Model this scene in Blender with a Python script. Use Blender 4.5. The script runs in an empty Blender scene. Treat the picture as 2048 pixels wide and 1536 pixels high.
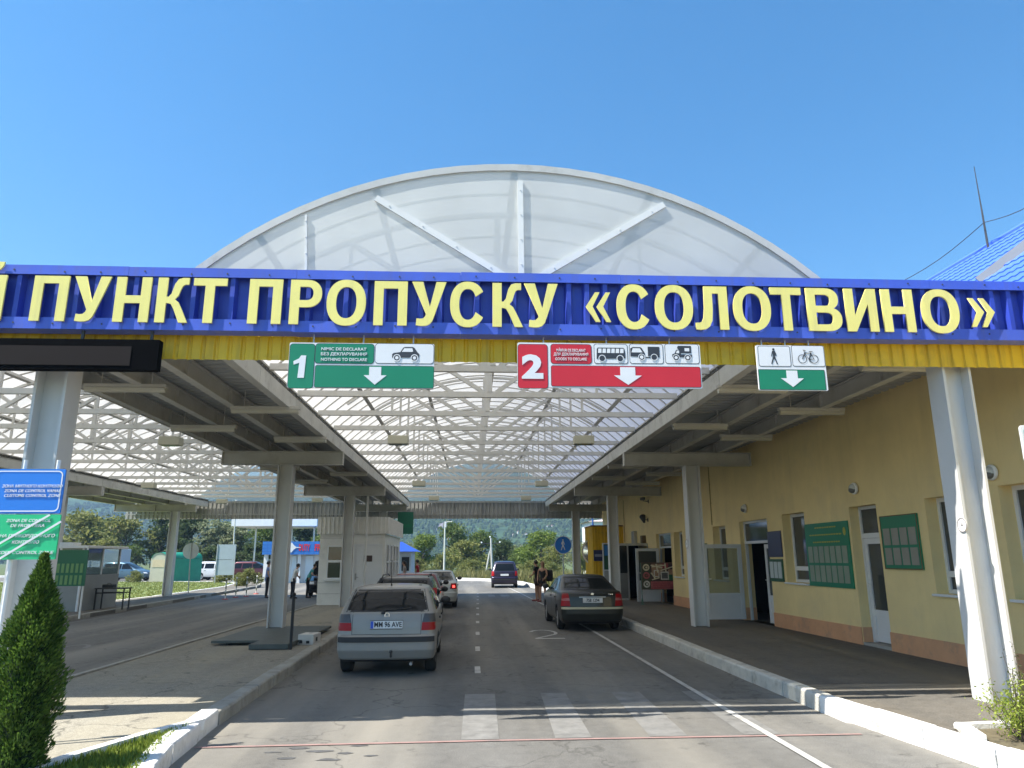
import bpy, bmesh, math, random
from mathutils import Vector, Matrix
random.seed(11)
S = bpy.context.scene
COL = S.collection
PI = math.pi

# ------------------------------------------------------------------ camera
CAM = Vector((0, 0, 1.9)); FPX = 1450.0
YAW, PITCH, ROLL = math.radians(3.20735), math.radians(13.51917), -0.0045
_f = Vector((math.sin(YAW)*math.cos(PITCH), math.cos(YAW)*math.cos(PITCH), math.sin(PITCH)))
_r = Vector((math.cos(YAW), -math.sin(YAW), 0)); _u = _r.cross(_f)
_c, _s = math.cos(ROLL), math.sin(ROLL)
RV, UV, FV = _c*_r + _s*_u, -_s*_r + _c*_u, _f
cd = bpy.data.cameras.new("camera"); cam = bpy.data.objects.new("camera", cd); COL.objects.link(cam)
cd.sensor_width = 36; cd.lens = 36*FPX/2048; cd.clip_start = 0.05; cd.clip_end = 9000
M4 = Matrix((RV, UV, -FV)).transposed().to_4x4(); M4.translation = CAM
cam.matrix_world = M4
S.camera = cam
# a survey helper: where the sight line of a photo pixel meets a plane of the place
def ray(u, v): return RV*((u-1024)/FPX) + UV*((768-v)/FPX) + FV
def G(u, v, z=0.0):
    d = ray(u, v); return CAM + d*((z-CAM.z)/d.z)
def PY(u, v, Y):
    d = ray(u, v); return CAM + d*(Y/d.y)

# ------------------------------------------------------------------ light
SUN_DIR = Vector((-0.66, -0.23, 1.0)).normalized()      # towards the sun
elev = math.asin(SUN_DIR.z); azim = math.atan2(SUN_DIR.x, SUN_DIR.y)
w = bpy.data.worlds.new("World"); S.world = w; w.use_nodes = True
nt = w.node_tree; nt.nodes.clear()
sky = nt.nodes.new('ShaderNodeTexSky'); sky.sky_type = 'NISHITA'; sky.sun_disc = False
sky.sun_elevation = elev; sky.sun_rotation = azim % (2*PI)
sky.air_density = 1.0; sky.dust_density = 0.15; sky.ozone_density = 2.0; sky.altitude = 300
bg = nt.nodes.new('ShaderNodeBackground'); bg.inputs[1].default_value = 0.10
out = nt.nodes.new('ShaderNodeOutputWorld')
hs = nt.nodes.new('ShaderNodeHueSaturation'); hs.inputs['Saturation'].default_value = 1.34; hs.inputs['Hue'].default_value = 0.4945
nt.links.new(sky.outputs[0], hs.inputs['Color']); nt.links.new(hs.outputs[0], bg.inputs[0]); nt.links.new(bg.outputs[0], out.inputs[0])
ld = bpy.data.lights.new("sun", 'SUN'); ld.energy = 4.6; ld.angle = math.radians(0.5); ld.color = (1.0, 0.95, 0.86)
lo = bpy.data.objects.new("sun", ld); COL.objects.link(lo)
lo.rotation_euler = SUN_DIR.to_track_quat('Z', 'Y').to_euler(); lo.location = (-20, -10, 30)
S.view_settings.view_transform = 'Standard'; S.view_settings.look = 'None'
S.view_settings.exposure = 1.3; S.view_settings.gamma = 1.0; S.view_settings.use_curve_mapping = False
HAZE = 0.00054
S.render.engine = 'CYCLES'
S.cycles.max_bounces = 9; S.cycles.diffuse_bounces = 5; S.cycles.transmission_bounces = 6
S.cycles.transparent_max_bounces = 24; S.cycles.use_denoising = True; S.cycles.volume_bounces = 0
S.cycles.sample_clamp_indirect = 6; S.cycles.caustics_reflective = False; S.cycles.caustics_refractive = False

# ------------------------------------------------------------------ materials
def mat(name, col, rough=0.6, metal=0.0, var=0.0, scale=3.0, bump=0.0, bscale=40.0, coat=0.0, spec=0.5, stretch=None, dirt=None, dscale=1.2, damt=0.5, trans=0.0, streak=None, samt=0.4, sscale=5.0):
    m = bpy.data.materials.new(name); m.use_nodes = True
    n = m.node_tree.nodes; l = m.node_tree.links; b = n['Principled BSDF']
    b.inputs['Base Color'].default_value = (*col, 1); b.inputs['Roughness'].default_value = rough
    b.inputs['Metallic'].default_value = metal; b.inputs['Specular IOR Level'].default_value = spec
    if coat: b.inputs['Coat Weight'].default_value = coat; b.inputs['Coat Roughness'].default_value = 0.06
    tc = n.new('ShaderNodeNewGeometry'); src = tc.outputs['Position']
    if stretch:
        mp = n.new('ShaderNodeMapping'); mp.inputs['Scale'].default_value = stretch
        l.new(src, mp.inputs['Vector']); src = mp.outputs['Vector']
    cur = None
    if var:
        no = n.new('ShaderNodeTexNoise'); no.inputs['Scale'].default_value = scale; no.inputs['Detail'].default_value = 7; no.inputs['Roughness'].default_value = 0.62
        l.new(src, no.inputs['Vector'])
        rp = n.new('ShaderNodeValToRGB'); e = rp.color_ramp.elements
        e[0].position = 0.28; e[1].position = 0.72
        e[0].color = (*[max(0, c*(1-var)) for c in col], 1); e[1].color = (*[min(1, c*(1+var)) for c in col], 1)
        l.new(no.outputs['Fac'], rp.inputs['Fac']); cur = rp.outputs['Color']
    if dirt:
        no = n.new('ShaderNodeTexNoise'); no.inputs['Scale'].default_value = dscale; no.inputs['Detail'].default_value = 9; no.inputs['Roughness'].default_value = 0.7
        l.new(src, no.inputs['Vector'])
        mr = n.new('ShaderNodeMapRange'); mr.inputs['From Min'].default_value = 0.52; mr.inputs['From Max'].default_value = 0.7
        mr.inputs['To Max'].default_value = damt
        l.new(no.outputs['Fac'], mr.inputs['Value'])
        mx = n.new('ShaderNodeMix'); mx.data_type = 'RGBA'
        l.new(mr.outputs[0], mx.inputs['Factor'])
        if cur: l.new(cur, mx.inputs['A'])
        else: mx.inputs['A'].default_value = (*col, 1)
        mx.inputs['B'].default_value = (*dirt, 1); cur = mx.outputs['Result']
    if streak:      # rain streaks running down
        mp = n.new('ShaderNodeMapping'); mp.inputs['Scale'].default_value = (1, 1, 0.07); l.new(tc.outputs['Position'], mp.inputs['Vector'])
        no = n.new('ShaderNodeTexNoise'); no.inputs['Scale'].default_value = sscale; no.inputs['Detail'].default_value = 6; no.inputs['Roughness'].default_value = 0.65; l.new(mp.outputs[0], no.inputs['Vector'])
        mr = n.new('ShaderNodeMapRange'); mr.inputs['From Min'].default_value = 0.5; mr.inputs['From Max'].default_value = 0.72; mr.inputs['To Max'].default_value = samt; l.new(no.outputs['Fac'], mr.inputs['Value'])
        mx = n.new('ShaderNodeMix'); mx.data_type = 'RGBA'; l.new(mr.outputs[0], mx.inputs['Factor'])
        if cur: l.new(cur, mx.inputs['A'])
        else: mx.inputs['A'].default_value = (*col, 1)
        mx.inputs['B'].default_value = (*streak, 1); cur = mx.outputs['Result']
    if cur: l.new(cur, b.inputs['Base Color'])
    if bump:
        no = n.new('ShaderNodeTexNoise'); no.inputs['Scale'].default_value = bscale; no.inputs['Detail'].default_value = 4
        l.new(src, no.inputs['Vector'])
        bp = n.new('ShaderNodeBump'); bp.inputs['Strength'].default_value = bump; bp.inputs['Distance'].default_value = 0.02
        l.new(no.outputs['Fac'], bp.inputs['Height']); l.new(bp.outputs['Normal'], b.inputs['Normal'])
    if trans:
        tr = n.new('ShaderNodeBsdfTranslucent'); ms = n.new('ShaderNodeMixShader'); ms.inputs[0].default_value = trans
        if cur: l.new(cur, tr.inputs['Color'])
        else: tr.inputs['Color'].default_value = (*col, 1)
        l.new(b.outputs[0], ms.inputs[1]); l.new(tr.outputs[0], ms.inputs[2]); l.new(ms.outputs[0], n['Material Output'].inputs[0])
    return m

def leafmat(name, c1, c2, trans=0.35, rough=0.55):
    m = bpy.data.materials.new(name); m.use_nodes = True
    n = m.node_tree.nodes; l = m.node_tree.links; b = n['Principled BSDF']
    g = n.new('ShaderNodeNewGeometry'); rp = n.new('ShaderNodeValToRGB')
    rp.color_ramp.elements[0].color = (*c1, 1); rp.color_ramp.elements[1].color = (*c2, 1)
    l.new(g.outputs['Random Per Island'], rp.inputs['Fac']); l.new(rp.outputs['Color'], b.inputs['Base Color'])
    b.inputs['Roughness'].default_value = rough; b.inputs['Specular IOR Level'].default_value = 0.25
    tr = n.new('ShaderNodeBsdfTranslucent'); l.new(rp.outputs['Color'], tr.inputs['Color'])
    ms = n.new('ShaderNodeMixShader'); ms.inputs[0].default_value = trans
    l.new(b.outputs[0], ms.inputs[1]); l.new(tr.outputs[0], ms.inputs[2]); l.new(ms.outputs[0], n['Material Output'].inputs[0])
    return m

def polymat(name, transp, transl, col):
    m = bpy.data.materials.new(name); m.use_nodes = True
    n = m.node_tree.nodes; l = m.node_tree.links; b = n['Principled BSDF']
    g = n.new('ShaderNodeNewGeometry')
    no = n.new('ShaderNodeTexNoise'); no.inputs['Scale'].default_value = 0.9; no.inputs['Detail'].default_value = 6
    l.new(g.outputs['Position'], no.inputs['Vector'])
    rp = n.new('ShaderNodeValToRGB'); rp.color_ramp.elements[0].position = 0.3; rp.color_ramp.elements[1].position = 0.7
    rp.color_ramp.elements[0].color = (*[c*0.86 for c in col], 1); rp.color_ramp.elements[1].color = (*col, 1)
    l.new(no.outputs['Fac'], rp.inputs['Fac'])
    l.new(rp.outputs['Color'], b.inputs['Base Color']); b.inputs['Roughness'].default_value = 0.35; b.inputs['Specular IOR Level'].default_value = 0.4
    tl = n.new('ShaderNodeBsdfTranslucent'); l.new(rp.outputs['Color'], tl.inputs['Color'])
    tp = n.new('ShaderNodeBsdfTransparent'); tp.inputs['Color'].default_value = (0.93, 0.97, 0.95, 1)
    a = n.new('ShaderNodeMixShader'); a.inputs[0].default_value = transl
    l.new(b.outputs[0], a.inputs[1]); l.new(tl.outputs[0], a.inputs[2])
    c = n.new('ShaderNodeMixShader'); c.inputs[0].default_value = transp
    l.new(a.outputs[0], c.inputs[1]); l.new(tp.outputs[0], c.inputs[2]); l.new(c.outputs[0], n['Material Output'].inputs[0])
    return m

def glassmat(name, col=(0.02, 0.024, 0.026), transp=0.0, rough=0.03):
    m = bpy.data.materials.new(name); m.use_nodes = True
    n = m.node_tree.nodes; l = m.node_tree.links; b = n['Principled BSDF']
    b.inputs['Base Color'].default_value = (*col, 1); b.inputs['Roughness'].default_value = rough; b.inputs['Specular IOR Level'].default_value = 0.6
    if transp:
        tp = n.new('ShaderNodeBsdfTransparent'); tp.inputs['Color'].default_value = (0.75, 0.82, 0.8, 1)
        ms = n.new('ShaderNodeMixShader'); ms.inputs[0].default_value = transp
        l.new(b.outputs[0], ms.inputs[1]); l.new(tp.outputs[0], ms.inputs[2]); l.new(ms.outputs[0], n['Material Output'].inputs[0])
    return m
def emat(name, col, st):
    m = bpy.data.materials.new(name); m.use_nodes = True; b = m.node_tree.nodes['Principled BSDF']
    b.inputs['Base Color'].default_value = (*col, 1); b.inputs['Emission Color'].default_value = (*col, 1); b.inputs['Emission Strength'].default_value = st
    return m

COLW = mat('white column paint', (0.60, 0.60, 0.585), 0.45, var=0.04, scale=0.8, dirt=(0.46, 0.45, 0.42), dscale=1.1, damt=0.35)
STEEL = mat('painted steel', (0.53, 0.52, 0.485), 0.5, var=0.1, scale=1.6, dirt=(0.27, 0.25, 0.2), dscale=2.2, damt=0.4)
WSTEEL = mat('white painted steel', (0.56, 0.555, 0.525), 0.45, var=0.07, scale=1.2, dirt=(0.36, 0.34, 0.29), dscale=1.5, damt=0.4, streak=(0.34, 0.31, 0.25), samt=0.4, sscale=6)
DECK = mat('grey roof sheet', (0.36, 0.37, 0.37), 0.5, var=0.12, scale=1.0)
BLUE = mat('blue profiled sheet', (0.030, 0.060, 0.42), 0.42, var=0.14, scale=1.7, dirt=(0.06, 0.09, 0.36), dscale=3, damt=0.4, streak=(0.09, 0.11, 0.30), samt=0.45, sscale=7)
BLUETRIM = mat('blue trim', (0.065, 0.12, 0.58), 0.38, var=0.16, scale=0.9, dirt=(0.10, 0.13, 0.45), dscale=2.4, damt=0.5, streak=(0.10, 0.12, 0.36), samt=0.5, sscale=9)
YELLOWSH = mat('yellow profiled sheet', (0.74, 0.48, 0.014), 0.5, var=0.12, scale=1.4, dirt=(0.4, 0.26, 0.02), dscale=2.2, damt=0.5, streak=(0.30, 0.19, 0.02), samt=0.5, sscale=7)
LEDB = mat('led housing', (0.003, 0.003, 0.0035), 0.9, spec=0.03)
LETTER = mat('cream yellow plastic', (0.84, 0.75, 0.22), 0.45, var=0.06, scale=2, dirt=(0.74, 0.66, 0.24), dscale=3, damt=0.5, streak=(0.60, 0.53, 0.20), samt=0.45, sscale=8)
BLACK = mat('black plastic', (0.012, 0.012, 0.012), 0.5)
DKGREY = mat('dark grey', (0.05, 0.05, 0.05), 0.6, var=0.2, scale=8)
WHITE = mat('white plastic', (0.78, 0.78, 0.76), 0.4, var=0.04, scale=3)
SIGNW = mat('sign white', (0.72, 0.73, 0.74), 0.35, var=0.04)
SIGNG = mat('sign green', (0.008, 0.20, 0.10), 0.35, var=0.06, scale=2)
SIGNR = mat('sign red', (0.55, 0.018, 0.03), 0.35, var=0.06, scale=2)
SIGNB = mat('sign blue', (0.02, 0.19, 0.66), 0.35, var=0.05, scale=2)
SIGNBR = mat('sign bright green', (0.02, 0.48, 0.20), 0.35, var=0.05, scale=2)
INK = mat('sign ink', (0.03, 0.035, 0.045), 0.5)
GLASSD = glassmat('dark glass')
GLASSW = glassmat('window glass', (0.07, 0.075, 0.07), 0.0, 0.05)
GLASSC = glassmat('clear glass', (0.2, 0.22, 0.22), 0.72, 0.03)
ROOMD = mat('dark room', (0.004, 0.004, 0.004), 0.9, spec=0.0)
ALU = mat('grey aluminium', (0.5, 0.5, 0.5), 0.35, metal=0.8)
PVC = mat('white window frame', (0.74, 0.75, 0.76), 0.35, var=0.03)
CONC = mat('concrete', (0.36, 0.35, 0.32), 0.85, var=0.18, scale=3, bump=0.25, bscale=60)
RUBBER = mat('rubber', (0.016, 0.016, 0.016), 0.75)
CHROME = mat('chrome', (0.8, 0.8, 0.8), 0.12, metal=1.0)
TAILR = mat('tail lamp red', (0.34, 0.005, 0.008), 0.42, coat=0.05, spec=0.3)
TAILC = mat('tail lamp smoked', (0.075, 0.072, 0.072), 0.3, coat=0.15)
PLATE = mat('plate white', (0.72, 0.74, 0.76), 0.4)
EUBLUE = mat('plate blue', (0.02, 0.09, 0.55), 0.4)

# ------------------------------------------------------------------ builders
ORG = {}
def tag(o, label=None, cat=None, group=None, kind=None):
    if label: o['label'] = label
    if cat: o['category'] = cat
    if group: o['group'] = group
    if kind: o['kind'] = kind
    return o
def thing(name, label, cat, loc=(0, 0, 0), rz=0.0, group=None):
    o = bpy.data.objects.new(name, None); COL.objects.link(o); o.location = loc; o.rotation_euler = (0, 0, rz)
    o.empty_display_size = 0.2
    ORG[o.name] = Vector(loc) if rz == 0 else None
    return tag(o, label, cat, group)
def dup(root, loc, rz=None, label=None, group=None):
    r = root.copy(); COL.objects.link(r); r.location = loc
    if rz is not None: r.rotation_euler = (0, 0, rz)
    if label: r['label'] = label
    if group: r['group'] = group
    for ch in list(root.children):
        c = ch.copy(); COL.objects.link(c); c.parent = r
        for g in list(ch.children):
            d = g.copy(); COL.objects.link(d); d.parent = c
    return r
def smooth_by_angle(me, deg=38):
    bm = bmesh.new(); bm.from_mesh(me); th = math.radians(deg)
    for f in bm.faces: f.smooth = True
    for e in bm.edges:
        if len(e.link_faces) == 2:
            e.smooth = e.calc_face_angle(0) < th
        else: e.smooth = False
    bm.to_mesh(me); bm.free()
class MB:
    """collects shapes; build() links them as ONE mesh object"""
    def __init__(s, frame=None): s.v = []; s.f = []; s.m = []; s.cm = 0; s.fr = frame
    def add(s, vs, fs):
        b = len(s.v)
        for p in vs:
            p = Vector(p); s.v.append(s.fr @ p if s.fr else p)
        for f in fs: s.f.append([b+i for i in f]); s.m.append(s.cm)
        return s
    def box(s, x0, x1, y0, y1, z0, z1):
        return s.add([(x0,y0,z0),(x1,y0,z0),(x1,y1,z0),(x0,y1,z0),(x0,y0,z1),(x1,y0,z1),(x1,y1,z1),(x0,y1,z1)],
                     [(3,2,1,0),(4,5,6,7),(0,1,5,4),(1,2,6,5),(2,3,7,6),(3,0,4,7)])
    def cbox(s, c, sx, sy, sz): return s.box(c[0]-sx/2, c[0]+sx/2, c[1]-sy/2, c[1]+sy/2, c[2]-sz/2, c[2]+sz/2)
    def bbox(s, x0, x1, y0, y1, z0, z1, b=0.01):
        """box with chamfered edges"""
        bm = bmesh.new(); bmesh.ops.create_cube(bm, size=1)
        for v in bm.verts: v.co = Vector(((x0+x1)/2+v.co.x*(x1-x0), (y0+y1)/2+v.co.y*(y1-y0), (z0+z1)/2+v.co.z*(z1-z0)))
        bmesh.ops.bevel(bm, geom=list(bm.edges), offset=b, segments=2, profile=0.6, affect='EDGES')
        bm.verts.index_update(); vs = [v.co.copy() for v in bm.verts]; fs = [[v.index for v in f.verts] for f in bm.faces]
        bm.free(); return s.add(vs, fs)
    def bar(s, a, b, wd, h, up=(0, 0, 1)):
        a, b = Vector(a), Vector(b); d = (b-a).normalized(); up = Vector(up)
        if abs(d.dot(up)) > 0.99: up = Vector((0, 1, 0))
        r = d.cross(up).normalized()*(wd/2); u = r.cross(d).normalized()*(h/2)
        return s.add([a-r-u, a+r-u, a+r+u, a-r+u, b-r-u, b+r-u, b+r+u, b-r+u],
                     [(0,1,2,3),(7,6,5,4),(1,0,4,5),(2,1,5,6),(3,2,6,7),(0,3,7,4)])
    def cyl(s, a, b, r0, r1=None, n=12, caps=True):
        a, b = Vector(a), Vector(b); r1 = r0 if r1 is None else r1; d = (b-a).normalized()
        t = Vector((0, 0, 1)) if abs(d.z) < 0.95 else Vector((1, 0, 0)); x = d.cross(t).normalized(); y = d.cross(x)
        vs = [a+(x*math.cos(2*PI*i/n)+y*math.sin(2*PI*i/n))*r0 for i in range(n)]+[b+(x*math.cos(2*PI*i/n)+y*math.sin(2*PI*i/n))*r1 for i in range(n)]
        fs = [(i, n+i, n+(i+1) % n, (i+1) % n) for i in range(n)]
        if caps: fs += [tuple(range(n)), tuple(range(2*n-1, n-1, -1))]
        return s.add(vs, fs)
    def tube(s, pts, r, n=8, r1=None):
        pts = [Vector(p) for p in pts]; k = len(pts); rings = []
        prev = None
        for i, p in enumerate(pts):
            d = (pts[min(i+1, k-1)]-pts[max(i-1, 0)]).normalized()
            t = Vector((0, 0, 1)) if abs(d.z) < 0.9 else Vector((1, 0, 0))
            if prev is None: x = d.cross(t).normalized()
            else: x = (prev-d*prev.dot(d)).normalized()
            prev = x; y = d.cross(x)
            rr = r if r1 is None else r+(r1-r)*i/(k-1)
            rings.append([p+(x*math.cos(2*PI*j/n)+y*math.sin(2*PI*j/n))*rr for j in range(n)])
        vs = [p for q in rings for p in q]
        fs = [(i*n+j, i*n+(j+1) % n, (i+1)*n+(j+1) % n, (i+1)*n+j) for i in range(k-1) for j in range(n)]
        fs += [tuple(range(n-1, -1, -1)), tuple((k-1)*n+j for j in range(n))]
        return s.add(vs, fs)
    def prism(s, pts, axis, a, b):
        """pts 2-D polygon; axis 'y': (x,z) from y=a..b; 'x': (y,z); 'z': (x,y)"""
        n = len(pts)
        def P(p, t): return (p[0], t, p[1]) if axis == 'y' else (t, p[0], p[1]) if axis == 'x' else (p[0], p[1], t)
        vs = [P(p, a) for p in pts]+[P(p, b) for p in pts]
        fs = [tuple(range(n)), tuple(range(2*n-1, n-1, -1))]+[(i, n+i, n+(i+1) % n, (i+1) % n) for i in range(n)]
        return s.add(vs, fs)
    def sphere(s, c, rx, ry=None, rz=None, n=12, m=8):
        ry = ry or rx; rz = rz or rx; c = Vector(c); vs = []; fs = []
        for i in range(m+1):
            t = PI*i/m
            for j in range(n):
                p = 2*PI*j/n; vs.append(c+Vector((rx*math.sin(t)*math.cos(p), ry*math.sin(t)*math.sin(p), rz*math.cos(t))))
        for i in range(m):
            for j in range(n): fs.append((i*n+j, (i+1)*n+j, (i+1)*n+(j+1) % n, i*n+(j+1) % n))
        return s.add(vs, fs)
    def lathe(s, prof, c, axis='z', n=24):
        c = Vector(c); vs = []; k = len(prof)
        for r, h in prof:
            for j in range(n):
                a = 2*PI*j/n; x, y = r*math.cos(a), r*math.sin(a)
                vs.append(c+(Vector((x, y, h)) if axis == 'z' else Vector((h, x, y)) if axis == 'x' else Vector((x, h, y))))
        fs = [(i*n+j, i*n+(j+1) % n, (i+1)*n+(j+1) % n, (i+1)*n+j) for i in range(k-1) for j in range(n)]
        return s.add(vs, fs)
    def rrect(s, x0, x1, z0, z1, r, ya, yb, seg=5):
        pts = []
        for cx, cz, a0 in ((x1-r, z1-r, 0), (x0+r, z1-r, 90), (x0+r, z0+r, 180), (x1-r, z0+r, 270)):
            for i in range(seg+1):
                a = math.radians(a0+90*i/seg); pts.append((cx+r*math.cos(a), cz+r*math.sin(a)))
        return s.prism(pts, 'y', ya, yb)
    def build(s, name, m, parent=None, smooth=0, world=True, fixn=True):
        me = bpy.data.meshes.new(name)
        org = Vector((0, 0, 0))
        if parent is not None and world and ORG.get(parent.name) is not None: org = ORG[parent.name]
        me.from_pydata([tuple(p-org) for p in s.v], [], s.f)
        for x in (m if isinstance(m, (list, tuple)) else [m]): me.materials.append(x)
        for p, i in zip(me.polygons, s.m): p.material_index = i
        if fixn:
            bm = bmesh.new(); bm.from_mesh(me); bmesh.ops.recalc_face_normals(bm, faces=bm.faces); bm.to_mesh(me); bm.free()
        if smooth: smooth_by_angle(me, smooth)
        me.update()
        o = bpy.data.objects.new(name, me); COL.objects.link(o)
        if parent is not None: o.parent = parent
        ORG[o.name] = org
        return o
def struct(o): o['kind'] = 'structure'; return o
def sheet(name, pts, z, m, parent=None):
    """flat polygon sheet"""
    bm = bmesh.new(); vs = [bm.verts.new((p[0], p[1], z)) for p in pts]; f = bm.faces.new(vs); bmesh.ops.triangulate(bm, faces=[f])
    bmesh.ops.recalc_face_normals(bm, faces=bm.faces)
    if bm.faces[:][0].normal.z < 0: bmesh.ops.reverse_faces(bm, faces=bm.faces[:])
    me = bpy.data.meshes.new(name); bm.to_mesh(me); bm.free(); me.materials.append(m)
    o = bpy.data.objects.new(name, me); COL.objects.link(o)
    if parent: o.parent = parent
    return o
def text(body, size, loc, m, parent, name='lettering', rot=(PI/2, 0, 0), bold=0.0, sx=1.0, ext=0.002, align='CENTER', shear=0.0, world=True):
    c = bpy.data.curves.new('t', 'FONT'); c.body = body; c.size = size; c.offset = bold*size; c.extrude = ext; c.align_x = align; c.align_y = 'CENTER'; c.shear = shear
    c.resolution_u = 3
    o = bpy.data.objects.new('t', c); COL.objects.link(o); bpy.context.view_layer.update()
    me = bpy.data.meshes.new_from_object(o.evaluated_get(bpy.context.evaluated_depsgraph_get()))
    bpy.data.objects.remove(o)
    org = Vector((0, 0, 0))
    if parent is not None and world and ORG.get(parent.name) is not None: org = ORG[parent.name]
    from mathutils import Euler
    R = Matrix.Translation(Vector(loc)-org) @ Euler(rot).to_matrix().to_4x4() @ Matrix.Diagonal((sx, 1, 1, 1))
    me.transform(R); me.materials.clear(); me.materials.append(m); me.name = name
    ob = bpy.data.objects.new(name, me); COL.objects.link(ob); ob.parent = parent; ORG[ob.name] = org
    return ob
# ------------------------------------------------------------------ ground, roads, kerbs
def asphalt(name, base, light, yel, crack=0.5):
    m = bpy.data.materials.new(name); m.use_nodes = True
    n = m.node_tree.nodes; l = m.node_tree.links; b = n['Principled BSDF']; b.inputs['Roughness'].default_value = 0.85; b.inputs['Specular IOR Level'].default_value = 0.3
    g = n.new('ShaderNodeNewGeometry')
    def noise(sc, det, rough=0.6, st=None):
        no = n.new('ShaderNodeTexNoise'); no.inputs['Scale'].default_value = sc; no.inputs['Detail'].default_value = det; no.inputs['Roughness'].default_value = rough
        if st:
            mp = n.new('ShaderNodeMapping'); mp.inputs['Scale'].default_value = st; l.new(g.outputs['Position'], mp.inputs[0]); l.new(mp.outputs[0], no.inputs['Vector'])
        else: l.new(g.outputs['Position'], no.inputs['Vector'])
        return no.outputs['Fac']
    def ramp(fac, c0, c1, p0, p1):
        r = n.new('ShaderNodeValToRGB'); e = r.color_ramp.elements; e[0].position = p0; e[1].position = p1; e[0].color = (*c0, 1); e[1].color = (*c1, 1); l.new(fac, r.inputs[0]); return r.outputs[0]
    def mix(a, bb, fac, mode='MIX'):
        x = n.new('ShaderNodeMix'); x.data_type = 'RGBA'; x.blend_type = mode
        if isinstance(fac, float): x.inputs['Factor'].default_value = fac
        else: l.new(fac, x.inputs['Factor'])
        l.new(a, x.inputs['A'])
        if isinstance(bb, tuple): x.inputs['B'].default_value = (*bb, 1)
        else: l.new(bb, x.inputs['B'])
        return x.outputs['Result']
    big = ramp(noise(0.55, 5, 0.6, (1, 0.35, 1)), base, light, 0.3, 0.7)
    fine = ramp(noise(90, 3), (0.55,)*3, (1.35,)*3, 0.3, 0.7)
    mid = ramp(noise(7, 8, 0.7), (0.82,)*3, (1.15,)*3, 0.3, 0.7)
    c = mix(big, fine, 1.0, 'MULTIPLY'); c = mix(c, mid, 1.0, 'MULTIPLY')
    lane = ramp(noise(0.75, 6, 0.5, (1.0, 0.05, 1)), (0, 0, 0), (1, 1, 1), 0.45, 0.66)     # worn dusty wheel tracks, with bands of light through the vault painted in
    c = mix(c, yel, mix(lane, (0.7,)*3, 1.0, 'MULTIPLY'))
    st = ramp(noise(2.3, 6, 0.7), (0, 0, 0), (0.75,)*3, 0.62, 0.7)                            # oil stains
    c = mix(c, tuple(x*0.42 for x in base), st)
    vo = n.new('ShaderNodeTexVoronoi'); vo.feature = 'DISTANCE_TO_EDGE'; vo.inputs['Scale'].default_value = 0.38
    nz = n.new('ShaderNodeTexNoise'); nz.inputs['Scale'].default_value = 1.6; nz.inputs['Detail'].default_value = 5; l.new(g.outputs['Position'], nz.inputs['Vector'])
    ad = n.new('ShaderNodeVectorMath'); ad.operation = 'MULTIPLY_ADD'; ad.inputs[1].default_value = (1.5, 1.5, 1.5); l.new(nz.outputs['Color'], ad.inputs[0]); l.new(g.outputs['Position'], ad.inputs[2]); l.new(ad.outputs[0], vo.inputs['Vector'])
    ck = ramp(vo.outputs['Distance'], (crack,)*3, (0, 0, 0), 0.0, 0.012)
    c = mix(c, tuple(x*0.4 for x in base), ck)
    l.new(c, b.inputs['Base Color'])
    bp = n.new('ShaderNodeBump'); bp.inputs['Strength'].default_value = 0.35; bp.inputs['Distance'].default_value = 0.01
    l.new(noise(120, 3), bp.inputs['Height']); l.new(bp.outputs[0], b.inputs['Normal'])
    return m
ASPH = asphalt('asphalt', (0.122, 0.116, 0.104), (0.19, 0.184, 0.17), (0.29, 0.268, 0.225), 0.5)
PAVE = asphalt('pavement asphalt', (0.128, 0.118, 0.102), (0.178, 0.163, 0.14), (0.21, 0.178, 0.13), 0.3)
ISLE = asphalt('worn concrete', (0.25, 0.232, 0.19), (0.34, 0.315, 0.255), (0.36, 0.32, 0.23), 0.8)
GROUND = mat('meadow ground', (0.085, 0.115, 0.03), 0.9, var=0.35, scale=0.25, dirt=(0.16, 0.13, 0.06), dscale=0.7, damt=0.6, bump=0.5, bscale=14)
LAWN = mat('lawn', (0.15, 0.19, 0.045), 0.9, var=0.4, scale=1.1, dirt=(0.19, 0.16, 0.06), dscale=1.6, damt=0.65, bump=0.9, bscale=30)
PAINTW = mat('worn white road paint', (0.46, 0.45, 0.42), 0.7, var=0.15, scale=6, dirt=(0.2, 0.195, 0.185), dscale=5, damt=0.85)
PAINTT = mat('thin white road paint', (0.195, 0.19, 0.178), 0.75, var=0.25, scale=5, dirt=(0.125, 0.12, 0.11), dscale=3.2, damt=0.95)
PAINTR = mat('worn red road paint', (0.32, 0.20, 0.18), 0.75, var=0.15, scale=5, dirt=(0.19, 0.165, 0.155), dscale=3, damt=0.95)
KERBW = mat('whitewashed kerb', (0.76, 0.75, 0.72), 0.75, var=0.07, scale=5, dirt=(0.4, 0.38, 0.34), dscale=4.5, damt=0.8, bump=0.4, bscale=50)
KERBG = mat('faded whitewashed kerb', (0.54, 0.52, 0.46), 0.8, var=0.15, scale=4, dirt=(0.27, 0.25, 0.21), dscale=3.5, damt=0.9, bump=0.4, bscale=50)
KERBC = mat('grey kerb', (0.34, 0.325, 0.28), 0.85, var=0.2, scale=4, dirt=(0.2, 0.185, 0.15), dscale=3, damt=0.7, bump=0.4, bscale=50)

struct(sheet('ground', [(-3200, -400), (3200, -400), (3200, 4200), (-3200, 4200)], -0.04, GROUND))
struct(sheet('road', [(-80, -14), (9.5, -14), (9.5, 6), (4.42, 9), (4.42, 46), (3.7, 56), (1.6, 64), (-3, 69.5), (-15, 80), (-40, 89), (-80, 91)], 0.0, ASPH))

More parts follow.
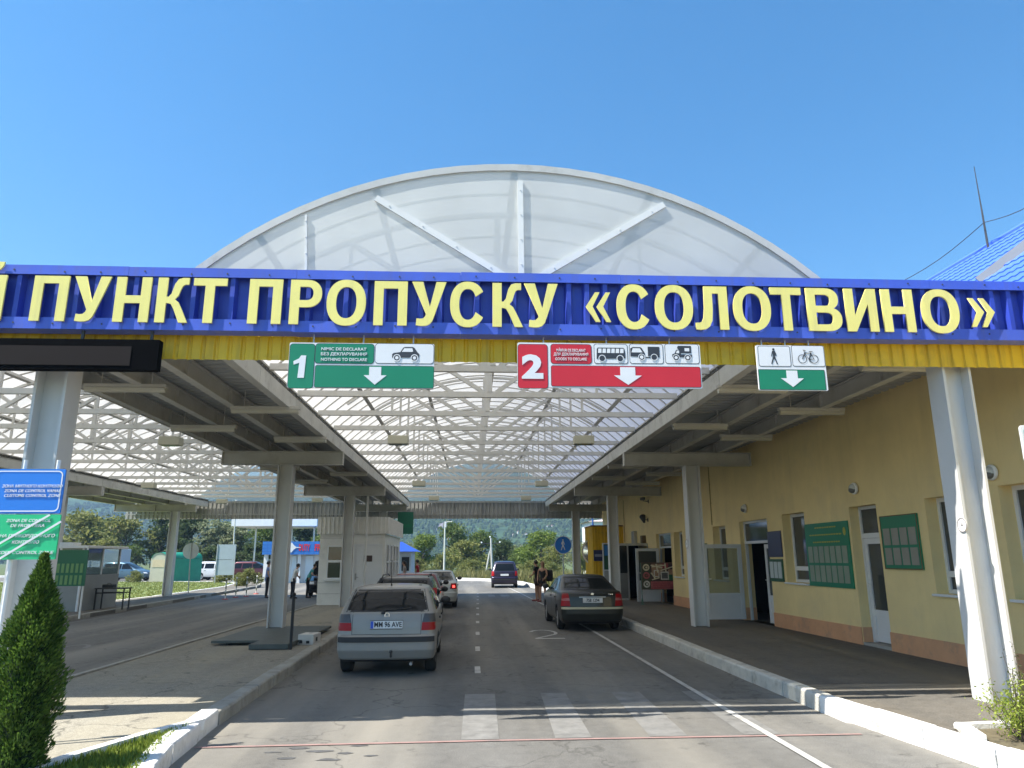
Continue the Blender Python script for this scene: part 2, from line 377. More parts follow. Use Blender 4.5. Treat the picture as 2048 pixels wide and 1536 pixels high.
def kerb(name, pts, wd, z0, z1, m, inner=1, seg=1.0):
    """kerb stones following a line; inner=+1: the body lies right of the line; slightly uneven stones with rounded top edge"""
    mb = MB(); pts = [Vector((p[0], p[1], 0)) for p in pts]
    for a, b in zip(pts[:-1], pts[1:]):
        L = (b-a).length; k = max(1, int(round(L/seg))); d = (b-a)/k; t = d.normalized(); nrm = Vector((t.y, -t.x, 0))*inner
        for i in range(k):
            p, q = a+d*i+t*0.005, a+d*(i+1)-t*0.005
            j = random.uniform(-0.008, 0.008); h = z1+random.uniform(-0.008, 0.006); c = 0.028
            prof = [(j, z0), (j, h-c), (j+c*0.35, h-c*0.3), (j+c, h), (wd, h), (wd, z0)]
            vs = [p+nrm*x+Vector((0, 0, z)) for x, z in prof]+[q+nrm*x+Vector((0, 0, z)) for x, z in prof]; n = len(prof)
            mb.add(vs, [tuple(range(n)), tuple(range(2*n-1, n-1, -1))]+[(e, n+e, n+(e+1) % n, (e+1) % n) for e in range(n)])
    return struct(mb.build(name, m))
def slab(name, pts, z0, z1, m):
    bm = bmesh.new(); vs = [bm.verts.new((p[0], p[1], z1)) for p in pts]; f = bm.faces.new(vs)
    if f.normal.z == 0: f.normal_update()
    if f.normal.z < 0: bmesh.ops.reverse_faces(bm, faces=[f])
    r = bmesh.ops.extrude_face_region(bm, geom=[f])
    for v in [g for g in r['geom'] if isinstance(g, bmesh.types.BMVert)]: v.co.z = z0
    bmesh.ops.recalc_face_normals(bm, faces=bm.faces); bmesh.ops.triangulate(bm, faces=bm.faces[:])
    me = bpy.data.meshes.new(name); bm.to_mesh(me); bm.free(); me.materials.append(m)
    o = bpy.data.objects.new(name, me); COL.objects.link(o); return struct(o)

# right side: kerb and pavement in front of the yellow building
kr = [(5.9, 2.0), (4.75, 6.9), (4.40, 9.6)]
kr2 = [(4.40, 9.6), (4.36, 14), (4.36, 20.3), (4.40, 41.5)]
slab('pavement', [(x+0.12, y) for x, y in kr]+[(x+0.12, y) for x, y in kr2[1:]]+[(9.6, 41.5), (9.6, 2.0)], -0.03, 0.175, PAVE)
kerb('kerb', kr, 0.17, -0.03, 0.205, KERBW)
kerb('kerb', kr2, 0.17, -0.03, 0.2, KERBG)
kerb('kerb', [(4.40, 41.5), (4.25, 46), (3.62, 56), (1.6, 64), (-3, 69.5), (-15, 80), (-40, 89), (-80, 91)], 0.25, -0.03, 0.22, KERBW, seg=1.5)
# middle island
il = [(-6.3, 5.5), (-6.22, 12.1), (-6.22, 25.2), (-6.2, 31), (-6.2, 44)]
ir = [(-2.70, 7.0), (-2.84, 7.75), (-2.95, 9.4)]
ir2 = [(-2.95, 9.4), (-3.03, 13), (-3.14, 18.9), (-3.2, 30), (-3.2, 44)]
ifront = [(-2.3, 5.5), (-2.70, 7.0)]
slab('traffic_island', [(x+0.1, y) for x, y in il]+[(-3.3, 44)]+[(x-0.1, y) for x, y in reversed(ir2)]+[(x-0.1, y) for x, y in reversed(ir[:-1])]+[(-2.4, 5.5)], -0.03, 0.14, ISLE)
kerb('kerb', ifront+ir[1:], 0.2, -0.03, 0.19, KERBW, inner=-1)
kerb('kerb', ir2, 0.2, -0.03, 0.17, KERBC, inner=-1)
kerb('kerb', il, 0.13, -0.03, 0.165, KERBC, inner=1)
# planted wedge at the island's nose, edged with whitewashed stones
k2 = [G(392, 1449, .14), G(300, 1472, .14), G(115, 1528, .14), G(-60, 1590, .14)]
kerb('kerb', [(p.x, p.y) for p in k2], 0.13, 0.1, 0.215, KERBW, inner=-1, seg=0.8)
wedge = [G(392, 1452, .15), G(300, 1478, .15), G(115, 1536, .15), G(-60, 1600, .15)]
struct(sheet('planting_bed', [(p.x, p.y) for p in wedge]+[(-2.62, 6.0), (-2.92, 7.75), (-2.98, 8.4)], 0.152, mat('soil', (0.09, 0.07, 0.04), 0.95, var=0.3, scale=8)))
# far left pavement, lawn
lk = [(-12.1, 5.0), (-12.5, 16), (-12.9, 24.7), (-13.6, 38), (-14.6, 53), (-16.5, 60)]
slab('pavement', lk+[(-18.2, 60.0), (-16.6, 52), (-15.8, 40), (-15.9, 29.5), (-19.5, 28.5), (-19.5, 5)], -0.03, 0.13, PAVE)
kerb('kerb', lk, 0.16, -0.03, 0.15, KERBC, inner=-1)
lawn = [(-15.9, 29.5), (-15.8, 40), (-16.6, 52), (-18.2, 60), (-21, 63.5), (-28, 65.5), (-45, 67), (-78, 67), (-78, 28)]
struct(slab('lawn', lawn, -0.03, 0.10, LAWN))
kerb('kerb', lawn[:3]+lawn[3:8], 0.14, -0.03, 0.15, KERBW, inner=-1, seg=1.2)

# markings
def strip(name, pts, wd, m, z=0.004):
    mb = MB(); pts = [Vector((p[0], p[1], z)) for p in pts]
    L = []
    for i, p in enumerate(pts):
        t = (pts[min(i+1, len(pts)-1)]-pts[max(i-1, 0)]).normalized(); n = Vector((t.y, -t.x, 0))*wd/2; L.append((p-n, p+n))
    for (a, b), (c, d) in zip(L[:-1], L[1:]): mb.add([a, b, d, c], [(0, 1, 2, 3)])
    o = mb.build(name, m, fixn=False)
    if o.data.polygons[0].normal.z < 0: o.data.flip_normals()
    return struct(o)
strip('lane_line', [(3.29, 6.2), (3.29, 7.3), (3.27, 9.7), (3.27, 13), (3.26, 20), (3.1, 30), (2.75, 42), (2.55, 48), (1.9, 55)], 0.085, PAINTW, 0.012)
y = 12.9; i = 0
for y0, y1 in ((13.15, 13.95), (16.2, 17.0), (19.5, 20.3), (23.0, 23.7), (26.2, 26.9), (29.4, 30.1), (32.4, 33), (35.5, 36), (38.5, 39), (41.5, 42)):
    x = 0.13+0.009*(y0-13); strip('centre_dash', [(x, y0), (x, y1)], 0.10, PAINTW)
for xa, xb, xc, xd in ((-0.09, 0.32, -0.07, 0.36), (0.93, 1.33, 1.02, 1.38), (1.97, 2.39, 2.05, 2.46), (3.02, 3.42, 3.08, 3.45)):
    mb = MB(); mb.add([(xa, 8.5, .004), (xb, 8.5, .004), (xd, 11.2, .004), (xc, 11.2, .004)], [(0, 1, 2, 3)])
    struct(mb.build('crosswalk_stripe', PAINTT))
strip('red_line', [(-2.85, 8.36), (0.3, 8.43), (4.3, 8.42)], 0.055, PAINTR, 0.008)
for xa, xb in ((1.55, 2.0), (2.55, 2.95), (0.9, 1.25)):
    struct(MB().add([(xa, 38.5, .004), (xb, 38.5, .004), (xb+.02, 40.5, .004), (xa+.02, 40.5, .004)], [(0, 1, 2, 3)]).build('crosswalk_stripe', PAINTT))
def arcpts(cx, cy, rx, ry, a0, a1, n=14): return [(cx+rx*math.cos(math.radians(a0+(a1-a0)*i/n)), cy+ry*math.sin(math.radians(a0+(a1-a0)*i/n))) for i in range(n+1)]
# the figure 2 painted on the right lane, the figure on the left lane
strip('lane_number', arcpts(1.9, 19.9, .33, .7, 160, -40)+[(1.6, 18.55)], 0.09, PAINTW)
strip('lane_number', [(1.58, 18.5), (2.3, 18.5)], 0.18, PAINTW)
strip('lane_number', arcpts(-8.9, 17.2, .35, 1.0, 20, 340), 0.1, PAINTT)
strip('lane_line', [(-12.0, 18), (-12.5, 24.7), (-13.2, 38), (-14.1, 52)], 0.08, PAINTT)
# fresh tar patches on the sunlit asphalt in front
TAR = mat('dark tar stain', (0.085, 0.085, 0.085), 0.7, var=0.25, scale=9, dirt=(0.15, 0.15, 0.148), dscale=6, damt=0.9)
for (u, v, rx, ry) in ((600, 1497, .11, .05), (640, 1503, .14, .05), (575, 1517, .10, .04), (690, 1507, .09, .045), (720, 1492, .12, .03), (655, 1520, .13, .05), (740, 1512, .08, .03), (545, 1505, .10, .03)):
    p = G(u, v); n = 14
    mb = MB(); mb.add([(p.x+rx*math.cos(2*PI*i/n)*random.uniform(.6, 1.15), p.y+ry*math.sin(2*PI*i/n)*random.uniform(.6, 1.15), .004) for i in range(n)], [tuple(range(n))])
    struct(mb.build('tar_stain', TAR))
# ------------------------------------------------------------------ the canopy
CY0, CY1 = 8.8, 40.7                    # front and rear of the canopy
ZE = 4.68                               # underside of the eave beams
ZD = 5.0                                # underside of the flat roof strips
canopy = thing('checkpoint_canopy', 'large white steel canopy with barrel vaults and a blue front fascia spanning the lanes', 'canopy', (0, 9, 0))
POLY = polymat('opal polycarbonate', 0.025, 0.34, (0.85, 0.82, 0.77))
POLYR = polymat('clear rear gable sheet', 0.42, 0.40, (0.72, 0.78, 0.76))
POLYG = polymat('opal gable sheet', 0.13, 0.45, (0.80, 0.83, 0.82))

def corr(mb, t0, t1, pitch, prof, fn):
    """profiled sheet: prof = [(fraction of pitch, depth)], fn(t, depth) -> (point a, point b)"""
    ts = []; t = t0; k = 0
    while t < t1:
        for f, d in prof: ts.append((min(t0+(k+f)*pitch, t1), d))
        k += 1; t = t0+k*pitch
    ts.append((t1, prof[0][1]))
    ring = [fn(a, d) for a, d in ts]; vs = [p for r in ring for p in r]
    mb.add(vs, [(2*i, 2*i+1, 2*i+3, 2*i+2) for i in range(len(ring)-1)])
TRAP = [(0, 0), (0.5, 0), (0.62, 1), (0.88, 1)]

# --- columns: H sections
def hcol(x, y, z0, z1, wx=0.39, dy=0.34, t=0.034):
    mb = MB()
    for q in (x-wx/2, x+wx/2-t): mb.box(q, q+t, y-dy/2, y+dy/2, z0, z1)
    mb.box(x-wx/2+t, x+wx/2-t, y-0.012, y+0.012, z0, z1)
    return mb.build('column', COLW, canopy)
ROWS = [9.2, 19.4, 29.0, 38.8]
colpos = {'R': [(6.45, 0), (5.94, 1), (5.60, 2), (5.52, 3)], 'L': [(-5.22, 0), (-4.87, 1), (-4.76, 2), (-4.6, 3)], 'F': [(-15.6, 0), (-15.6, 1), (-15.75, 2), (-15.25, 3)]}
cols = []
for k, L in colpos.items():
    for x, r in L:
        zb = 0.12
        c = hcol(x, ROWS[r], zb, ZE-0.36 if r else 4.9); cols.append(c)
# round no-smoking sign stuck on the two right columns
def sticker(u, v, X, r):
    d = ray(u, v); p = CAM+d*((X-CAM.x)/d.x)
    s = thing('round_notice', 'small round white sticker with a crossed pictogram on the %s white column' % ('sunlit front right' if u > 1500 else 'second right-hand'), 'sticker', p)
    mb = MB(); mb.cyl(p-Vector((0.006, 0, 0)), p, r, n=20); mb.build('backing', WHITE, s)
    mb = MB(); mb.lathe([(r*0.9, -0.010), (r, -0.010), (r, -0.0065), (r*0.9, -0.0065), (r*.9, -.010)], p, 'x', 24)
    mb.box(p.x-0.010, p.x-0.0065, p.y-0.3*r, p.y+0.25*r, p.z-0.06*r, p.z+0.04*r); mb.box(p.x-0.010, p.x-0.0065, p.y-.08*r, p.y+.02*r, p.z-0.1*r, p.z+0.35*r)
    mb.build('pictogram', mat('faded print', (.25, .22, .22), .5), s)
sticker(1925, 1050, 6.45-0.2, 0.09); sticker(1374, 1088, 5.94-0.2, 0.12)

# --- cross beams under the roof strips (I sections along X)
def ibeam(name, a, b, wd, h, t=0.022):
    mb = MB(); a, b = Vector(a), Vector(b)
    mb.bar(a+Vector((0, 0, h-t/2)), b+Vector((0, 0, h-t/2)), wd, t); mb.bar(a+Vector((0, 0, t/2)), b+Vector((0, 0, t/2)), wd, t)
    mb.bar(a+Vector((0, 0, h/2)), b+Vector((0, 0, h/2)), 0.016, h-2*t-0.002)
    d = (b-a).normalized(); L = (b-a).length; k = max(1, int(L/2.0)); n = Vector((d.y, -d.x, 0))
    for i in range(k+1):
        p = a+d*(0.012+(L-0.024)*i/k)
        mb.bar(p+n*(wd/2-0.01)+Vector((0, 0, h/2)), p-n*(wd/2-0.01)+Vector((0, 0, h/2)), 0.016, h-2*t-0.004)
    return mb.build(name, STEEL, canopy)
STRIPS = [(-6.5, -3.45), (4.15, 8.05), (-18.4, -14.3)]
for r, Y in enumerate(ROWS):
    if r == 0: continue
    ibeam('cross_beam', (-6.55, Y, ZE-0.36), (-3.4, Y, ZE-0.36), 0.22, 0.355)
    ibeam('cross_beam', (4.1, Y, ZE-0.36), (7.6, Y, ZE-0.36), 0.22, 0.355)
    ibeam('cross_beam', (-18.3, Y, ZE-0.36), (-14.2, Y, ZE-0.36), 0.22, 0.355)
# --- beams along the strips
for xs in ((-6.4, -5.45, -4.5, -3.52), (4.22, 5.5, 6.75), (-18.3, -16.8, -15.6, -14.38)):
    for i, x in enumerate(xs):
        edge = (x in (-6.4, -3.52, 4.22, -14.38))
        ibeam('eave_beam' if edge else 'roof_beam', (x, CY0+0.3, ZE), (x, CY1, ZE), 0.13 if edge else 0.15, 0.30)
# light folded metal flashing closing the eaves towards the vaults
FLASH = mat('eave flashing', (0.62, 0.62, 0.58), 0.5, var=0.12, scale=1.5, dirt=(0.28, 0.26, 0.22), dscale=2.5, damt=0.5)
for x, sg in ((-3.44, 1), (4.13, -1), (-6.49, -1), (-14.3, 1)):
    mb = MB(); y = CY0+0.25
    while y < CY1-0.1:
        e = min(y+2.5, CY1-0.02); mb.box(min(x, x+sg*0.02), max(x, x+sg*0.02), y, e-0.015, ZE-0.012, ZD-0.06); y += 2.5
    mb.build('eave_flashing', FLASH, canopy)
# --- flat roof strips of profiled sheet
for x0, x1 in STRIPS:
    mb = MB()
    corr(mb, CY0+0.06, CY1, 0.25, TRAP, lambda t, d: ((x0, t, ZD+0.045*d), (x1, t, ZD+0.045*d)))
    mb.cm = 1; mb.box(x0, x1, CY0+0.06, CY1, ZD+0.055, ZD+0.09)
    mb.build('roof_sheet', [DECK, STEEL], canopy)

TRUSSM = mat('white truss paint', (0.74, 0.73, 0.69), 0.5, var=0.06, scale=1.5, dirt=(0.5, 0.47, 0.4), dscale=2, damt=0.4)
RIBM = mat('aluminium joint strip', (0.62, 0.60, 0.55), 0.5, var=0.1)
# --- barrel vaults
def vault(xc, hw, h, z0, y0, y1, xl, xr, ntr, tys):
    R = (hw*hw+h*h)/(2*h); zc = z0+h-R; am = math.asin(hw/R)
    def A(x, dr=0.0):
        s = (x-xc)/(R+dr) if abs(x-xc) < R else 1; return zc+math.sqrt(max(0, (R+dr)**2-(x-xc)**2))
    NA = 28; ang = [-am+2*am*i/NA for i in range(NA+1)]
    pt = lambda a, y, dr=0.0: Vector((xc+(R+dr)*math.sin(a), y, zc+(R+dr)*math.cos(a)))
    v = MB()   # the sheet, overlapping bays so that the joints read
    ys = [y0+(y1-y0)*i/44 for i in range(45)]
    for y in ys:
        b = len(v.v)
    vs = [pt(a, y) for y in ys for a in ang]; n = NA+1
    v.add(vs, [(i*n+j, i*n+j+1, (i+1)*n+j+1, (i+1)*n+j) for i in range(len(ys)-1) for j in range(NA)])
    root = v.build('vault_roof', POLY, canopy, smooth=60, fixn=False)
    # arched joint strips
    for y in ys[1:-1]:
        mb = MB(); hwid = 0.028
        p = [[pt(a, y-hwid, -0.012), pt(a, y+hwid, -0.012), pt(a, y+hwid, -0.035), pt(a, y-hwid, -0.035)] for a in ang]
        vs = [q for s in p for q in s]
        mb.add(vs, [(4*i+k, 4*i+(k+1) % 4, 4*i+4+(k+1) % 4, 4*i+4+k) for i in range(NA) for k in range(4)]+[(0, 1, 2, 3), (4*NA+3, 4*NA+2, 4*NA+1, 4*NA)])
        mb.build('rib', RIBM, root, smooth=40)
    # purlins
    for f in (-0.62, -0.33, 0, 0.33, 0.62):
        a = f*am*1.12; mb = MB(); mb.bar(pt(a, y0+0.05, -0.10), pt(a, y1, -0.10), 0.10, 0.09, up=(math.sin(a), 0, math.cos(a)))
        mb.build('purlin', STEEL, root)
    # rear gable sheet
    ge = MB(); pe = [pt(a, y1-.02, -.012) for a in ang]; ce = [Vector((p.x, y1-.02, z0)) for p in pe]; ge.add(pe+ce, [(i, i+1, NA+2+i, NA+1+i) for i in range(NA)]); ge.build('gable_sheet', POLYR, root, fixn=False)
    # trusses
    for y in tys:
        mb = MB(); zb = ZD+0.02
        mb.box(xl, xr, y-0.045, y+0.045, zb, zb+0.11)
        cx = (xl+xr)/2
        pa = [pt(a, y, -0.17) for a in ang if xl+0.05 < xc+(R-0.17)*math.sin(a) < xr-0.05]
        for p, q in zip(pa[:-1], pa[1:]): mb.bar(p, q, 0.055, 0.07, up=(0, 1, 0))
        top = lambda x: Vector((x, y, A(x, -0.2)))
        B = lambda x: Vector((x, y, zb+0.1))
        mb.bar(B(cx), top(cx), 0.09, 0.09)
        for sg in (-1, 1):
            mb.bar(B(cx+sg*0.12), top(cx+sg*2.15), 0.075, 0.075, up=(0, 1, 0))
            mb.bar(B(cx+sg*2.15), top(cx+sg*2.15), 0.05, 0.05)
            if xc < -5: mb.bar(B(cx+sg*2.2), top(cx+sg*3.35), 0.05, 0.05, up=(0, 1, 0))
        mb.build('truss', TRUSSM, canopy)
    return root, pt, ang, A
TY = [10.05, 12.1, 14.13, 16.1, 18.0, 20.25, 22.4, 24.6, 27.0, 29.5, 31.9, 34.2, 36.4, 38.5]
vroot, vpt, vang, vA = vault(0.55, 4.6, 2.08, 5.04, 8.97, CY1, -3.43, 4.13, 15, TY)
vl, _, _, _ = vault(-10.4, 4.6, 2.08, 5.04, 8.97, CY1, -14.28, -6.5, 15, TY)
# front gable of the vault over the road: opal sheet, arched rim and white struts with bolts
g = MB(); n = len(vang); yg = 8.965
pts = [vpt(a, yg, -0.01) for a in vang]; cen = [Vector((p.x, yg, max(5.04, min(5.17, p.z-.01)))) for p in pts]
g.add(pts+cen, [(i, i+1, n+i+1, n+i) for i in range(n-1)])
g.build('gable_sheet', POLYG, vroot, fixn=False)
g = MB()
for a, b in zip(vang[:-1], vang[1:]):
    q = [vpt(a, yg-0.03, 0.03), vpt(b, yg-0.03, 0.03), vpt(b, yg-0.03, -0.065), vpt(a, yg-0.03, -0.065), vpt(a, yg+0.16, 0.03), vpt(b, yg+0.16, 0.03), vpt(b, yg-.005, -0.065), vpt(a, yg-.005, -0.065)]
    g.add(q, [(0, 1, 2, 3), (0, 4, 5, 1), (3, 2, 6, 7)])
g.build('gable_rim', STEEL, vroot)
for (u0, v0, u1, v1, wd) in ((1043, 560, 1040, 362, .075), (1022, 560, 752, 396, .085), (1068, 560, 1328, 409, .085), (612, 560, 612, 430, .03)):
    p, q = PY(u0, v0, 8.943), PY(u1, v1, 8.943)
    g = MB(); g.bar(p, q, wd, 0.03, up=(0, 1, 0)); d = (q-p); L = d.length
    for t in (0.15, 0.4, 0.65, 0.9):
        c = p+d*t; g.cyl(c-Vector((0, .024, 0)), c-Vector((0, .01, 0)), 0.009, n=6)
    g.build('gable_strut', TRUSSM, vroot)

# --- blue fascia with its lettering
ZB = (PY(0, 665, 8.8).z+PY(2048, 683, 8.8).z)/2; ZT = (PY(0, 540, 8.8).z+PY(2048, 566, 8.8).z)/2
FX0, FX1 = -18.7, 8.6
mb = MB(); corr(mb, FX0, FX1, 0.235, [(0, 0), (0.56, 0), (0.66, 1), (0.90, 1)], lambda t, d: ((t, 8.80-0.085*d, ZB+0.05), (t, 8.80-0.085*d, ZT-0.03)))
mb.cm = 1; mb.box(FX0, FX1, 8.83, 8.85, ZB+0.06, ZT-0.5)
fascia = mb.build('fascia', [BLUE, STEEL], canopy)
def trim(z0, z1, lip):
    x = FX0
    while x < FX1-0.01:      # lengths of folded metal, each screwed on and a touch out of line
        e = min(x+2.06, FX1); j = random.uniform(-.004, .004); mb = MB()
        zi = z0 if lip < 0 else z1; t = 0.012*(1 if lip < 0 else -1); yb = 8.90 if lip < 0 else 8.79
        P = [(8.69, z0+j), (8.69, z1+j), (8.703, z1+j)] if lip < 0 else [(8.69, z1+j), (8.69, z0+j), (8.703, z0+j)]
        P += [(8.703, zi+t+j), (yb, zi+t+j), (yb, zi+j)]
        mb.prism(P, 'x', x+.0015, e-.0015); mb.cm = 1
        for k in range(4):
            c = Vector((x+0.2+k*0.52+random.uniform(-.06, .06), 8.684, (z0+z1)/2-lip*random.uniform(-.01, .025))); mb.cyl(c, c+Vector((0, .007, 0)), 0.011, n=6)
        mb.build('fascia_trim', [BLUETRIM, DKGREY], fascia); x = e
trim(ZB, ZB+0.145, -1); trim(ZT-0.12, ZT, 1)

def poly_obj(name, loops, ext, m, parent, y):
    """flat letter of given outlines (holes by even-odd), in world x,z, thickness ext"""
    c = bpy.data.curves.new('c', 'CURVE'); c.dimensions = '2D'; c.fill_mode = 'BOTH'; c.extrude = ext/2
    for L in loops:
        s = c.splines.new('POLY'); s.points.add(len(L)-1); s.use_cyclic_u = True
        for p, q in zip(s.points, L): p.co = (q[0], q[1], 0, 1)
    o = bpy.data.objects.new('c', c); COL.objects.link(o); bpy.context.view_layer.update()
    me = bpy.data.meshes.new_from_object(o.evaluated_get(bpy.context.evaluated_depsgraph_get())); bpy.data.objects.remove(o)
    org = ORG[parent.name]
    me.transform(Matrix.Translation(Vector((0, y, 0))-org) @ Matrix.Rotation(PI/2, 4, 'X')); me.materials.clear(); me.materials.append(m); me.name = name
    ob = bpy.data.objects.new(name, me); COL.objects.link(ob); ob.parent = parent; ORG[ob.name] = org
    return ob
def ell(cx, cy, rx, ry, a0=0, a1=360, n=36, p=2.25):
    r = []
    for i in range(n+(0 if a1-a0 == 360 else 1)):
        a = math.radians(a0+(a1-a0)*i/n); c, s = math.cos(a), math.sin(a)
        r.append((cx+rx*math.copysign(abs(c)**(2/p), c), cy+ry*math.copysign(abs(s)**(2/p), s)))
    return r
def letter(ch, w, s=0.2):
    t = 0.165
    if ch == 'П': return [[(0, 0), (0, 1), (w, 1), (w, 0), (w-s, 0), (w-s, 1-t), (s, 1-t), (s, 0)]]
    if ch == 'Н': return [[(0, 0), (0, 1), (s, 1), (s, .59), (w-s, .59), (w-s, 1), (w, 1), (w, 0), (w-s, 0), (w-s, .42), (s, .42), (s, 0)]]
    if ch == 'Т': return [[(0, 1), (w, 1), (w, 1-t), ((w+s)/2, 1-t), ((w+s)/2, 0), ((w-s)/2, 0), ((w-s)/2, 1-t), (0, 1-t)]]
    if ch == 'У': return [[(0, 1), (s*1.18, 1), (w*.53, .43), (w-s*1.08, 1), (w, 1), (w*.66, .22), (w*.60, .10), (w*.52, .03), (w*.42, 0), (w*.28, -.005), (w*.13, .01), (w*.15, .165), (w*.25, .155), (w*.34, .165), (w*.40, .215), (w*.42, .26)]]
    if ch == 'К': return [[(0, 0), (0, 1), (s, 1), (s, .575), (w*.36, .57), (w*.44, .64), (w*.52, .86), (w*.62, .97), (w*.76, 1.0), (w*.95, 1.0), (w*.95, .85), (w*.84, .85), (w*.77, .82), (w*.72, .74), (w*.66, .60), (w*.56, .515), (w*.68, .45), (w*.78, .32), (w, 0), (w*.73, 0), (w*.55, .29), (w*.45, .41), (w*.36, .43), (s, .43), (s, 0)]]
    if ch == 'Р':
        o = [(0, 0), (0, 1)]+[(w-.33+x, y) for x, y in [(0, 1)]]+[(w-.32+q[0], .69+q[1]) for q in ell(0, 0, .32, .31, 90, -90, 16)]+[(s, .38), (s, 0)]
        return [o, [(s, .54), (s, .845)]+[(w-.31+q[0], .6925+q[1]) for q in ell(0, 0, .13, .1525, 90, -90, 12)]]
    if ch == 'О': return [ell(w/2, .5, w/2, .52), ell(w/2, .5, w/2-s, .355)]
    if ch == 'С':
        return [ell(w/2, .5, w/2, .52, 32, 328, 34)+list(reversed(ell(w/2, .5, w/2-s*.98, .355, 27, 333, 30)))]
    if ch == 'Л': return [[(.22, 1), (w, 1), (w, 0), (w-s, 0), (w-s, 1-t), (.40, 1-t), (.395, .45), (.37, .2), (.31, .07), (.22, .005), (.10, -.01), (0, .0), (0, .15), (.08, .15), (.14, .18), (.18, .28), (.205, .5)]]
    if ch == 'В':
        o = [(0, 0), (0, 1)]+[(w-.34+q[0], .745+q[1]) for q in ell(0, 0, .29, .255, 90, -65, 12)]+[(w-.31+q[0], .275+q[1]) for q in ell(0, 0, .31, .275, 65, -90, 14)]
        return [o, [(s, .585), (s, .85)]+[(w-.36+q[0], .7175+q[1]) for q in ell(0, 0, .12, .1325, 90, -90, 10)], [(s, .15), (s, .43)]+[(w-.34+q[0], .29+q[1]) for q in ell(0, 0, .14, .14, 90, -90, 10)]]
    if ch == 'И': return [[(0, 0), (0, 1), (s, 1), (s, .36), (w-s*1.02, 1), (w, 1), (w, 0), (w-s, 0), (w-s, .64), (s*1.02, 0)]]
    if ch == 'Й': return letter('И', w)+[[(w*.5+q[0], 1.30+q[1]) for q in ell(0, 0, .24, .22, 180, 360, 12)]+[(w*.5+q[0], 1.30+q[1]) for q in reversed(ell(0, 0, .11, .1, 180, 360, 8))]]
    if ch == '«': return [[(x+.27, .82), (x+.40, .82), (x+.19, .49), (x+.40, .14), (x+.27, .14), (x, .49)] for x in (0.0, .30)]
    if ch == '»': return [[(x+.13, .82), (x, .82), (x+.21, .49), (x, .14), (x+.13, .14), (x+.40, .49)] for x in (0.0, .30)]
YL = 8.655
def lx(u): return PY(u, 562, YL).x
zt0, zb0 = PY(105, 557, YL).z, PY(95, 646.5, YL).z
zt1, zb1 = PY(1800, 575, YL).z, PY(1800, 660, YL).z
LZ0 = (zb0+zb1)/2; LH = ((zt0-zb0)+(zt1-zb1))/2
for ch, a, b in (('Й', -52, 14), ('П', 70, 140), ('У', 150.5, 224), ('Н', 235, 305), ('К', 318, 383), ('Т', 389, 456), ('П', 501, 567), ('Р', 583, 646), ('О', 656, 734), ('П', 750, 816), ('У', 825, 893), ('С', 901, 971), ('К', 985, 1045), ('У', 1048, 1115),
                 ('«', 1170, 1219), ('С', 1231, 1299), ('О', 1307, 1382), ('Л', 1386, 1451), ('О', 1462, 1536), ('Т', 1537, 1598), ('В', 1608, 1675), ('И', 1684, 1746), ('Н', 1757, 1819), ('О', 1834, 1908), ('»', 1929, 1978)):
    x0, x1 = lx(a), lx(b); wn = (x1-x0)/LH
    if ch in '«»': k = (x1-x0)/0.70; loops = [[(x0+px*k, LZ0+pz*LH) for px, pz in L] for L in letter(ch, 0)]
    else: loops = [[(x0+px*LH, LZ0+pz*LH) for px, pz in L] for L in letter(ch, wn)]
    o = poly_obj('letter', loops, 0.022, LETTER, fascia, YL)
# left of the frame the board goes on: more of the same wording stands outside the picture, only the sheet is built there

# --- yellow profiled apron under the fascia
ZYB = (PY(500, 722, 8.97).z+PY(1500, 729, 8.97).z)/2
mb = MB(); corr(mb, FX0, FX1, 0.165, [(0, 0), (0.62, 0), (0.72, 1), (0.90, 1)], lambda t, d: ((t, 8.955+0.022*d, ZYB), (t, 8.955+0.022*d, ZB+0.06)))
mb.build('apron', YELLOWSH, canopy)
# --- rear fascia: grey backs of profiled sheet with posts
zr0, zr1 = PY(950, 1037, 40.75).z, PY(950, 1002, 40.75).z
mb = MB(); corr(mb, FX0, FX1, 0.22, TRAP, lambda t, d: ((t, 40.95+0.05*d, zr0), (t, 40.95+0.05*d, zr1)))
mb.box(FX0, FX1, 40.76, 40.86, zr1-0.10, zr1); mb.box(FX0, FX1, 40.78, 40.84, zr0+0.22, zr0+0.27)
x = FX0+0.6
while x < FX1: mb.box(x, x+0.06, 40.80, 40.90, zr0+0.28, zr1-0.11); x += 1.55
mb.build('rear_fascia', mat('grey sheet back', (0.40, 0.40, 0.38), 0.5, var=0.12, scale=2), canopy)

# --- lamps under the canopy
def tube_lamp(ua, va, ub, vb, zz, where):
    p = G((ua+ub)/2, (va+vb)/2, zz); L = min(1.32, max(1.2, (G(ub, vb, zz)-G(ua, va, zz)).length))
    t = thing('tube_lamp', 'grey tube lamp hanging %s' % where, 'lamp', p, 0, 'tube lamps under the canopy')
    mb = MB(); mb.bbox(-L/2, L/2, -0.055, 0.055, 0.035, 0.10, 0.015); mb.build('housing', STEEL, t, world=False)
    prof = [(-0.065, .03), (-0.055, -.01), (-0.03, -.035), (0, -.042), (.03, -.035), (.055, -.01), (.065, .03)]
    mb = MB(); mb.prism(prof, 'x', -L/2+0.02, L/2-0.02); mb.build('diffuser', mat('grey diffuser', (0.5, 0.49, 0.42), 0.35, var=.05), t, world=False)
    for sx in (-0.4, 0.4): mb = MB(); mb.cyl((sx, 0, 0.10), (sx, 0, ZD-p.z), 0.008, n=6); mb.build('hanger', STEEL, t, world=False)
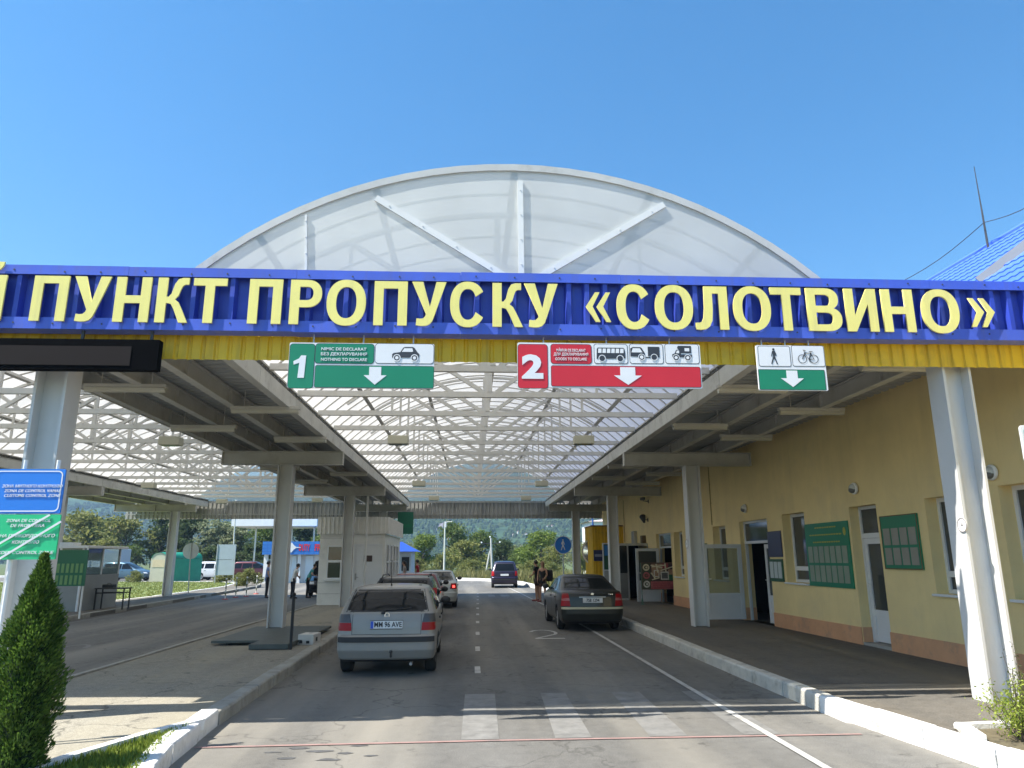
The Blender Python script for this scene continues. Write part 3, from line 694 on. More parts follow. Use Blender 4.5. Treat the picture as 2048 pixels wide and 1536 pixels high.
for a in ((165, 780, 338, 780, 4.6, 'under the middle roof strip just right of the left front column'), (342, 860, 472, 860, 4.5, 'in line behind the one beside the left front column'), (462, 823, 600, 823, 4.6, 'below the green number 1 lane sign, under the middle roof strip'),
          (562, 882, 640, 882, 4.55, 'just in front of the middle cross beam, inner row'), (1449, 782, 1560, 782, 4.6, 'left of and below the pedestrian and bicycle sign'), (1556, 826, 1690, 826, 4.6, 'against the yellow wall, nearest on the right'), (1345, 856, 1455, 856, 4.6, 'under the right eave, second behind the pedestrian sign'), (1440, 878, 1545, 878, 4.6, 'along the yellow wall, second behind the nearest'),
          (1745, 738, 1850, 738, 4.62, 'beside the top of the sunlit right front column'), (1215, 935, 1295, 935, 4.6, 'under the right eave behind the first cross beam'), (1295, 950, 1360, 950, 4.6, 'near the yellow wall behind the first cross beam'), (1185, 958, 1250, 958, 4.6, 'under the right eave, the farthest there'), (1250, 968, 1320, 968, 4.6, 'near the yellow wall in front of the second cross beam'),
          (530, 938, 590, 938, 4.58, 'just behind the middle cross beam, outer row'), (660, 950, 735, 950, 4.58, 'between the two middle cross beams, inner row'), (590, 965, 655, 965, 4.58, 'between the two middle cross beams, outer row')): tube_lamp(*a)
def flood(u, v, zz, where):
    p = G(u, v, zz); t = thing('flood_lamp', 'cream box floodlight hung %s' % where, 'floodlight', p, 0, 'box floodlights under the vaults')
    C = mat('cream enamel', (0.60, 0.58, 0.45), 0.45, var=.05)
    mb = MB(); mb.bbox(-.25, .25, -.16, .16, -.09, .12, 0.02); mb.build('housing', C, t, world=False)
    mb = MB(); mb.box(-.21, .21, -.12, .12, -.098, -.089); mb.build('lens', GLASSC, t, world=False)
    [MB().bar((sx, 0, .12), (sx, 0, ZD+.03-zz), .02, .02).build('bracket', STEEL, t, world=False) for sx in (-.2, .2)]
for a in ((797, 882, 4.75, 'left over the road, the nearest'), (1167, 882, 4.75, 'right over the road, the nearest'), (838, 968, 4.75, 'left over the road, the middle one'), (1083, 968, 4.75, 'right over the road, the middle one'), (868, 997, 4.75, 'left over the road, the farthest'), (1052, 997, 4.75, 'right over the road, the farthest'),
          (342, 884, 4.75, 'over the left lane, beside the middle roof strip'), (298, 972, 4.75, 'over the left lane, at its outer eave'), (635, 1001, 4.75, 'over the left lane, far end near the white booth'), (444, 1003, 4.75, 'over the left lane, far end at its outer eave')): flood(*a)
# ------------------------------------------------------------------ signs
YS = 8.60
def srect(mb, u0, u1, v0, v1, r, y0, y1):
    a, b = PY((u0+u1)/2, v0, y0), PY((u0+u1)/2, v1, y0); vm = (v0+v1)/2
    mb.rrect(PY(u0, vm, y0).x, PY(u1, vm, y0).x, b.z, a.z, r, y0, y1)
def sp(pts, y, uc, vc, sc):      # icon points (in px around uc,vc) -> world x,z
    o = PY(uc, vc, y); k = (PY(uc+10, vc, y).x-o.x)/10*sc
    return [(o.x+p[0]*k, o.z-p[1]*k) for p in pts]
def ring2(mb, uc, vc, cx, cy, r, wd, y, sc=1.0, n=20):
    o = PY(uc, vc, y); k = (PY(uc+10, vc, y).x-o.x)/10*sc
    pts = [(o.x+(cx+r*math.cos(2*PI*i/n))*k, o.z-(cy+r*math.sin(2*PI*i/n))*k) for i in range(n)]
    pin = [(o.x+(cx+(r-wd)*math.cos(2*PI*i/n))*k, o.z-(cy+(r-wd)*math.sin(2*PI*i/n))*k) for i in range(n)]
    vs = [(p[0], y, p[1]) for p in pts]+[(p[0], y, p[1]) for p in pin]
    mb.add(vs, [(i, (i+1) % n, n+(i+1) % n, n+i) for i in range(n)])
def disc2(mb, uc, vc, cx, cy, r, y0, y1, sc=1.0, n=18):
    mb.prism(sp([(cx+r*math.cos(2*PI*i/n), cy+r*math.sin(2*PI*i/n)) for i in range(n)], y0, uc, vc, sc), 'y', y0, y1)
def lane_sign(label, u0, u1, v0, v1):
    p = PY((u0+u1)/2, v0, YS); t = thing('lane_sign', label, 'sign', p)
    mb = MB(); srect(mb, u0, u1, v0, v1, 0.02, YS, YS+0.025); mb.build('backing', SIGNW, t)
    for f in (0.15, 0.5, 0.85):
        mb = MB(); x = PY(u0+(u1-u0)*f, v0, YS).x; mb.box(x-.015, x+.015, YS+.026, YS+.20, p.z-.12, p.z-.09); mb.cyl((x, YS+.19, p.z-.105), (x, YS+.19, ZB+.005), .01, n=6); mb.build('hanger', ALU, t)
    return t
def panel(t, u0, u1, v0, v1, m, r=0.035, y=YS-0.004, frame=True):
    if frame:
        mb = MB(); srect(mb, u0-1, u1+1, v0-1, v1+1, r+.004, y+.001, y+.005); mb.build('panel_edge', INK, t)
    mb = MB(); srect(mb, u0, u1, v0, v1, r, y, y+0.006); return mb.build('panel', m, t)
def arrow(t, uc, v0, v1, hw, sh, m=SIGNW, y=YS-0.008):
    vc = (v0+v1)/2; h = (v1-v0)/2
    mb = MB(); mb.prism(sp([(-sh, -h), (sh, -h), (sh, -h+2*h*.47), (hw, -h+2*h*.47), (0, h), (-hw, -h+2*h*.47), (-sh, -h+2*h*.47)], y, uc, vc, 1), 'y', y, y+.003); mb.build('arrow', m, t)
def txt(t, body, uc, vc, hpx, wpx, m, y=YS-0.008, bold=0.015, shear=0.0, name='lettering'):
    o = PY(uc, vc, y); k = (PY(uc+10, vc, y).x-o.x)/10
    ob = text(body, hpx*k/0.70, o, m, t, name, bold=bold, shear=shear)
    xs = [v.co.x for v in ob.data.vertices]; zs = [v.co.z for v in ob.data.vertices]; cx = (max(xs)+min(xs))/2; cz = (max(zs)+min(zs))/2; wnow = max(xs)-min(xs); org = ORG[ob.name]
    s = wpx*k/wnow
    for v in ob.data.vertices: v.co.x = (o.x-org.x)+(v.co.x-cx)*s; v.co.z = (o.z-org.z)+(v.co.z-cz)
    return ob
# sign 1: nothing to declare
t1 = lane_sign('green sign with a white number 1 and a car pictogram hung under the blue fascia', 576.5, 868, 686.5, 776.5)
panel(t1, 578, 627.5, 688, 776, SIGNG); panel(t1, 631, 747.5, 688, 726.5, SIGNG); panel(t1, 751, 867, 688, 726.5, SIGNW); panel(t1, 630, 867, 732, 775, SIGNG, .02)
mb = MB(); mb.prism(sp([(-3, 23.5), (-1, -8), (-12, -4), (-13, -11), (-2, -17), (2, -23.5), (12, -23.5), (10, 23.5)], YS-.008, 599, 733, 1), 'y', YS-.008, YS-.005); mb.build('lettering', SIGNW, t1)
for b, v, wp in (('NIMIC DE DECLARAT', 698, 90), ('БЕЗ ДЕКЛАРУВАННЯ', 708.5, 92), ('NOTHING TO DECLARE', 719, 92)): txt(t1, b, 688, v, 6.0, wp, SIGNW, bold=.012)
arrow(t1, 750, 733, 770, 23, 12)
CAR = [(-29, 9), (-29, 2), (-26, -1), (-12, -3), (-6, -13), (-2, -14.5), (14, -14.5), (18, -12), (24, -3), (28, 1), (27, 9), (22, 10), (22, 9), (-12, 9), (-25, 10)]
def carsign(t, uc, vc, sc):
    y = YS-0.008; mb = MB(); mb.prism(sp(CAR, y, uc, vc, sc), 'y', y, y+.003)
    for cx in (-19, 18): disc2(mb, uc, vc, cx, 9.5, 6.2, y-.0025, y, sc)
    mb.cm = 1; mb.prism(sp([(-9, -3.5), (-4, -11.5), (13, -11.8), (15, -5), (13, -3.5)], y, uc, vc, sc), 'y', y-.002, y+.001)
    for cx in (-19, 18): ring2(mb, uc, vc, cx, 9.5, 8.0, 1.8, y-.0035, sc); disc2(mb, uc, vc, cx, 9.5, 3.6, y-.0045, y-.002, sc)
    mb.build('car_pictogram', [INK, SIGNW], t)
carsign(t1, 812, 707, 0.95)
# sign 2: goods to declare
t2 = lane_sign('red sign with a white number 2, bus and truck pictograms hung under the blue fascia', 1035, 1402, 687, 776)
panel(t2, 1036.5, 1095, 689, 776, SIGNR); panel(t2, 1102, 1182.5, 689, 727, SIGNR)
for a, b in ((1189, 1254.5), (1260, 1325.5), (1331, 1397)): panel(t2, a, b, 689, 726.5, SIGNW, .025)
panel(t2, 1103, 1401, 733, 773, SIGNR, .02)
txt(t2, '2', 1065, 733, 45, 43, SIGNW, bold=.045)
for b, v, wp in (('MĂRFURI DE DECLARAT', 699.5, 58), ('ДЛЯ ДЕКЛАРУВАННЯ', 709, 69), ('GOODS TO DECLARE', 718, 63)): txt(t2, b, 1142, v, 5.6, wp, SIGNW, bold=.010)
arrow(t2, 1256, 734, 770, 28, 15)
y = YS-0.008
mb = MB(); mb.prism(sp([(-29, 11), (-28, -9), (-26, -12), (25, -12), (27, -10), (28.5, 0), (28.5, 9), (24, 10), (-24, 11)], y, 1222, 707, 1), 'y', y, y+.003)
for cx in (-18, 18): disc2(mb, 1222, 707, cx, 10, 5.6, y-.003, y-.001)
mb.cm = 1
for i in range(6): mb.prism(sp([(-26+i*8.8, -1), (-25+i*8.8, -10), (-18.6+i*8.8, -10), (-19+i*8.8, -1)], y, 1222, 707, 1), 'y', y-.002, y+.001)
for cx in (-18, 18): ring2(mb, 1222, 707, cx, 10, 7.2, 1.5, y-.002)
mb.build('bus_pictogram', [INK, SIGNW], t2)
mb = MB(); mb.prism(sp([(-32, 6), (-32, -10), (-27, -13), (-12, -13), (-9, -11), (-3, 0), (-3.5, 6), (-6, 7)], y, 1293, 707, 1), 'y', y, y+.003); mb.prism(sp([(3, 5), (3, -14), (26, -14), (26, 5)], y, 1293, 707, 1), 'y', y, y+.003); mb.prism(sp([(-2, 7), (26, 5.2), (26, 7.5), (-2, 9)], y, 1293, 707, 1), 'y', y, y+.003)
for cx in (-10, 15): disc2(mb, 1293, 707, cx, 7.5, 5.6, y-.003, y-.001)
mb.cm = 1; mb.prism(sp([(-30, -2), (-27, -10.5), (-13, -10.5), (-8, -2)], y, 1293, 707, 1), 'y', y-.002, y+.001); disc2(mb, 1293, 707, -10, 7.5, 3.6, y-.005, y-.003)
for cx in (-10, 15): ring2(mb, 1293, 707, cx, 7.5, 7, 1.3, y-.0035)
mb.build('trailer_pictogram', [INK, SIGNW], t2)
mb = MB(); mb.prism(sp([(-21, 7), (-21, 1), (-16, -1), (-12, -9), (-6, -10), (-10, -13), (-8, -18), (20, -18), (20, -2), (-2, -2), (-2, 1), (21, 1), (21, 7)], y, 1364, 708, .93), 'y', y, y+.003)
for cx in (-13, 12): disc2(mb, 1364, 708, cx, 8, 6, y-.003, y-.001, .93)
mb.cm = 1; mb.prism(sp([(6, -6), (6, -13), (16, -13), (16, -6)], y, 1364, 708, .93), 'y', y-.002, y+.001); mb.prism(sp([(-13, -1.5), (-10.5, -7.5), (-6, -7.5), (-6, -1.5)], y, 1364, 708, .93), 'y', y-.002, y+.001)
for cx in (-13, 12): disc2(mb, 1364, 708, cx, 8, 3.4, y-.005, y-.003, .93); ring2(mb, 1364, 708, cx, 8, 7.4, 1.3, y-.0035, .93)
mb.build('camper_pictogram', [INK, SIGNW], t2)
# sign 3: pedestrians and bicycles
t3 = lane_sign('white and green sign with walking man and bicycle pictograms at the right of the fascia', 1515, 1652, 691, 781)
panel(t3, 1517.5, 1580, 693, 732, SIGNW, .02); panel(t3, 1585, 1648, 692, 732, SIGNW, .02); panel(t3, 1519, 1650, 740, 779, SIGNG, .01)
arrow(t3, 1585, 741, 774, 23, 11)
def walker(mb, uc, vc, sc, y, th=.003, flip=1):
    Q = lambda L: mb.prism(sp([(flip*a, b) for a, b in L], y, uc, vc, sc), 'y', y, y+th)
    disc2(mb, uc, vc, 0, -15.5, 2.4, y, y+th, sc, 12)
    Q([(-2.5, -12.5), (2, -12.8), (4.5, -8), (5.5, -2), (3.8, -1.5), (2.6, -6), (2.2, 0), (-1.8, 0), (-1.5, -8), (-3.5, -4), (-4.5, 0), (-5.8, -.8), (-4.6, -6)])
    Q([(-1.8, .2), (2.2, .2), (4.5, 8), (7, 16), (4.8, 16.3), (2.6, 9.5), (0.4, 4), (-2.5, 9), (-5, 16), (-7, 15.5), (-4.5, 7.5)])
mb = MB(); walker(mb, 1548, 713, .95, y); mb.build('walker_pictogram', INK, t3)
mb = MB()
for cx in (-11.5, 11.5): ring2(mb, 1616, 714, cx, 4, 9, 1.3, y)
Q = lambda a, b: mb.prism(sp([(a[0]-.7, a[1]-.5), (a[0]+.7, a[1]+.5), (b[0]+.7, b[1]+.5), (b[0]-.7, b[1]-.5)], y, 1616, 714, 1), 'y', y-.002, y+.001)
for a, b in (((-11.5, 4), (-5, -10)), ((-5, -8), (6, -8)), ((-5.5, -7), (1.5, 5)), ((1.5, 5), (6.5, -9)), ((6, -8), (11.5, 4)), ((1.5, 5), (11.5, 4)), ((-6, -11), (-8, -14)), ((-8.5, -14), (-3.5, -13)), ((3, -11), (10, -11.5)), ((1.5, 5), (3, 10))): Q(a, b)
mb.build('bicycle_pictogram', INK, t3)

# LED ticker at the left
p = PY(150, 708, 8.6); xl, xr = PY(-260, 708, 8.6).x, PY(316, 708, 8.6).x; z0, z1 = PY(100, 738, 8.6).z, PY(100, 677, 8.6).z
led = thing('ticker_display', 'long black unlit ticker display hung under the blue fascia beside the left column', 'display', (xr-1, 8.6, z1))
mb = MB(); mb.box(xl, xr, 8.60, 8.715, z0, z1); mb.build('housing', LEDB, led)
mb = MB(); mb.box(xl+.2, PY(262, 708, 8.6).x, 8.592, 8.599, z0+.05, z1-.09); mb.build('screen', mat('led face', (0.016, 0.012, 0.011), 0.8, spec=0.15), led)
for f in (0.3, 0.7, 0.95): MB().bar((xl+(xr-xl)*f, 8.76, z1-.02), (xl+(xr-xl)*f, 8.76, ZB+.005), .03, .03).build('hanger', DKGREY, led)

# customs zone and border zone boards on white posts, front left
YB = 7.85
def zboard(name, label, c4, m, edge):
    xl, xr = PY(c4[0], c4[2], YB).x, PY(c4[1], c4[2], YB).x; zt, zb = PY(60, c4[2], YB).z, PY(60, c4[3], YB).z
    t = thing(name, label, 'sign', ((xl+xr)/2, YB, 0.14)); mb = MB(); mb.rrect(xl, xr, zb, zt, .012, YB, YB+.02); mb.build('panel', m, t)
    return t, xl, xr, zb, zt
post = MB()
tb, xl, xr, zb, zt = zboard('customs_zone_sign', 'blue three-language customs control zone board with a white border, left front', (-10, 132, 938, 1027), SIGNB, True)
mb = MB(); i_ = 0.022; r = .05
def rr(x0, x1, z0, z1, r, seg=5):
    o = []
    for cx, cz, a0 in ((x1-r, z1-r, 0), (x0+r, z1-r, 90), (x0+r, z0+r, 180), (x1-r, z0+r, 270)):
        for i in range(seg+1):
            a = math.radians(a0+90*i/seg); o.append((cx+r*math.cos(a), cz+r*math.sin(a)))
    return o
A_, B_ = rr(xl+.018, xr-.018, zb+.018, zt-.018, .05), rr(xl+.030, xr-.030, zb+.030, zt-.030, .04); n = len(A_)
mb.add([(p[0], YB-.004, p[1]) for p in A_]+[(p[0], YB-.004, p[1]) for p in B_], [(i, (i+1) % n, n+(i+1) % n, n+i) for i in range(n)]); mb.build('border_line', SIGNW, tb)
for b, v, wp in (('ЗОНА МИТНОГО КОНТРОЛЮ', 972, 121), ('ZONA DE CONTROL VAMAL', 981.5, 113), ('CUSTOMS CONTROL ZONE', 991, 113)): txt(tb, b, 65, v, 6.0, wp, SIGNW, y=YB-.006, bold=.010, shear=.2)
for u in (38, 105):
    x = PY(u, 980, YB).x; MB().cyl((x, YB+.045, .12), (x, YB+.045, zt+.10), .02, n=10).build('post', WHITE, tb)
tg, xl, xr, zb, zt = zboard('border_zone_sign', 'green border control zone board crossed by two white diagonal bars, under the blue board', (-20, 122, 1029, 1119), SIGNBR, False)
tg.location.y += 0
for b, u, v, wp in (('ZONA DE CONTROL', 57, 1041, 89), ('DE FRONTIERA', 55, 1051, 68), ('ЗОНА ПРИКОРДОННОГО', 48, 1072, 124), ('КОНТРОЛЮ', 51, 1084, 54), ('BORDER CONTROL ZONE', 44, 1105, 126)): txt(tg, b, u, v, 6.2, wp, SIGNW, y=YB-.006, bold=.010, shear=.2)
for (u0, v0, u1, v1) in ((-20, 1098, 100, 1029.5), (-20, 1129, 122, 1043)):
    a, b = PY(u0, v0, YB-.012), PY(u1, v1, YB-.012); MB().bar(a, b, .02, .006, up=(0, 1, 0)).build('diagonal_bar', SIGNW, tg)
# a white board just entering the frame at the right
xa, xb = PY(2044, 885, 7.4).x+.01, PY(2044, 885, 7.4).x+.75
t = thing('white_board', 'edge of a white framed notice board at the far right above the shrub', 'sign', (xa+.37, 7.4, .17))
mb = MB(); mb.rrect(xa, xb, PY(2045, 925, 7.4).z, PY(2045, 850, 7.4).z, .04, 7.4, 7.43); mb.build('panel', SIGNW, t)
mb = MB(); mb.rrect(xa+.03, xb-.03, PY(2045, 918, 7.4).z, PY(2045, 857, 7.4).z, .03, 7.393, 7.399); mb.build('border_line', SIGNG, t)
mb = MB(); mb.cyl((xa+.6, 7.46, .15), (xa+.6, 7.46, 3.4), .03, n=10); mb.build('post', WHITE, t)
# ------------------------------------------------------------------ the yellow building on the right
WP = Vector((7.98, 11.95, 0)); WD = Vector((-0.022, 1, 0)).normalized(); WN = Vector((WD.y, -WD.x, 0))
WF = Matrix((WD, WN, Vector((0, 0, 1)))).transposed().to_4x4(); WF.translation = WP     # local (s along the wall, n into the house, z)
def W(u, v):
    d = ray(u, v); t = (WP-CAM).dot(WN)/d.dot(WN); p = CAM+d*t; return (p-WP).dot(WD), p.z
def wmb(): return MB(WF)
WALL = mat('ochre render', (0.86, 0.68, 0.33), 0.85, var=0.06, scale=1.3, dirt=(0.74, 0.60, 0.33), dscale=0.8, damt=0.55, streak=(0.60, 0.48, 0.25), samt=0.26, sscale=2.6, bump=0.15, bscale=90)
PLINTH = mat('orange plinth', (0.68, 0.36, 0.19), 0.85, var=0.1, scale=2, dirt=(0.40, 0.27, 0.18), dscale=2.5, damt=0.7)
TILE = mat('blue metal roof tile', (0.09, 0.20, 0.66), 0.38, var=0.1, scale=2.0)
ZP = 0.175
bld = thing('border_building', 'long yellow rendered checkpoint building with orange plinth and blue tiled roof on the right', 'building', (7.98, 11.95, 0))
def rect(ul, vl, ur, vr, vb):    # far edge px (at top), near edge px (at top), bottom px at the far edge
    s1, za = W(ul, vl); s0, zb = W(ur, vr); _, zc = W(ul, vb) if vb else (0, ZP); return [s0, s1, zc if vb else ZP, (za+zb)/2]
O = {}
O['d1'] = rect(1478, 1044, 1533, 1037, None)
O['w1'] = rect(1563, 1029, 1607, 1024, 1163)
O['d2'] = rect(1697, 1013, 1751, 1009, None)
w1w = O['w1'][1]-O['w1'][0]
s, z1 = W(1848, 997); _, zb = W(1862, 1186); O['w3'] = [s-1.35, s, zb, z1]
s, z1 = W(1995, 972); O['w4'] = [s-1.0, s, zb, z1]
O['w5'] = rect(1425, 1055, 1450, 1050, 1158)
O['d3'] = rect(1312, 1069, 1341, 1064, None)
O['w6'] = rect(1347, 1066, 1364, 1062, 1152)
# front wall with real openings and reveals 0.3 deep
SA, SB, ZT_ = -8.5, 29.0, 5.3
S_ = sorted({SA, SB}|{q for r in O.values() for q in r[:2]}); Z_ = sorted({ZP-0.2, ZT_}|{q for r in O.values() for q in r[2:]})
mb = wmb()
for a, b in zip(S_[:-1], S_[1:]):
    for c, d in zip(Z_[:-1], Z_[1:]):
        m, k = (a+b)/2, (c+d)/2
        if any(r[0] < m < r[1] and r[2] < k < r[3] for r in O.values()): continue
        mb.add([(a, 0, c), (b, 0, c), (b, 0, d), (a, 0, d)], [(0, 1, 2, 3)])
D = 0.32
for s0, s1, z0, z1 in O.values():
    mb.add([(s0, 0, z0), (s0, D, z0), (s0, D, z1), (s0, 0, z1)], [(0, 1, 2, 3)]); mb.add([(s1, 0, z0), (s1, D, z0), (s1, D, z1), (s1, 0, z1)], [(0, 1, 2, 3)])
    mb.add([(s0, 0, z1), (s1, 0, z1), (s1, D, z1), (s0, D, z1)], [(0, 1, 2, 3)]); mb.add([(s0, 0, z0), (s1, 0, z0), (s1, D, z0), (s0, D, z0)], [(0, 1, 2, 3)])
mb.add([(SA, 0, 0), (SA, 9, 0), (SA, 9, ZT_), (SA, 4.3, 8.6), (SA, 0, ZT_)], [(0, 1, 2, 3, 4)]); mb.add([(SB, 0, 0), (SB, 9, 0), (SB, 9, ZT_), (SB, 4.3, 8.6), (SB, 0, ZT_)], [(0, 1, 2, 3, 4)])
mb.add([(SA, 9, 0), (SB, 9, 0), (SB, 9, ZT_), (SA, 9, ZT_)], [(0, 1, 2, 3)])
mb.build('wall', WALL, bld, fixn=False)
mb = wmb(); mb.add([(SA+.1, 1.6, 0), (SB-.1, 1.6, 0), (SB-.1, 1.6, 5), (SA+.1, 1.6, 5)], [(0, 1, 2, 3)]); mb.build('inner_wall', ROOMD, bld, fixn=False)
# plinth between the doors
mb = wmb(); s = SA; doors = sorted([O[k] for k in ('d1', 'd2', 'd3')], key=lambda r: r[0]); zp = W(1900, 1284)[1]
for r in doors+[[SB, SB]]:
    mb.bbox(s, r[0]-0.003, -0.025, 0.01, ZP-0.05, zp, 0.006)
    if r[0] < SB-1: mb.box(r[0]-0.004, r[0]+0.022, 0.012, D, ZP-.05, zp); mb.box(r[1]-0.022, r[1]+0.004, 0.012, D, ZP-.05, zp)
    s = r[1]+0.003
mb.build('plinth', PLINTH, bld)
def window(r, mull=0.78, split=None, inset=0.22):
    s0, s1, z0, z1 = r; f = 0.07; mb = wmb()
    mb.box(s0, s0+f, inset, inset+.07, z0, z1); mb.box(s1-f, s1, inset, inset+.07, z0, z1); mb.box(s0+f, s1-f, inset, inset+.07, z0, z0+f); mb.box(s0+f, s1-f, inset, inset+.07, z1-f, z1)
    zm = z0+(z1-z0)*(1-mull); mb.box(s0+f, s1-f, inset, inset+.07, zm-.05, zm+.05)
    if split: sm = s0+(s1-s0)*split; mb.box(sm-.04, sm+.04, inset, inset+.07, zm+.05, z1-f)
    o = mb.build('window', PVC, bld)
    mb = wmb(); mb.box(s0+f-.01, s1-f+.01, inset+.03, inset+.045, z0+f-.01, z1-f+.01); mb.build('pane', GLASSW, o)
    mb = wmb(); mb.bbox(s0-.04, s1+.04, -.07, inset, z0-.045, z0-.005, .008); mb.build('sill', PVC, o)
for k in ('w1', 'w3', 'w4', 'w5', 'w6'): window(O[k], 0.8, 0.5 if k in ('w3', 'w6') else None)
def doorleaf(mb, s0, s1, n0, n1, z0, z1, low=0.62):
    """leaf outline in a frame of its own: rails, stiles, lower panel"""
def leaf_frame(M, wd, h, low, zsill=0.02):
    mb = MB(M); f = 0.11
    mb.box(0, f, 0, .06, zsill, h); mb.box(wd-f, wd, 0, .06, zsill, h); mb.box(f, wd-f, 0, .06, h-f, h); mb.box(f, wd-f, 0, .06, zsill, zsill+f); mb.box(f, wd-f, 0, .06, low, low+f)
    mb.box(f, wd-f, .02, .04, zsill+f, low); mb.box(f+.05, wd-f-.05, .008, .0195, zsill+f+.05, low-.05)
    return mb, f
def leaf(M, wd, h, low, glass, label=None):
    mb, f = leaf_frame(M, wd, h, low); o = mb.build('door', PVC, bld)
    if label: o['label'] = label
    mb = MB(M); mb.box(f-.01, wd-f+.01, .024, .036, low+f-.01, h-f+.01); mb.build('pane', glass, o)
    mb = MB(M); mb.box(.035, .075, -.012, -.001, .95, 1.2); mb.tube([(.055, -.013, 1.12), (.055, -.05, 1.12), (.17, -.055, 1.12)], .011, 8); mb.build('handle', WHITE, o)
def frame_at(s, n, z, ang):      # local x axis turned by ang from the outward normal
    a = WF @ Matrix.Translation((s, n, z)) @ Matrix.Rotation(ang, 4, 'Z'); return a
# double door with one leaf standing open towards the road
s0, s1, z0, z1 = O['d1']; ztr = z0+2.1
mb = wmb(); f = .06
mb.box(s0, s0+f, .12, .2, z0, z1); mb.box(s1-f, s1, .12, .2, z0, z1); mb.box(s0+f, s1-f, .12, .2, z1-f, z1); mb.box(s0+f, s1-f, .12, .2, ztr, ztr+.07)
o = mb.build('door_frame', PVC, bld); mb = wmb(); mb.box(s0+f, s1-f, .15, .165, ztr+.07, z1-f); mb.build('transom_pane', GLASSW, o)
Mx = Matrix((-WN, WD, Vector((0, 0, 1)))).transposed().to_4x4(); Mx.translation = WF @ Vector((s1-.1, 0.02, ZP))
Mx = Matrix((-WN, -WD, Vector((0, 0, 1)))).transposed().to_4x4(); Mx.translation = WF @ Vector((s1+.06, -0.03, ZP+.01))
def hingeleaf(s, wd, h, low, glass, label):
    # leaf at right angles to the wall, its face towards the viewer; x runs from the free edge to the hinge
    M = Matrix((WN, WD, Vector((0, 0, 1)))).transposed().to_4x4(); M.translation = WF @ Vector((s, -wd-0.03, ZP+.012)); leaf(M, wd, h, low, glass, label)
hingeleaf(s1-.08, 1.12, 2.08, 0.62, GLASSC, 'white glazed door leaf standing wide open')
M = Matrix((-WD, WN, Vector((0, 0, 1)))).transposed().to_4x4(); M.translation = WF @ Vector((s0+.06+.55, 0.13, ZP+.012)); leaf(M, .55, 2.05, .62, GLASSW)
# glazed door near the column
s0, s1, z0, z1 = O['d2']
ztr = W(1726, 1075)[1]; ztr = z0+(z1-z0)*.765
mb = wmb(); mb.box(s0, s0+f, .2, .28, z0, z1); mb.box(s1-f, s1, .2, .28, z0, z1); mb.box(s0+f, s1-f, .2, .28, z1-f, z1); mb.box(s0+f, s1-f, .2, .28, ztr, ztr+.1)
o = mb.build('door_frame', PVC, bld); mb = wmb(); mb.box(s0+f, s1-f, .23, .245, ztr+.1, z1-f); mb.build('transom_pane', GLASSW, o)
M = Matrix((-WD, WN, Vector((0, 0, 1)))).transposed().to_4x4(); M.translation = WF @ Vector((s1-f-.003, 0.21, ZP+.06)); leaf(M, s1-s0-2*f-.006, ztr-z0-.065, .52, GLASSW)
mb = wmb(); mb.box(s0, s1, 0.0, .3, ZP-.1, ZP+.055); mb.build('doorstep', CONC, bld)
# far door with its leaf open
s0, s1, z0, z1 = O['d3']
mb = wmb(); mb.box(s0, s0+f, .12, .2, z0, z1); mb.box(s1-f, s1, .12, .2, z0, z1); mb.box(s0+f, s1-f, .12, .2, z1-f, z1); mb.box(s0+f, s1-f, .12, .2, z0+2.1, z0+2.16); o = mb.build('door_frame', PVC, bld)
mb = wmb(); mb.box(s0+f, s1-f, .15, .165, z0+2.16, z1-f); mb.build('transom_pane', GLASSW, o)
hingeleaf(s1-.4, 0.95, 2.08, 0.72, GLASSW, 'white door leaf with dark pane standing open behind the poster')
# dark glazed vestibule at the far end
ya = 31.4; xa, xb = PY(1236, 1150, ya).x, 7.56; zt = PY(1250, 1088, ya).z
mb = MB()
for x in (xa, (xa+xb)/2-.25, xb-.05): mb.box(x, x+.06, ya, ya+.06, ZP, zt)
mb.box(xa, xb, ya+.003, ya+.057, zt-.07, zt-.003); mb.box(xa+.06, (xa+xb)/2-.25, ya, ya+.06, ZP, ZP+.07)
mb.box(xa, xa+.06, ya+2.0, ya+2.06, ZP, zt); mb.box(xa, xb, ya+.06, ya+2.06, zt-.002, zt+.03)
v = mb.build('vestibule', ALU, bld)
mb = MB(); mb.box(xa+.06, (xa+xb)/2-.25, ya+.02, ya+.035, ZP+1.12, zt-.07); mb.box(xa+.02, xa+.035, ya+.06, ya+2, ZP+.1, zt-.07); mb.build('pane', GLASSD, v)
mb = MB(); mb.box(xa+.06, (xa+xb)/2-.25, ya+.02, ya+.035, ZP+.07, ZP+1.1); mb.build('kick_panel', mat('grey panel', (.17, .17, .165), .5, var=.1), v)
mb = MB(); mb.box(xa+.08, xb-.02, ya+1.7, ya+1.75, ZP, zt-.01); mb.build('back_panel', ROOMD, v)
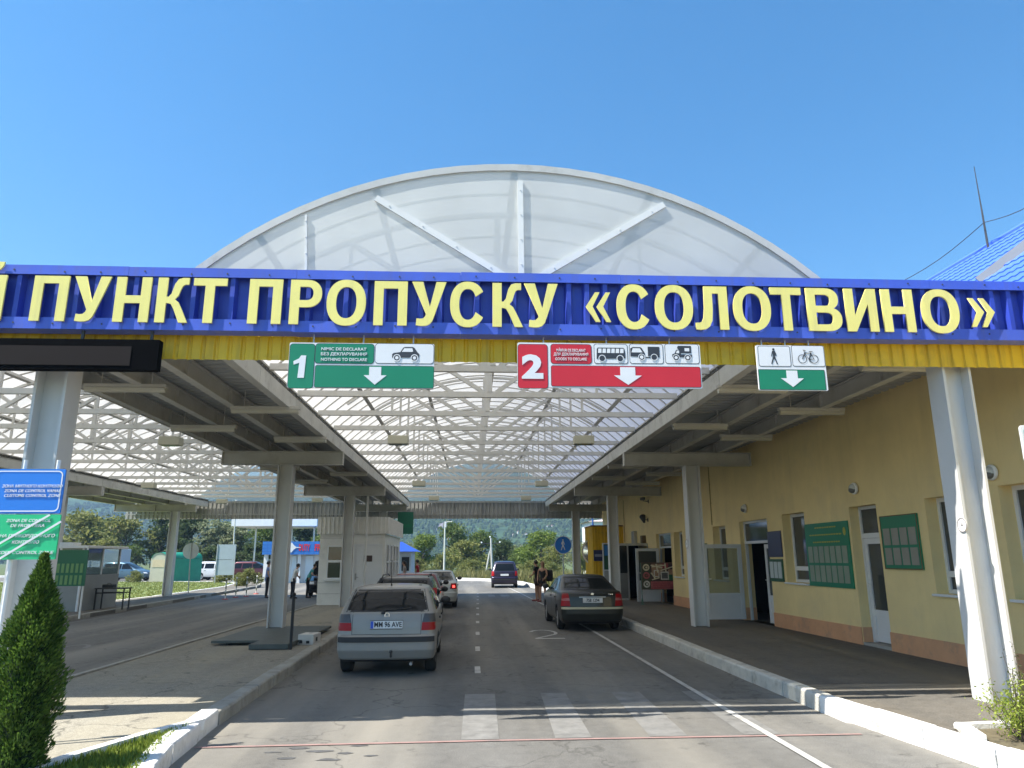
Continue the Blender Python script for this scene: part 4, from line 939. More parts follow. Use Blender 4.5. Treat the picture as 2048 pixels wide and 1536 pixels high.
# roof: rows of pressed metal tile
nr, L0, sl = 16, -0.45, 0.80
mb = wmb(); ns = int((SB-SA+0.6)/0.055); R_ = []
nmax = 4.3; z00 = ZT_-0.05
for k in range(nr):
    na, nb = L0+(nmax-L0)*k/nr, L0+(nmax-L0)*(k+1)/nr
    for q, (n_, lift) in enumerate(((na, 0.035), (nb+.015, 0.006))):
        R_.append([(SA-0.3+(SB-SA+.6)*i/ns, n_, z00+sl*(n_-L0)+lift+0.012*math.cos(2*PI*i*0.055/0.19*((SB-SA+.6)/ns/.055))) for i in range(ns+1)])
vs = [p for r in R_ for p in r]; fs = []
for k in range(2*nr-1):
    for i in range(ns): a = k*(ns+1)+i; fs.append((a, a+1, a+ns+2, a+ns+1))
mb.add(vs, fs)
mb.add([(SA-.3, nmax, z00+sl*(nmax-L0)), (SB+.3, nmax, z00+sl*(nmax-L0)), (SB+.3, 9.4, z00), (SA-.3, 9.4, z00)], [(0, 1, 2, 3)])
rf = mb.build('roof', TILE, bld, smooth=30, fixn=False)
mb = wmb(); zr = z00+sl*(nmax-L0); mb.tube([(SA-.3, nmax, zr+.02), (SB+.3, nmax, zr+.02)], .07, 8); mb.build('ridge_cap', TILE, rf)
# dormer whose barge board shows at the frame's right edge
def PX(u, v, X): d = ray(u, v); return CAM+d*((X-CAM.x)/d.x)
a, b = PX(1962, 566, 9.6), PX(2075, 478, 10.4)
mb = MB(); mb.bar(a, b, .06, .28); mb.build('barge_board', mat('shaded barge board', (.22, .23, .23), .6, var=.08), rf)  # grey deepened: shade on the board is put into its colour
mb = MB(); n_ = Vector((2.6, 1.1, 0.3)); mb.add([a+Vector((0, 0, .15)), b+Vector((0, 0, .15)), b+Vector((0, 0, .15))+n_, a+Vector((0, 0, .15))+n_], [(0, 1, 2, 3)]); mb.build('dormer_roof', mat('light blue dormer sheet', (.03, .28, .8), .4), rf)
# --- things on the wall
def onwall(name, label, cat, u, v, group=None):
    s, z = W(u, v); p = WF @ Vector((s, 0, z)); return thing(name, label, cat, p, 0, group), s, z
for u, v, lab in ((1712, 977, 'round bulkhead wall lamp above the glazed door beside the front right column'), (1492, 1017, 'round bulkhead wall lamp above the double door with the open leaf'), (1988, 945, 'round bulkhead wall lamp behind the sunlit front right column')):
    t, s, z = onwall('wall_lamp', lab, 'lamp', u, v, 'bulkhead lamps on the yellow wall')
    mb = wmb(); mb.lathe([(0, -.02), (.11, -.02), (.12, -.03), (.12, -.06), (.10, -.075), (0, -.075)], (s, 0, z), 'y', 20); mb.build('base', WHITE, t, smooth=40)
    mb = wmb(); mb.sphere((s, -.075, z), .095, .07, .095); mb.build('globe', mat('opal glass', (.55, .56, .52), .2), t, smooth=60)
    mb = wmb(); mb.sphere((s, -.08, z-.03), .09, .075, .07); mb.build('shade', mat('lamp shade grey', (.12, .12, .11), .4), t, smooth=60)
def noticeboard(label, c4, m, rows, cols, head, paper, title=0, edge=None):
    (ul, vt), (ur, vt2), vb, ub = c4
    s1, za = W(ul, vt); s0, zb_ = W(ur, vt2); _, z0 = W(ub, vb); z1 = (za+zb_)/2
    t = thing('notice_board', label, 'board', WF @ Vector(((s0+s1)/2, 0, z0)))
    mb = wmb(); mb.bbox(s0, s1, -.035, -.001, z0, z1, .006); mb.build('panel', m, t)
    if edge:
        mb = wmb(); w_ = .018
        mb.box(s0, s0+w_, -.042, -.036, z0, z1); mb.box(s1-w_, s1, -.042, -.036, z0, z1); mb.box(s0+w_, s1-w_, -.042, -.036, z0, z0+w_); mb.box(s0+w_, s1-w_, -.042, -.036, z1-w_, z1); mb.build('frame', edge, t)
    H, Wd = z1-z0, s1-s0; z = z1-H*head
    rh = (z-z0-.03*H)/max(1, rows)
    for i in range(rows):
        mb = wmb()
        for j in range(cols):
            a = s0+Wd*(.04+.92*(j+.08)/cols); b = s0+Wd*(.04+.92*(j+.90)/cols)
            mb.box(a, b, -.044, -.0365, z-rh*(i+.86), z-rh*i)
        mb.build('sheet_row', paper, t)
    if title:
        mb = wmb(); TY_ = mat('dull yellow print', (.42, .40, .06), .5)
        for k in range(title):
            zz = z1-H*head*(.2+.62*k/max(1, title-1)); L = Wd*(.5, .72, .62)[k % 3]; x = s0+Wd*.5-L/2
            while x < s0+Wd*.5+L/2: d = random.uniform(.05, .11); mb.box(x, x+d, -.040, -.0365, zz-.014, zz+.014); x += d+.025
        mb.build('title_lines', TY_, t)
        mb = wmb(); c = (s0+Wd*.07, 0, z1-H*head*.42); mb.prism([(c[0]+.055*math.cos(2*PI*i/18), c[2]+.085*math.sin(2*PI*i/18)) for i in range(18)], 'y', -.041, -.0365); mb.build('emblem', TY_, t)
    return t
PAPER = mat('laminated paper', (.27, .32, .24), .3, var=.12, scale=3); PAPER2 = mat('aged paper', (.29, .28, .23), .35, var=.1, scale=3)
noticeboard('large green notice board with two rows of seven sheets on the yellow wall', ((1611, 1050), (1696, 1040), 1171, 1621), SIGNG, 2, 7, .37, PAPER, 3)
noticeboard('green notice board with two rows of four sheets left of the front right column', ((1762, 1034), (1835, 1025), 1138, 1773), SIGNG, 2, 4, .24, PAPER2, 0, mat('brown frame', (.14, .09, .03), .5))
noticeboard('plain dark blue board on the wall beside the open double door', ((1536, 1064), (1562, 1061), 1114, 1540), mat('navy board', (.045, .055, .12), .4), 0, 1, .3, PAPER)
noticeboard('small dark green board with two leaflets below the plain blue board', ((1540, 1119), (1566, 1117), 1162, 1543), mat('dark green board', (.02, .10, .05), .4), 1, 3, .12, mat('leaflet', (.55, .62, .62), .4))
noticeboard('narrow green board with leaflets seen behind the second right column', ((1403, 1088), (1414, 1086), 1150, 1408), mat('dull green board', (.03, .12, .08), .4), 2, 2, .1, mat('leaflet grey', (.5, .55, .52), .4))
for (u, v, hh, ww, lab, m) in ((1272, 1076, .30, .45, 'pale grey meter cabinet on the far wall above the dark vestibule', 'g'), (1290, 1079, .17, .36, 'brown wooden box on the far wall beside the grey meter cabinet', 'b')):
    t, s, z = onwall('meter_cabinet', lab, 'cabinet', u, v); mb = wmb(); mb.bbox(s-ww/2, s+ww/2, -.16, -.002, z-hh, z+hh, .01); mb.build('case', ALU if m == 'g' else mat('brown wood', (.12, .075, .02), .6), t)
    mb = wmb(); mb.box(s-ww/2+.03, s+ww/2-.03, -.168, -.161, z-hh+.03, z+hh-.03); mb.build('door', mat('grey lid', (.3, .3, .27), .5) if m == 'g' else mat('brown lid', (.15, .09, .025), .6), t)
for u, v, lab in ((1297, 1003, 'security camera with bracket high on the far yellow wall'), (1296, 1040, 'small dark horn speaker on the yellow wall below the camera')):
    t, s, z = onwall('security_camera' if v < 1010 else 'horn_speaker', lab, 'camera' if v < 1010 else 'speaker', u, v)
    mb = wmb(); mb.box(s-.05, s+.05, -.02, -.001, z-.07, z+.07); mb.bar((s, -.02, z), (s, -.25, z+.03), .03, .03); mb.build('bracket', DKGREY, t)
    mb = wmb()
    if v < 1010: mb.bbox(s-.25, s+.12, -.33, -.20, z+.05, z+.17, .02)
    else: mb.cyl((s-.12, -.2, z-.1), (s+.12, -.2, z+.15), .05, .14)
    mb.build('body', DKGREY, t)
for (ua, va, ub, vb, lab) in ((1415, 900, 1425, 1050, 'thin vertical cable conduit on the yellow wall right of the second column'), (1247, 1000, 1249, 1085, 'thin vertical cable conduit on the far yellow wall')):
    s, za = W(ua, va); _, zb_ = W(ub, vb); t = thing('cable_conduit', lab, 'conduit', WF @ Vector((s, 0, zb_))); mb = wmb(); mb.cyl((s, -.02, zb_), (s, -.02, min(za, 4.9)), .014, n=6)
    for k in range(4): zz = zb_+.1+(min(za, 4.9)-zb_-.2)*k/3; mb.box(s-.025, s+.025, -.03, -.001, zz-.01, zz+.01)
    mb.build('pipe', mat('ochre conduit', (.36, .26, .09), .6), t)
# antenna mast and wire above the roof
a, b = PX(1975, 486, 12.0), PX(1948, 333, 12.0)
t = thing('roof_antenna', 'thin leaning antenna rod on the blue tiled roof', 'antenna', a)
mb = MB(); mb.tube([a-Vector((0, 0, .6)), a+(b-a)*.45], .03, 6, .018); mb.build('mast', DKGREY, t); mb = MB(); mb.tube([a+(b-a)*.44, b], .016, 6, .008); mb.build('rod', DKGREY, t)
t = thing('overhead_wire', 'thin dark wire sagging past the antenna above the blue roof', 'wire', PX(1815, 556, 12.0))
p0, p1, p2 = PX(1800, 565, 11.9), PX(1968, 445, 11.9), PX(2120, 372, 11.9); pts = []
for i in range(13):
    q = i/12; c = p0.lerp(p1, q*2) if q < .5 else p1.lerp(p2, q*2-1); c.z -= .12*math.sin(PI*((q*2) % 1)); pts.append(c)
mb = MB(); mb.tube(pts, .010, 5); o = mb.build('cable', DKGREY, t)

# --- poster stand, notice cabinet, yellow kiosk, mirror at the far right
p = G(1318, 1209, ZP); t = thing('poster_stand', 'poster with a red and brown collage on a thin green stand', 'poster', p)
xa, xb = PY(1284, 1170, p.y).x, PY(1352, 1170, p.y).x; z0, z1 = PY(1318, 1179, p.y).z, PY(1318, 1125, p.y).z; y = p.y
mb = MB(); GS = mat('green stand', (.06, .14, .10), .5)
for x in (xa-.012, xb+.012):
    mb.box(x-.014, x+.014, y-.014, y+.014, ZP+.02, z1); mb.bar((x, y-.25, ZP+.012), (x, y+.25, ZP+.012), .03, .022); mb.bar((x-.002, y-.2, ZP+.02), (x, y, ZP+.3), .014, .014); mb.bar((x, y+.2, ZP+.02), (x, y, ZP+.3), .014, .014)
mb.build('stand', GS, t)
mb = MB(); mb.box(xa, xb, y-.012, y+.012, z0, z1); mb.build('board', mat('poster ground', (.13, .06, .05), .4, var=.3, scale=5), t)
cols_ = [(.30, .05, .06), (.62, .56, .40), (.06, .03, .03), (.60, .58, .54), (.03, .13, .06), (.42, .10, .11), (.34, .20, .13), (.10, .10, .11), (.05, .06, .035)]
mb = MB(); pm = [mat('collage %d' % i, c, .4, var=.3, scale=16) for i, c in enumerate(cols_)]; Wd, Hd = xb-xa, z1-z0
random.seed(5); lay = [0]
def Q_(c, pts):
    mb.cm = c; lay[0] += 1; mb.prism([(xa+Wd*min(.985, max(.015, p)), z0+Hd*min(.98, max(.02, q))) for p, q in pts], 'y', y-.0135-.0005*lay[0], y-.0125)
R_4 = lambda a, b, c, d: [(a, c), (b, c), (b, d), (a, d)]
Q_(8, R_4(.02, .26, .02, .98)); Q_(2, R_4(.26, .98, .3, .98)); Q_(5, R_4(.26, .98, .02, .30)); Q_(6, R_4(.30, .62, .55, .95)); Q_(0, R_4(.62, .80, .78, .97)); Q_(4, R_4(.80, .98, .34, .62)); Q_(2, R_4(.82, .97, .72, .97)); Q_(6, R_4(.78, .96, .55, .74))
for cz, c in ((.82, 1), (.52, 5), (.2, 3)):
    Q_(c, [(.14+.10*math.cos(2*PI*i/14), cz+.13*math.sin(2*PI*i/14)) for i in range(14)]); Q_(8, [(.14+.06*math.cos(2*PI*i/12), cz+.07*math.sin(2*PI*i/12)) for i in range(12)]); Q_((3, 0, 1)[int(cz*3) % 3], [(.15+.035*math.cos(2*PI*i/10), cz+.04*math.sin(2*PI*i/10)) for i in range(10)])
Q_(3, R_4(.56, .80, .36, .66)); Q_(7, R_4(.59, .77, .40, .62)); Q_(3, R_4(.36, .52, .46, .72)); Q_(6, R_4(.39, .50, .49, .69))
for p0, p1 in (((.28, .9), (.62, .80)), ((.3, .84), (.7, .9)), ((.56, .7), (.98, .86)), ((.44, .95), (.48, .62)), ((.70, .97), (.72, .66)), ((.3, .36), (.52, .44)), ((.28, .62), (.4, .40))):
    d = Vector((p1[0]-p0[0], p1[1]-p0[1])).normalized(); n_ = Vector((-d.y, d.x))*.02; Q_(1, [(p0[0]-n_.x, p0[1]-n_.y), (p1[0]-n_.x, p1[1]-n_.y), (p1[0]+n_.x, p1[1]+n_.y), (p0[0]+n_.x, p0[1]+n_.y)])
for i in range(3): Q_(0, R_4(.32, .94-.05*i, .07+.075*i, .105+.075*i))
mb.build('collage', pm, t)
p = G(1212, 1200, ZP); yk = 32.6; xa, xb = PY(1206, 1130, yk).x, PY(1232, 1130, yk).x
t = thing('notice_cabinet', 'white framed notice cabinet with blue and green papers behind the far right column', 'cabinet', ((xa+xb)/2, yk, ZP))
mb = MB(); z0, z1 = ZP, PY(1215, 1086, yk).z
for x in (xa, xb-.05): mb.box(x, x+.05, yk, yk+.06, z0, z1)
mb.box(xa+.05, xb-.05, yk, yk+.06, z1-.05, z1); mb.box(xa+.05, xb-.05, yk, yk+.06, 1.35, 1.4); mb.build('frame', PVC, t)
mb = MB(); mb.box(xa+.05, xb-.05, yk+.02, yk+.04, z0+.1, 1.35); mb.build('panel', mat('grey cabinet panel', (.4, .42, .42), .5), t)
mb = MB(); mb.box(xa+.05, xb-.05, yk+.02, yk+.04, 1.4, z1-.05); mb.cm = 1; mb.box(xa+.08, xb-.2, yk+.012, yk+.019, 2.0, z1-.1); mb.build('papers', [mat('dark green felt', (.02, .1, .06), .7), mat('blue leaflet', (.03, .2, .55), .4)], t)
yk = 36.0; xa, xb = PY(1186, 1100, yk).x, 7.6; zt = PY(1190, 1053, yk).z
t = thing('yellow_kiosk', 'yellow profiled sheet kiosk standing at the far end of the right pavement', 'kiosk', (xa+1, yk, ZP))
mb = MB(); corr(mb, xa, xb, .16, TRAP, lambda q, d: ((q, yk-.035*d, ZP), (q, yk-.035*d, zt))); corr(mb, yk, yk+2.2, .16, TRAP, lambda q, d: ((xa-.035*d, q, ZP), (xa-.035*d, q, zt))); mb.build('wall', YELLOWSH, t)
mb = MB(); mb.box(xa-.06, xb, yk-.06, yk+2.2, zt, zt+.06); mb.build('roof', mat('rust brown trim', (.2, .09, .04), .6), t)
a, b = PY(1187, 1100, yk-.05), PY(1206, 1122, yk-.05); mb = MB(); mb.box(a.x, b.x, yk-.07, yk-.04, b.z, a.z); o = mb.build('sign_plate', mat('navy plate', (.03, .035, .12), .4), t)
mb = MB(); mb.box(a.x+.05, b.x-.05, yk-.075, yk-.071, a.z-.32, a.z-.2); mb.build('stripe', mat('pale plate line', (.25, .28, .4), .4), o)
p = PY(1191, 1103, 37.4); t = thing('traffic_mirror', 'round white rimmed traffic mirror half hidden behind the yellow kiosk', 'mirror', (p.x, 37.4, .0))
mb = MB(); mb.lathe([(.62, 0), (.70, 0), (.70, .05), (.62, .05), (.62, 0)], (p.x, 37.4, p.z), 'y', 36); mb.build('rim', WHITE, t, smooth=40)
mb = MB(); mb.lathe([(0, -.05), (.3, -.035), (.63, .02), (.63, .04), (0, .04)], (p.x, 37.4, p.z), 'y', 36); mb.build('mirror_face', CHROME, t, smooth=40)
mb = MB(); mb.cyl((p.x, 37.5, .1), (p.x, 37.5, p.z), .04, n=10); mb.build('post', ALU, t)
# ------------------------------------------------------------------ booths, signs and small things
def text_thing(): pass
BOOTHW = mat('white booth cladding', (.78, .77, .73), .5, var=.07, scale=1.5, dirt=(.42, .4, .35), dscale=2, damt=.35)
# white inspection booth on the island
yb = 30.2; xl, xr = PY(636, 1150, yb).x, PY(768, 1150, yb).x; zi = .14; zt = PY(690, 1034, yb).z; zc = PY(690, 1068, yb).z; yend = 36.5
booth = thing('inspection_booth', 'white inspection booth with corrugated upper band between the two lanes', 'booth', ((xl+xr)/2, yb, zi))
wx0, wx1, wz0, wz1 = PY(655, 1100, yb).x, PY(691, 1100, yb).x, PY(670, 1158, yb).z, PY(670, 1091, yb).z
dx0, dx1, dz1 = PY(706, 1150, yb).x, PY(763, 1150, yb).x, PY(735, 1088, yb).z
def wallface(mb, xs, zs, holes, y):
    X = sorted(set(xs)|{h[0] for h in holes}|{h[1] for h in holes}); Z = sorted(set(zs)|{h[2] for h in holes}|{h[3] for h in holes})
    for a, b in zip(X[:-1], X[1:]):
        for c, d in zip(Z[:-1], Z[1:]):
            if any(h[0] < (a+b)/2 < h[1] and h[2] < (c+d)/2 < h[3] for h in holes): continue
            mb.box(a, b, y, y+.08, c, d)
mb = MB(); wallface(mb, (xl, xr), [zi, zi+.45, zi+.9, zc], [(wx0, wx1, wz0, wz1), (dx0, dx1, zi, dz1)], yb)
mb.box(xl, xl+.08, yb+.08, yend, zi, zc); mb.box(xl+.08, xr-.08, yend-.08, yend, zi, zc)
# right flank with windows towards the queue
sw = [(yb+.6+i*1.3, yb+1.35+i*1.3) for i in range(4)]; zs0, zs1 = 1.15, 2.5; q = yb+.08
for a, b in sw+[(yend-.001, yend)]:
    mb.box(xr-.08, xr, q, a, zi, zc)
    if b < yend: mb.box(xr-.08, xr, a, b, zi, zs0); mb.box(xr-.08, xr, a, b, zs1, zc); q = b
mb.build('wall', BOOTHW, booth)
mb = MB(); GR = mat('panel joint', (.3, .29, .27), .7)
for z in (zi+.42, zi+.84, wz1+.28, zc-.12): mb.box(xl-.003, dx0-.1, yb-.004, yb-.001, z, z+.012)
mb.build('panel_joint', GR, booth)
mb = MB(); corr(mb, xl-.1, xr+.1, .17, TRAP, lambda t, d: ((t, yb-.07-.03*d, zc), (t, yb-.07-.03*d, zt))); corr(mb, yb-.07, yend, .17, TRAP, lambda t, d: ((xr+.1+.03*d, t, zc), (xr+.1+.03*d, t, zt))); corr(mb, yb-.07, yend, .17, TRAP, lambda t, d: ((xl-.1-.03*d, t, zc), (xl-.1-.03*d, t, zt)))
mb.build('corrugated_band', BOOTHW, booth)
mb = MB(); mb.box(xl-.09, xr+.09, yb-.06, yend, zt-.06, zt-.02); mb.box(xl+.1, xr-.1, yb+.1, yend-.1, zc, zc+.02); mb.build('roof', STEEL, booth)
mb = MB(); f = .05
mb.box(wx0, wx0+f, yb-.02, yb+.06, wz0, wz1); mb.box(wx1-f, wx1, yb-.02, yb+.06, wz0, wz1); mb.box(wx0+f, wx1-f, yb-.02, yb+.06, wz0, wz0+f); mb.box(wx0+f, wx1-f, yb-.02, yb+.06, wz1-f, wz1)
zm = wz0+(wz1-wz0)*.53; mb.box(wx0+f, wx1-f, yb-.02, yb+.06, zm-.05, zm+.04); xm = wx0+(wx1-wx0)*.82; mb.box(xm-.05, xm, yb-.02, yb+.06, wz0+f, zm-.05)
o = mb.build('window', PVC, booth); mb = MB(); mb.box(wx0+.02, wx1-.02, yb+.02, yb+.03, wz0+.02, wz1-.02); mb.build('pane', GLASSD, o); mb = MB(); mb.bbox(wx0-.08, wx1+.05, yb-.14, yb-.001, wz0-.07, wz0-.01, .01); mb.build('sill', PVC, o)
mb = MB(); mb.bbox(dx0+.04, dx1-.04, yb+.01, yb+.06, zi+.03, dz1-.04, .006); mb.box(dx0, dx0+.038, yb-.02, yb+.06, zi, dz1); mb.box(dx1-.038, dx1, yb-.02, yb+.06, zi, dz1); mb.box(dx0+.038, dx1-.038, yb-.02, yb+.06, dz1-.038, dz1)
mb.box(dx0+.14, dx1-.14, yb+.002, yb+.0095, zi+.15, zi+.85); mb.box(dx0+.05, dx1-.05, yb-.003, yb+.0095, zi+.90, zi+.98)
o = mb.build('door', PVC, booth); mb = MB(); mb.tube([(dx0+.1, yb+.0, zi+1.05), (dx0+.1, yb-.05, zi+1.05), (dx0+.22, yb-.05, zi+1.05)], .012, 8); mb.box(dx0+.07, dx0+.13, yb-.004, yb+.0095, zi+.95, zi+1.2); mb.build('handle', ALU, o)
a, b = PY(728, 1111, yb), PY(744, 1123, yb); mb = MB(); mb.box(a.x, b.x, yb-.006, yb+.0095, b.z, a.z); mb.build('name_plate', mat('brown plate', (.07, .04, .035), .5), o)
for a, b in sw:
    mb = MB(); x = xr
    mb.box(x-.06, x+.03, a, a+.05, zs0, zs1); mb.box(x-.06, x+.03, b-.05, b, zs0, zs1); mb.box(x-.06, x+.03, a+.05, b-.05, zs0, zs0+.05); mb.box(x-.06, x+.03, a+.05, b-.05, zs1-.05, zs1); mb.box(x-.06, x+.03, a+.05, b-.05, 1.75, 1.8)
    o = mb.build('window', PVC, booth); mb = MB(); mb.box(x-.03, x-.02, a+.02, b-.02, zs0+.02, zs1-.02); mb.build('pane', GLASSD, o)
mb = MB(); mb.tube([(-3.98, 29.35, .2), (-4.0, 29.3, .42), (-4.1, 29.25, .6), (-4.1, 29.25, 4.5)], .045, 8); t = thing('drain_pipe', 'white rain drain pipe beside the column in front of the white booth', 'pipe', (-4.1, 29.25, .14)); mb.build('pipe', WHITE, t, smooth=50)
# green panel hanging at the canopy's rear edge over the booth
yy = 38.2; a, b = PY(796, 1024, yy), PY(826, 1068, yy); t = thing('green_lane_panel', 'dark green panel hanging over the end of the white booth', 'sign', (a.x+.4, yy, a.z))
mb = MB(); mb.box(a.x, b.x, yy, yy+.04, b.z, a.z); mb.build('panel', mat('dark panel green', (.015, .16, .10), .4), t)  # one flat dark green over the whole panel
[MB().bar((x, yy+.02, a.z), (x, yy+.02, 4.66), .03, .03).build('hanger', ALU, t) for x in (a.x+.15, b.x-.15)]
mb = MB(); mb.box(a.x+.08, b.x-.08, yy-.008, yy-.001, a.z-.78, a.z-.62); mb.build('stripe', SIGNG, t)
# second booth with a blue roof behind
yy = 45; xa, xb = -5.2, PY(822, 1120, yy).x; zr = PY(820, 1103, yy).z; zp_ = PY(800, 1086, yy).z
t = thing('blue_roofed_booth', 'pale booth with a blue roof in the sun beyond the white booth', 'booth', ((xa+xb)/2, yy, .14))
mb = MB(); mb.box(xa, xb, yy, yy+3, .14, zr); mb.build('wall', mat('pale blue wall', (.45, .55, .62), .6, var=.05), t)
mb = MB(); e = .38; zq = zp_+.1; mb.add([(xa-e, yy-e, zr), (xb+e, yy-e, zr), (xb+e, yy+3+e, zr), (xa-e, yy+3+e, zr), ((xa+xb)/2-.5, yy+1.5, zq), ((xa+xb)/2+.1, yy+1.5, zq)], [(0, 1, 5, 4), (1, 2, 5), (2, 3, 4, 5), (3, 0, 4), (3, 2, 1, 0)]); mb.build('roof', mat('royal blue sheet', (.02, .07, .42), .45), t)
mb = MB(); mb.box(xb-.55, xb-.1, yy-.03, yy-.002, 1.2, 2.0); mb.build('window', GLASSD, t)

# left kiosk, its table, the green board
kx1, ky0, ky1 = -13.95, 27.7, 30.5; kx0 = kx1-2.6; zk = .13; zl = 1.38; ztop = 2.32
t = thing('guard_kiosk', 'grey guard kiosk with glazed upper half and white flat roof by the left lane', 'kiosk', (kx1, ky0, zk))
GK = mat('grey kiosk panel', (.26, .265, .25), .5, var=.08, scale=2)
mb = MB(); mb.box(kx0, kx1, ky0, ky0+.05, zk, zl); mb.box(kx1-.05, kx1, ky0+.05, ky1, zk, zl); mb.box(kx0, kx1, ky1, ky1+.05, zk, zl); mb.box(kx0, kx0+.05, ky0+.05, ky1, zk, zl); mb.build('wall', GK, t)
for x, y in ((kx1-.04, ky0), (kx1-.04, ky1-.02), (kx0, ky0), (kx0, ky1-.02), (kx1-.04, (ky0+ky1)/2), ((kx0+kx1)/2, ky0)):
    mb = MB(); mb.box(x-.03, x+.047, y-.006, y+.06, zl+.001, ztop); mb.build('corner_post', PVC, t)
mb = MB(); mb.box(kx1-.06, kx1+.006, ky0-.012, ky0+.06, zk, zl-.001); mb.build('corner_post', PVC, t)
mb = MB(); mb.box(kx0+.05, kx1-.07, ky0+.02, ky0+.03, zl, ztop); mb.box(kx1-.03, kx1-.02, ky0+.06, ky1-.03, zl, ztop); mb.build('pane', GLASSC, t)
mb = MB(); mb.box(kx0+.06, kx1-.06, ky1+.055, ky1+.1, zl, zl+.25); mb.box(kx0+.6, kx1-.7, ky1+.055, ky1+.1, zl+.5, ztop); mb.build('window', PVC, t)
mb = MB(); mb.bbox(kx0-.15, kx1+.2, ky0-.15, ky1+.2, ztop, ztop+.1, .02); mb.bbox(kx1-1.2, kx1-.6, ky0+.3, ky0+.9, ztop+.1, ztop+.22, .02); mb.build('roof', WHITE, t)
t = thing('side_table', 'dark metal framed table beside the grey guard kiosk', 'table', (-13.3, 28.9, .13))
mb = MB(); mb.bbox(-13.85, -12.75, 28.55, 29.15, .86, .90, .008); mb.build('tabletop', DKGREY, t)
for x in (-13.8, -12.8):
    for y in (28.6, 29.1): mb = MB(); mb.box(x-.02, x+.02, y-.02, y+.02, .13, .86); mb.build('leg', BLACK, t)
mb = MB(); mb.box(-13.78, -12.82, 28.59, 28.61, .70, .74); mb.box(-13.78, -12.82, 29.09, 29.11, .70, .74); mb.build('rail', BLACK, t)
t = thing('document_case', 'small dark case lying on the table beside the guard kiosk', 'case', (-13.5, 28.8, .9)); mb = MB(); mb.bbox(-13.65, -13.25, 28.68, 28.95, .905, 1.02, .02); mb.build('case', BLACK, t); mb = MB(); mb.tube([(-13.52, 28.8, 1.02), (-13.5, 28.8, 1.06), (-13.4, 28.8, 1.06), (-13.38, 28.8, 1.02)], .01, 6); mb.build('handle', BLACK, t)
yy = 24.3; a, b = PY(116, 1100, yy), PY(168, 1172, yy)
t = thing('green_notice_panel', 'dark green notice panel with two rows of sheets before the grey kiosk', 'board', ((a.x+b.x)/2, yy, .13))
mb = MB(); mb.box(a.x, b.x, yy, yy+.04, b.z, a.z); mb.build('panel', mat('deep green', (.012, .13, .055), .4), t)
mb = MB()
for i in range(2):
    for j in range(6): x = a.x+.04+(b.x-a.x-.08)*j/6; z = a.z-.42-.36*i; mb.box(x, x+.085, yy-.008, yy-.001, z-.28, z)
mb.build('sheet_row', mat('greenish paper', (.14, .30, .10), .4, var=.1), t)
for x in (a.x+.06, b.x-.06): MB().cyl((x, yy+.07, .13), (x, yy+.07, a.z+.1), .03, n=8).build('post', WHITE, t)
# steel platform round the column, thin post, perforated block
a, b = G(421, 1292, .14), G(517, 1292, .14); c = G(577, 1299, .14)
t = thing('steel_platform', 'low dark grey steel platform laid round the middle column', 'platform', (a.x, a.y, .14))
PL = mat('dark painted plate', (.085, .095, .085), .6, var=.2, scale=4)
mb = MB(); mb.bbox(a.x, -3.55, a.y, 19.7, .19, .245, .01); mb.build('plate', PL, t)
mb = MB()
for x in (a.x+.3, a.x+1.0, -3.8): mb.box(x-.04, x+.04, a.y+.15, 19.5, .14, .19)
mb.build('bearer', BLACK, t)
mb = MB(); mb.bbox(b.x, c.x, c.y-.05, a.y-.01, .15, .25, .012); mb.build('step', PL, t)
p = G(577, 1299, .14); t = thing('thin_post', 'thin black post with a knob standing at the platform corner', 'post', p)
mb = MB(); mb.bar((p.x+.04, p.y, .14), (p.x+.04, p.y, 1.12), .05, .05); mb.build('shaft', BLACK, t); mb = MB(); mb.cyl((p.x+.04, p.y, 1.12), (p.x+.04, p.y, 1.16), .03); mb.sphere((p.x+.04, p.y, 1.2), .045); mb.build('knob', BLACK, t)
p = G(613, 1290, .14); t = thing('concrete_block', 'pale perforated concrete block lying on the island by the kerb', 'block', p)
a = G(597, 1288, .14); b = G(625, 1291, .14)
bm_m = mat('pale block', (.62, .60, .55), .85, var=.1, scale=5)
mb = MB(Matrix.Translation((p.x, p.y+.25, .14)) @ Matrix.Rotation(math.radians(-6), 4, 'Z')); mb.bbox(-.17, .17, -.25, .25, 0, .21, .012); o = mb.build('block', bm_m, t)
mb = MB(Matrix.Translation((p.x, p.y+.25, .14)) @ Matrix.Rotation(math.radians(-6), 4, 'Z'))
for x in (-.1, .05): mb.box(x-.035, x+.035, -.256, -.251, .03, .085)
mb.box(.171, .177, -.1, .0, .06, .14); mb.box(-.03, .05, .02, .1, .211, .2125); mb.build('hole', BLACK, t)

# --- beyond the canopy on the left
t = thing('green_shelter', 'small shelter with a curved green roof and cream end wall on the lawn', 'shelter', G(330, 1164, .1)); p = t.location.copy()
sc = p.y/1450; wd = 29*sc; Ln = 56*sc; h0 = 43*sc; h1 = 54*sc; x0 = PY(300, 1140, p.y).x
prof = [(x0, .1), (x0, .1+h0)]+[(x0+wd/2-wd/2*math.cos(PI*i/10), .1+h0+(h1-h0)*math.sin(PI*i/10)) for i in range(1, 10)]+[(x0+wd, .1+h0), (x0+wd, .1)]
mb = MB(); mb.prism(prof, 'y', p.y, p.y+.06); mb.build('end_wall', mat('cream board', (.58, .54, .42), .6, var=.08), t)
mb = MB(); mb.box(x0+.15, x0+wd-.12, p.y-.02, p.y-.003, 1.3, .1+h0-.1); mb.build('end_window', mat('peach panel', (.68, .55, .36), .5, var=.1), t)
GR2 = mat('green sheet', (.02, .26, .17), .4, var=.1)
mb = MB(); top = prof[1:-1]
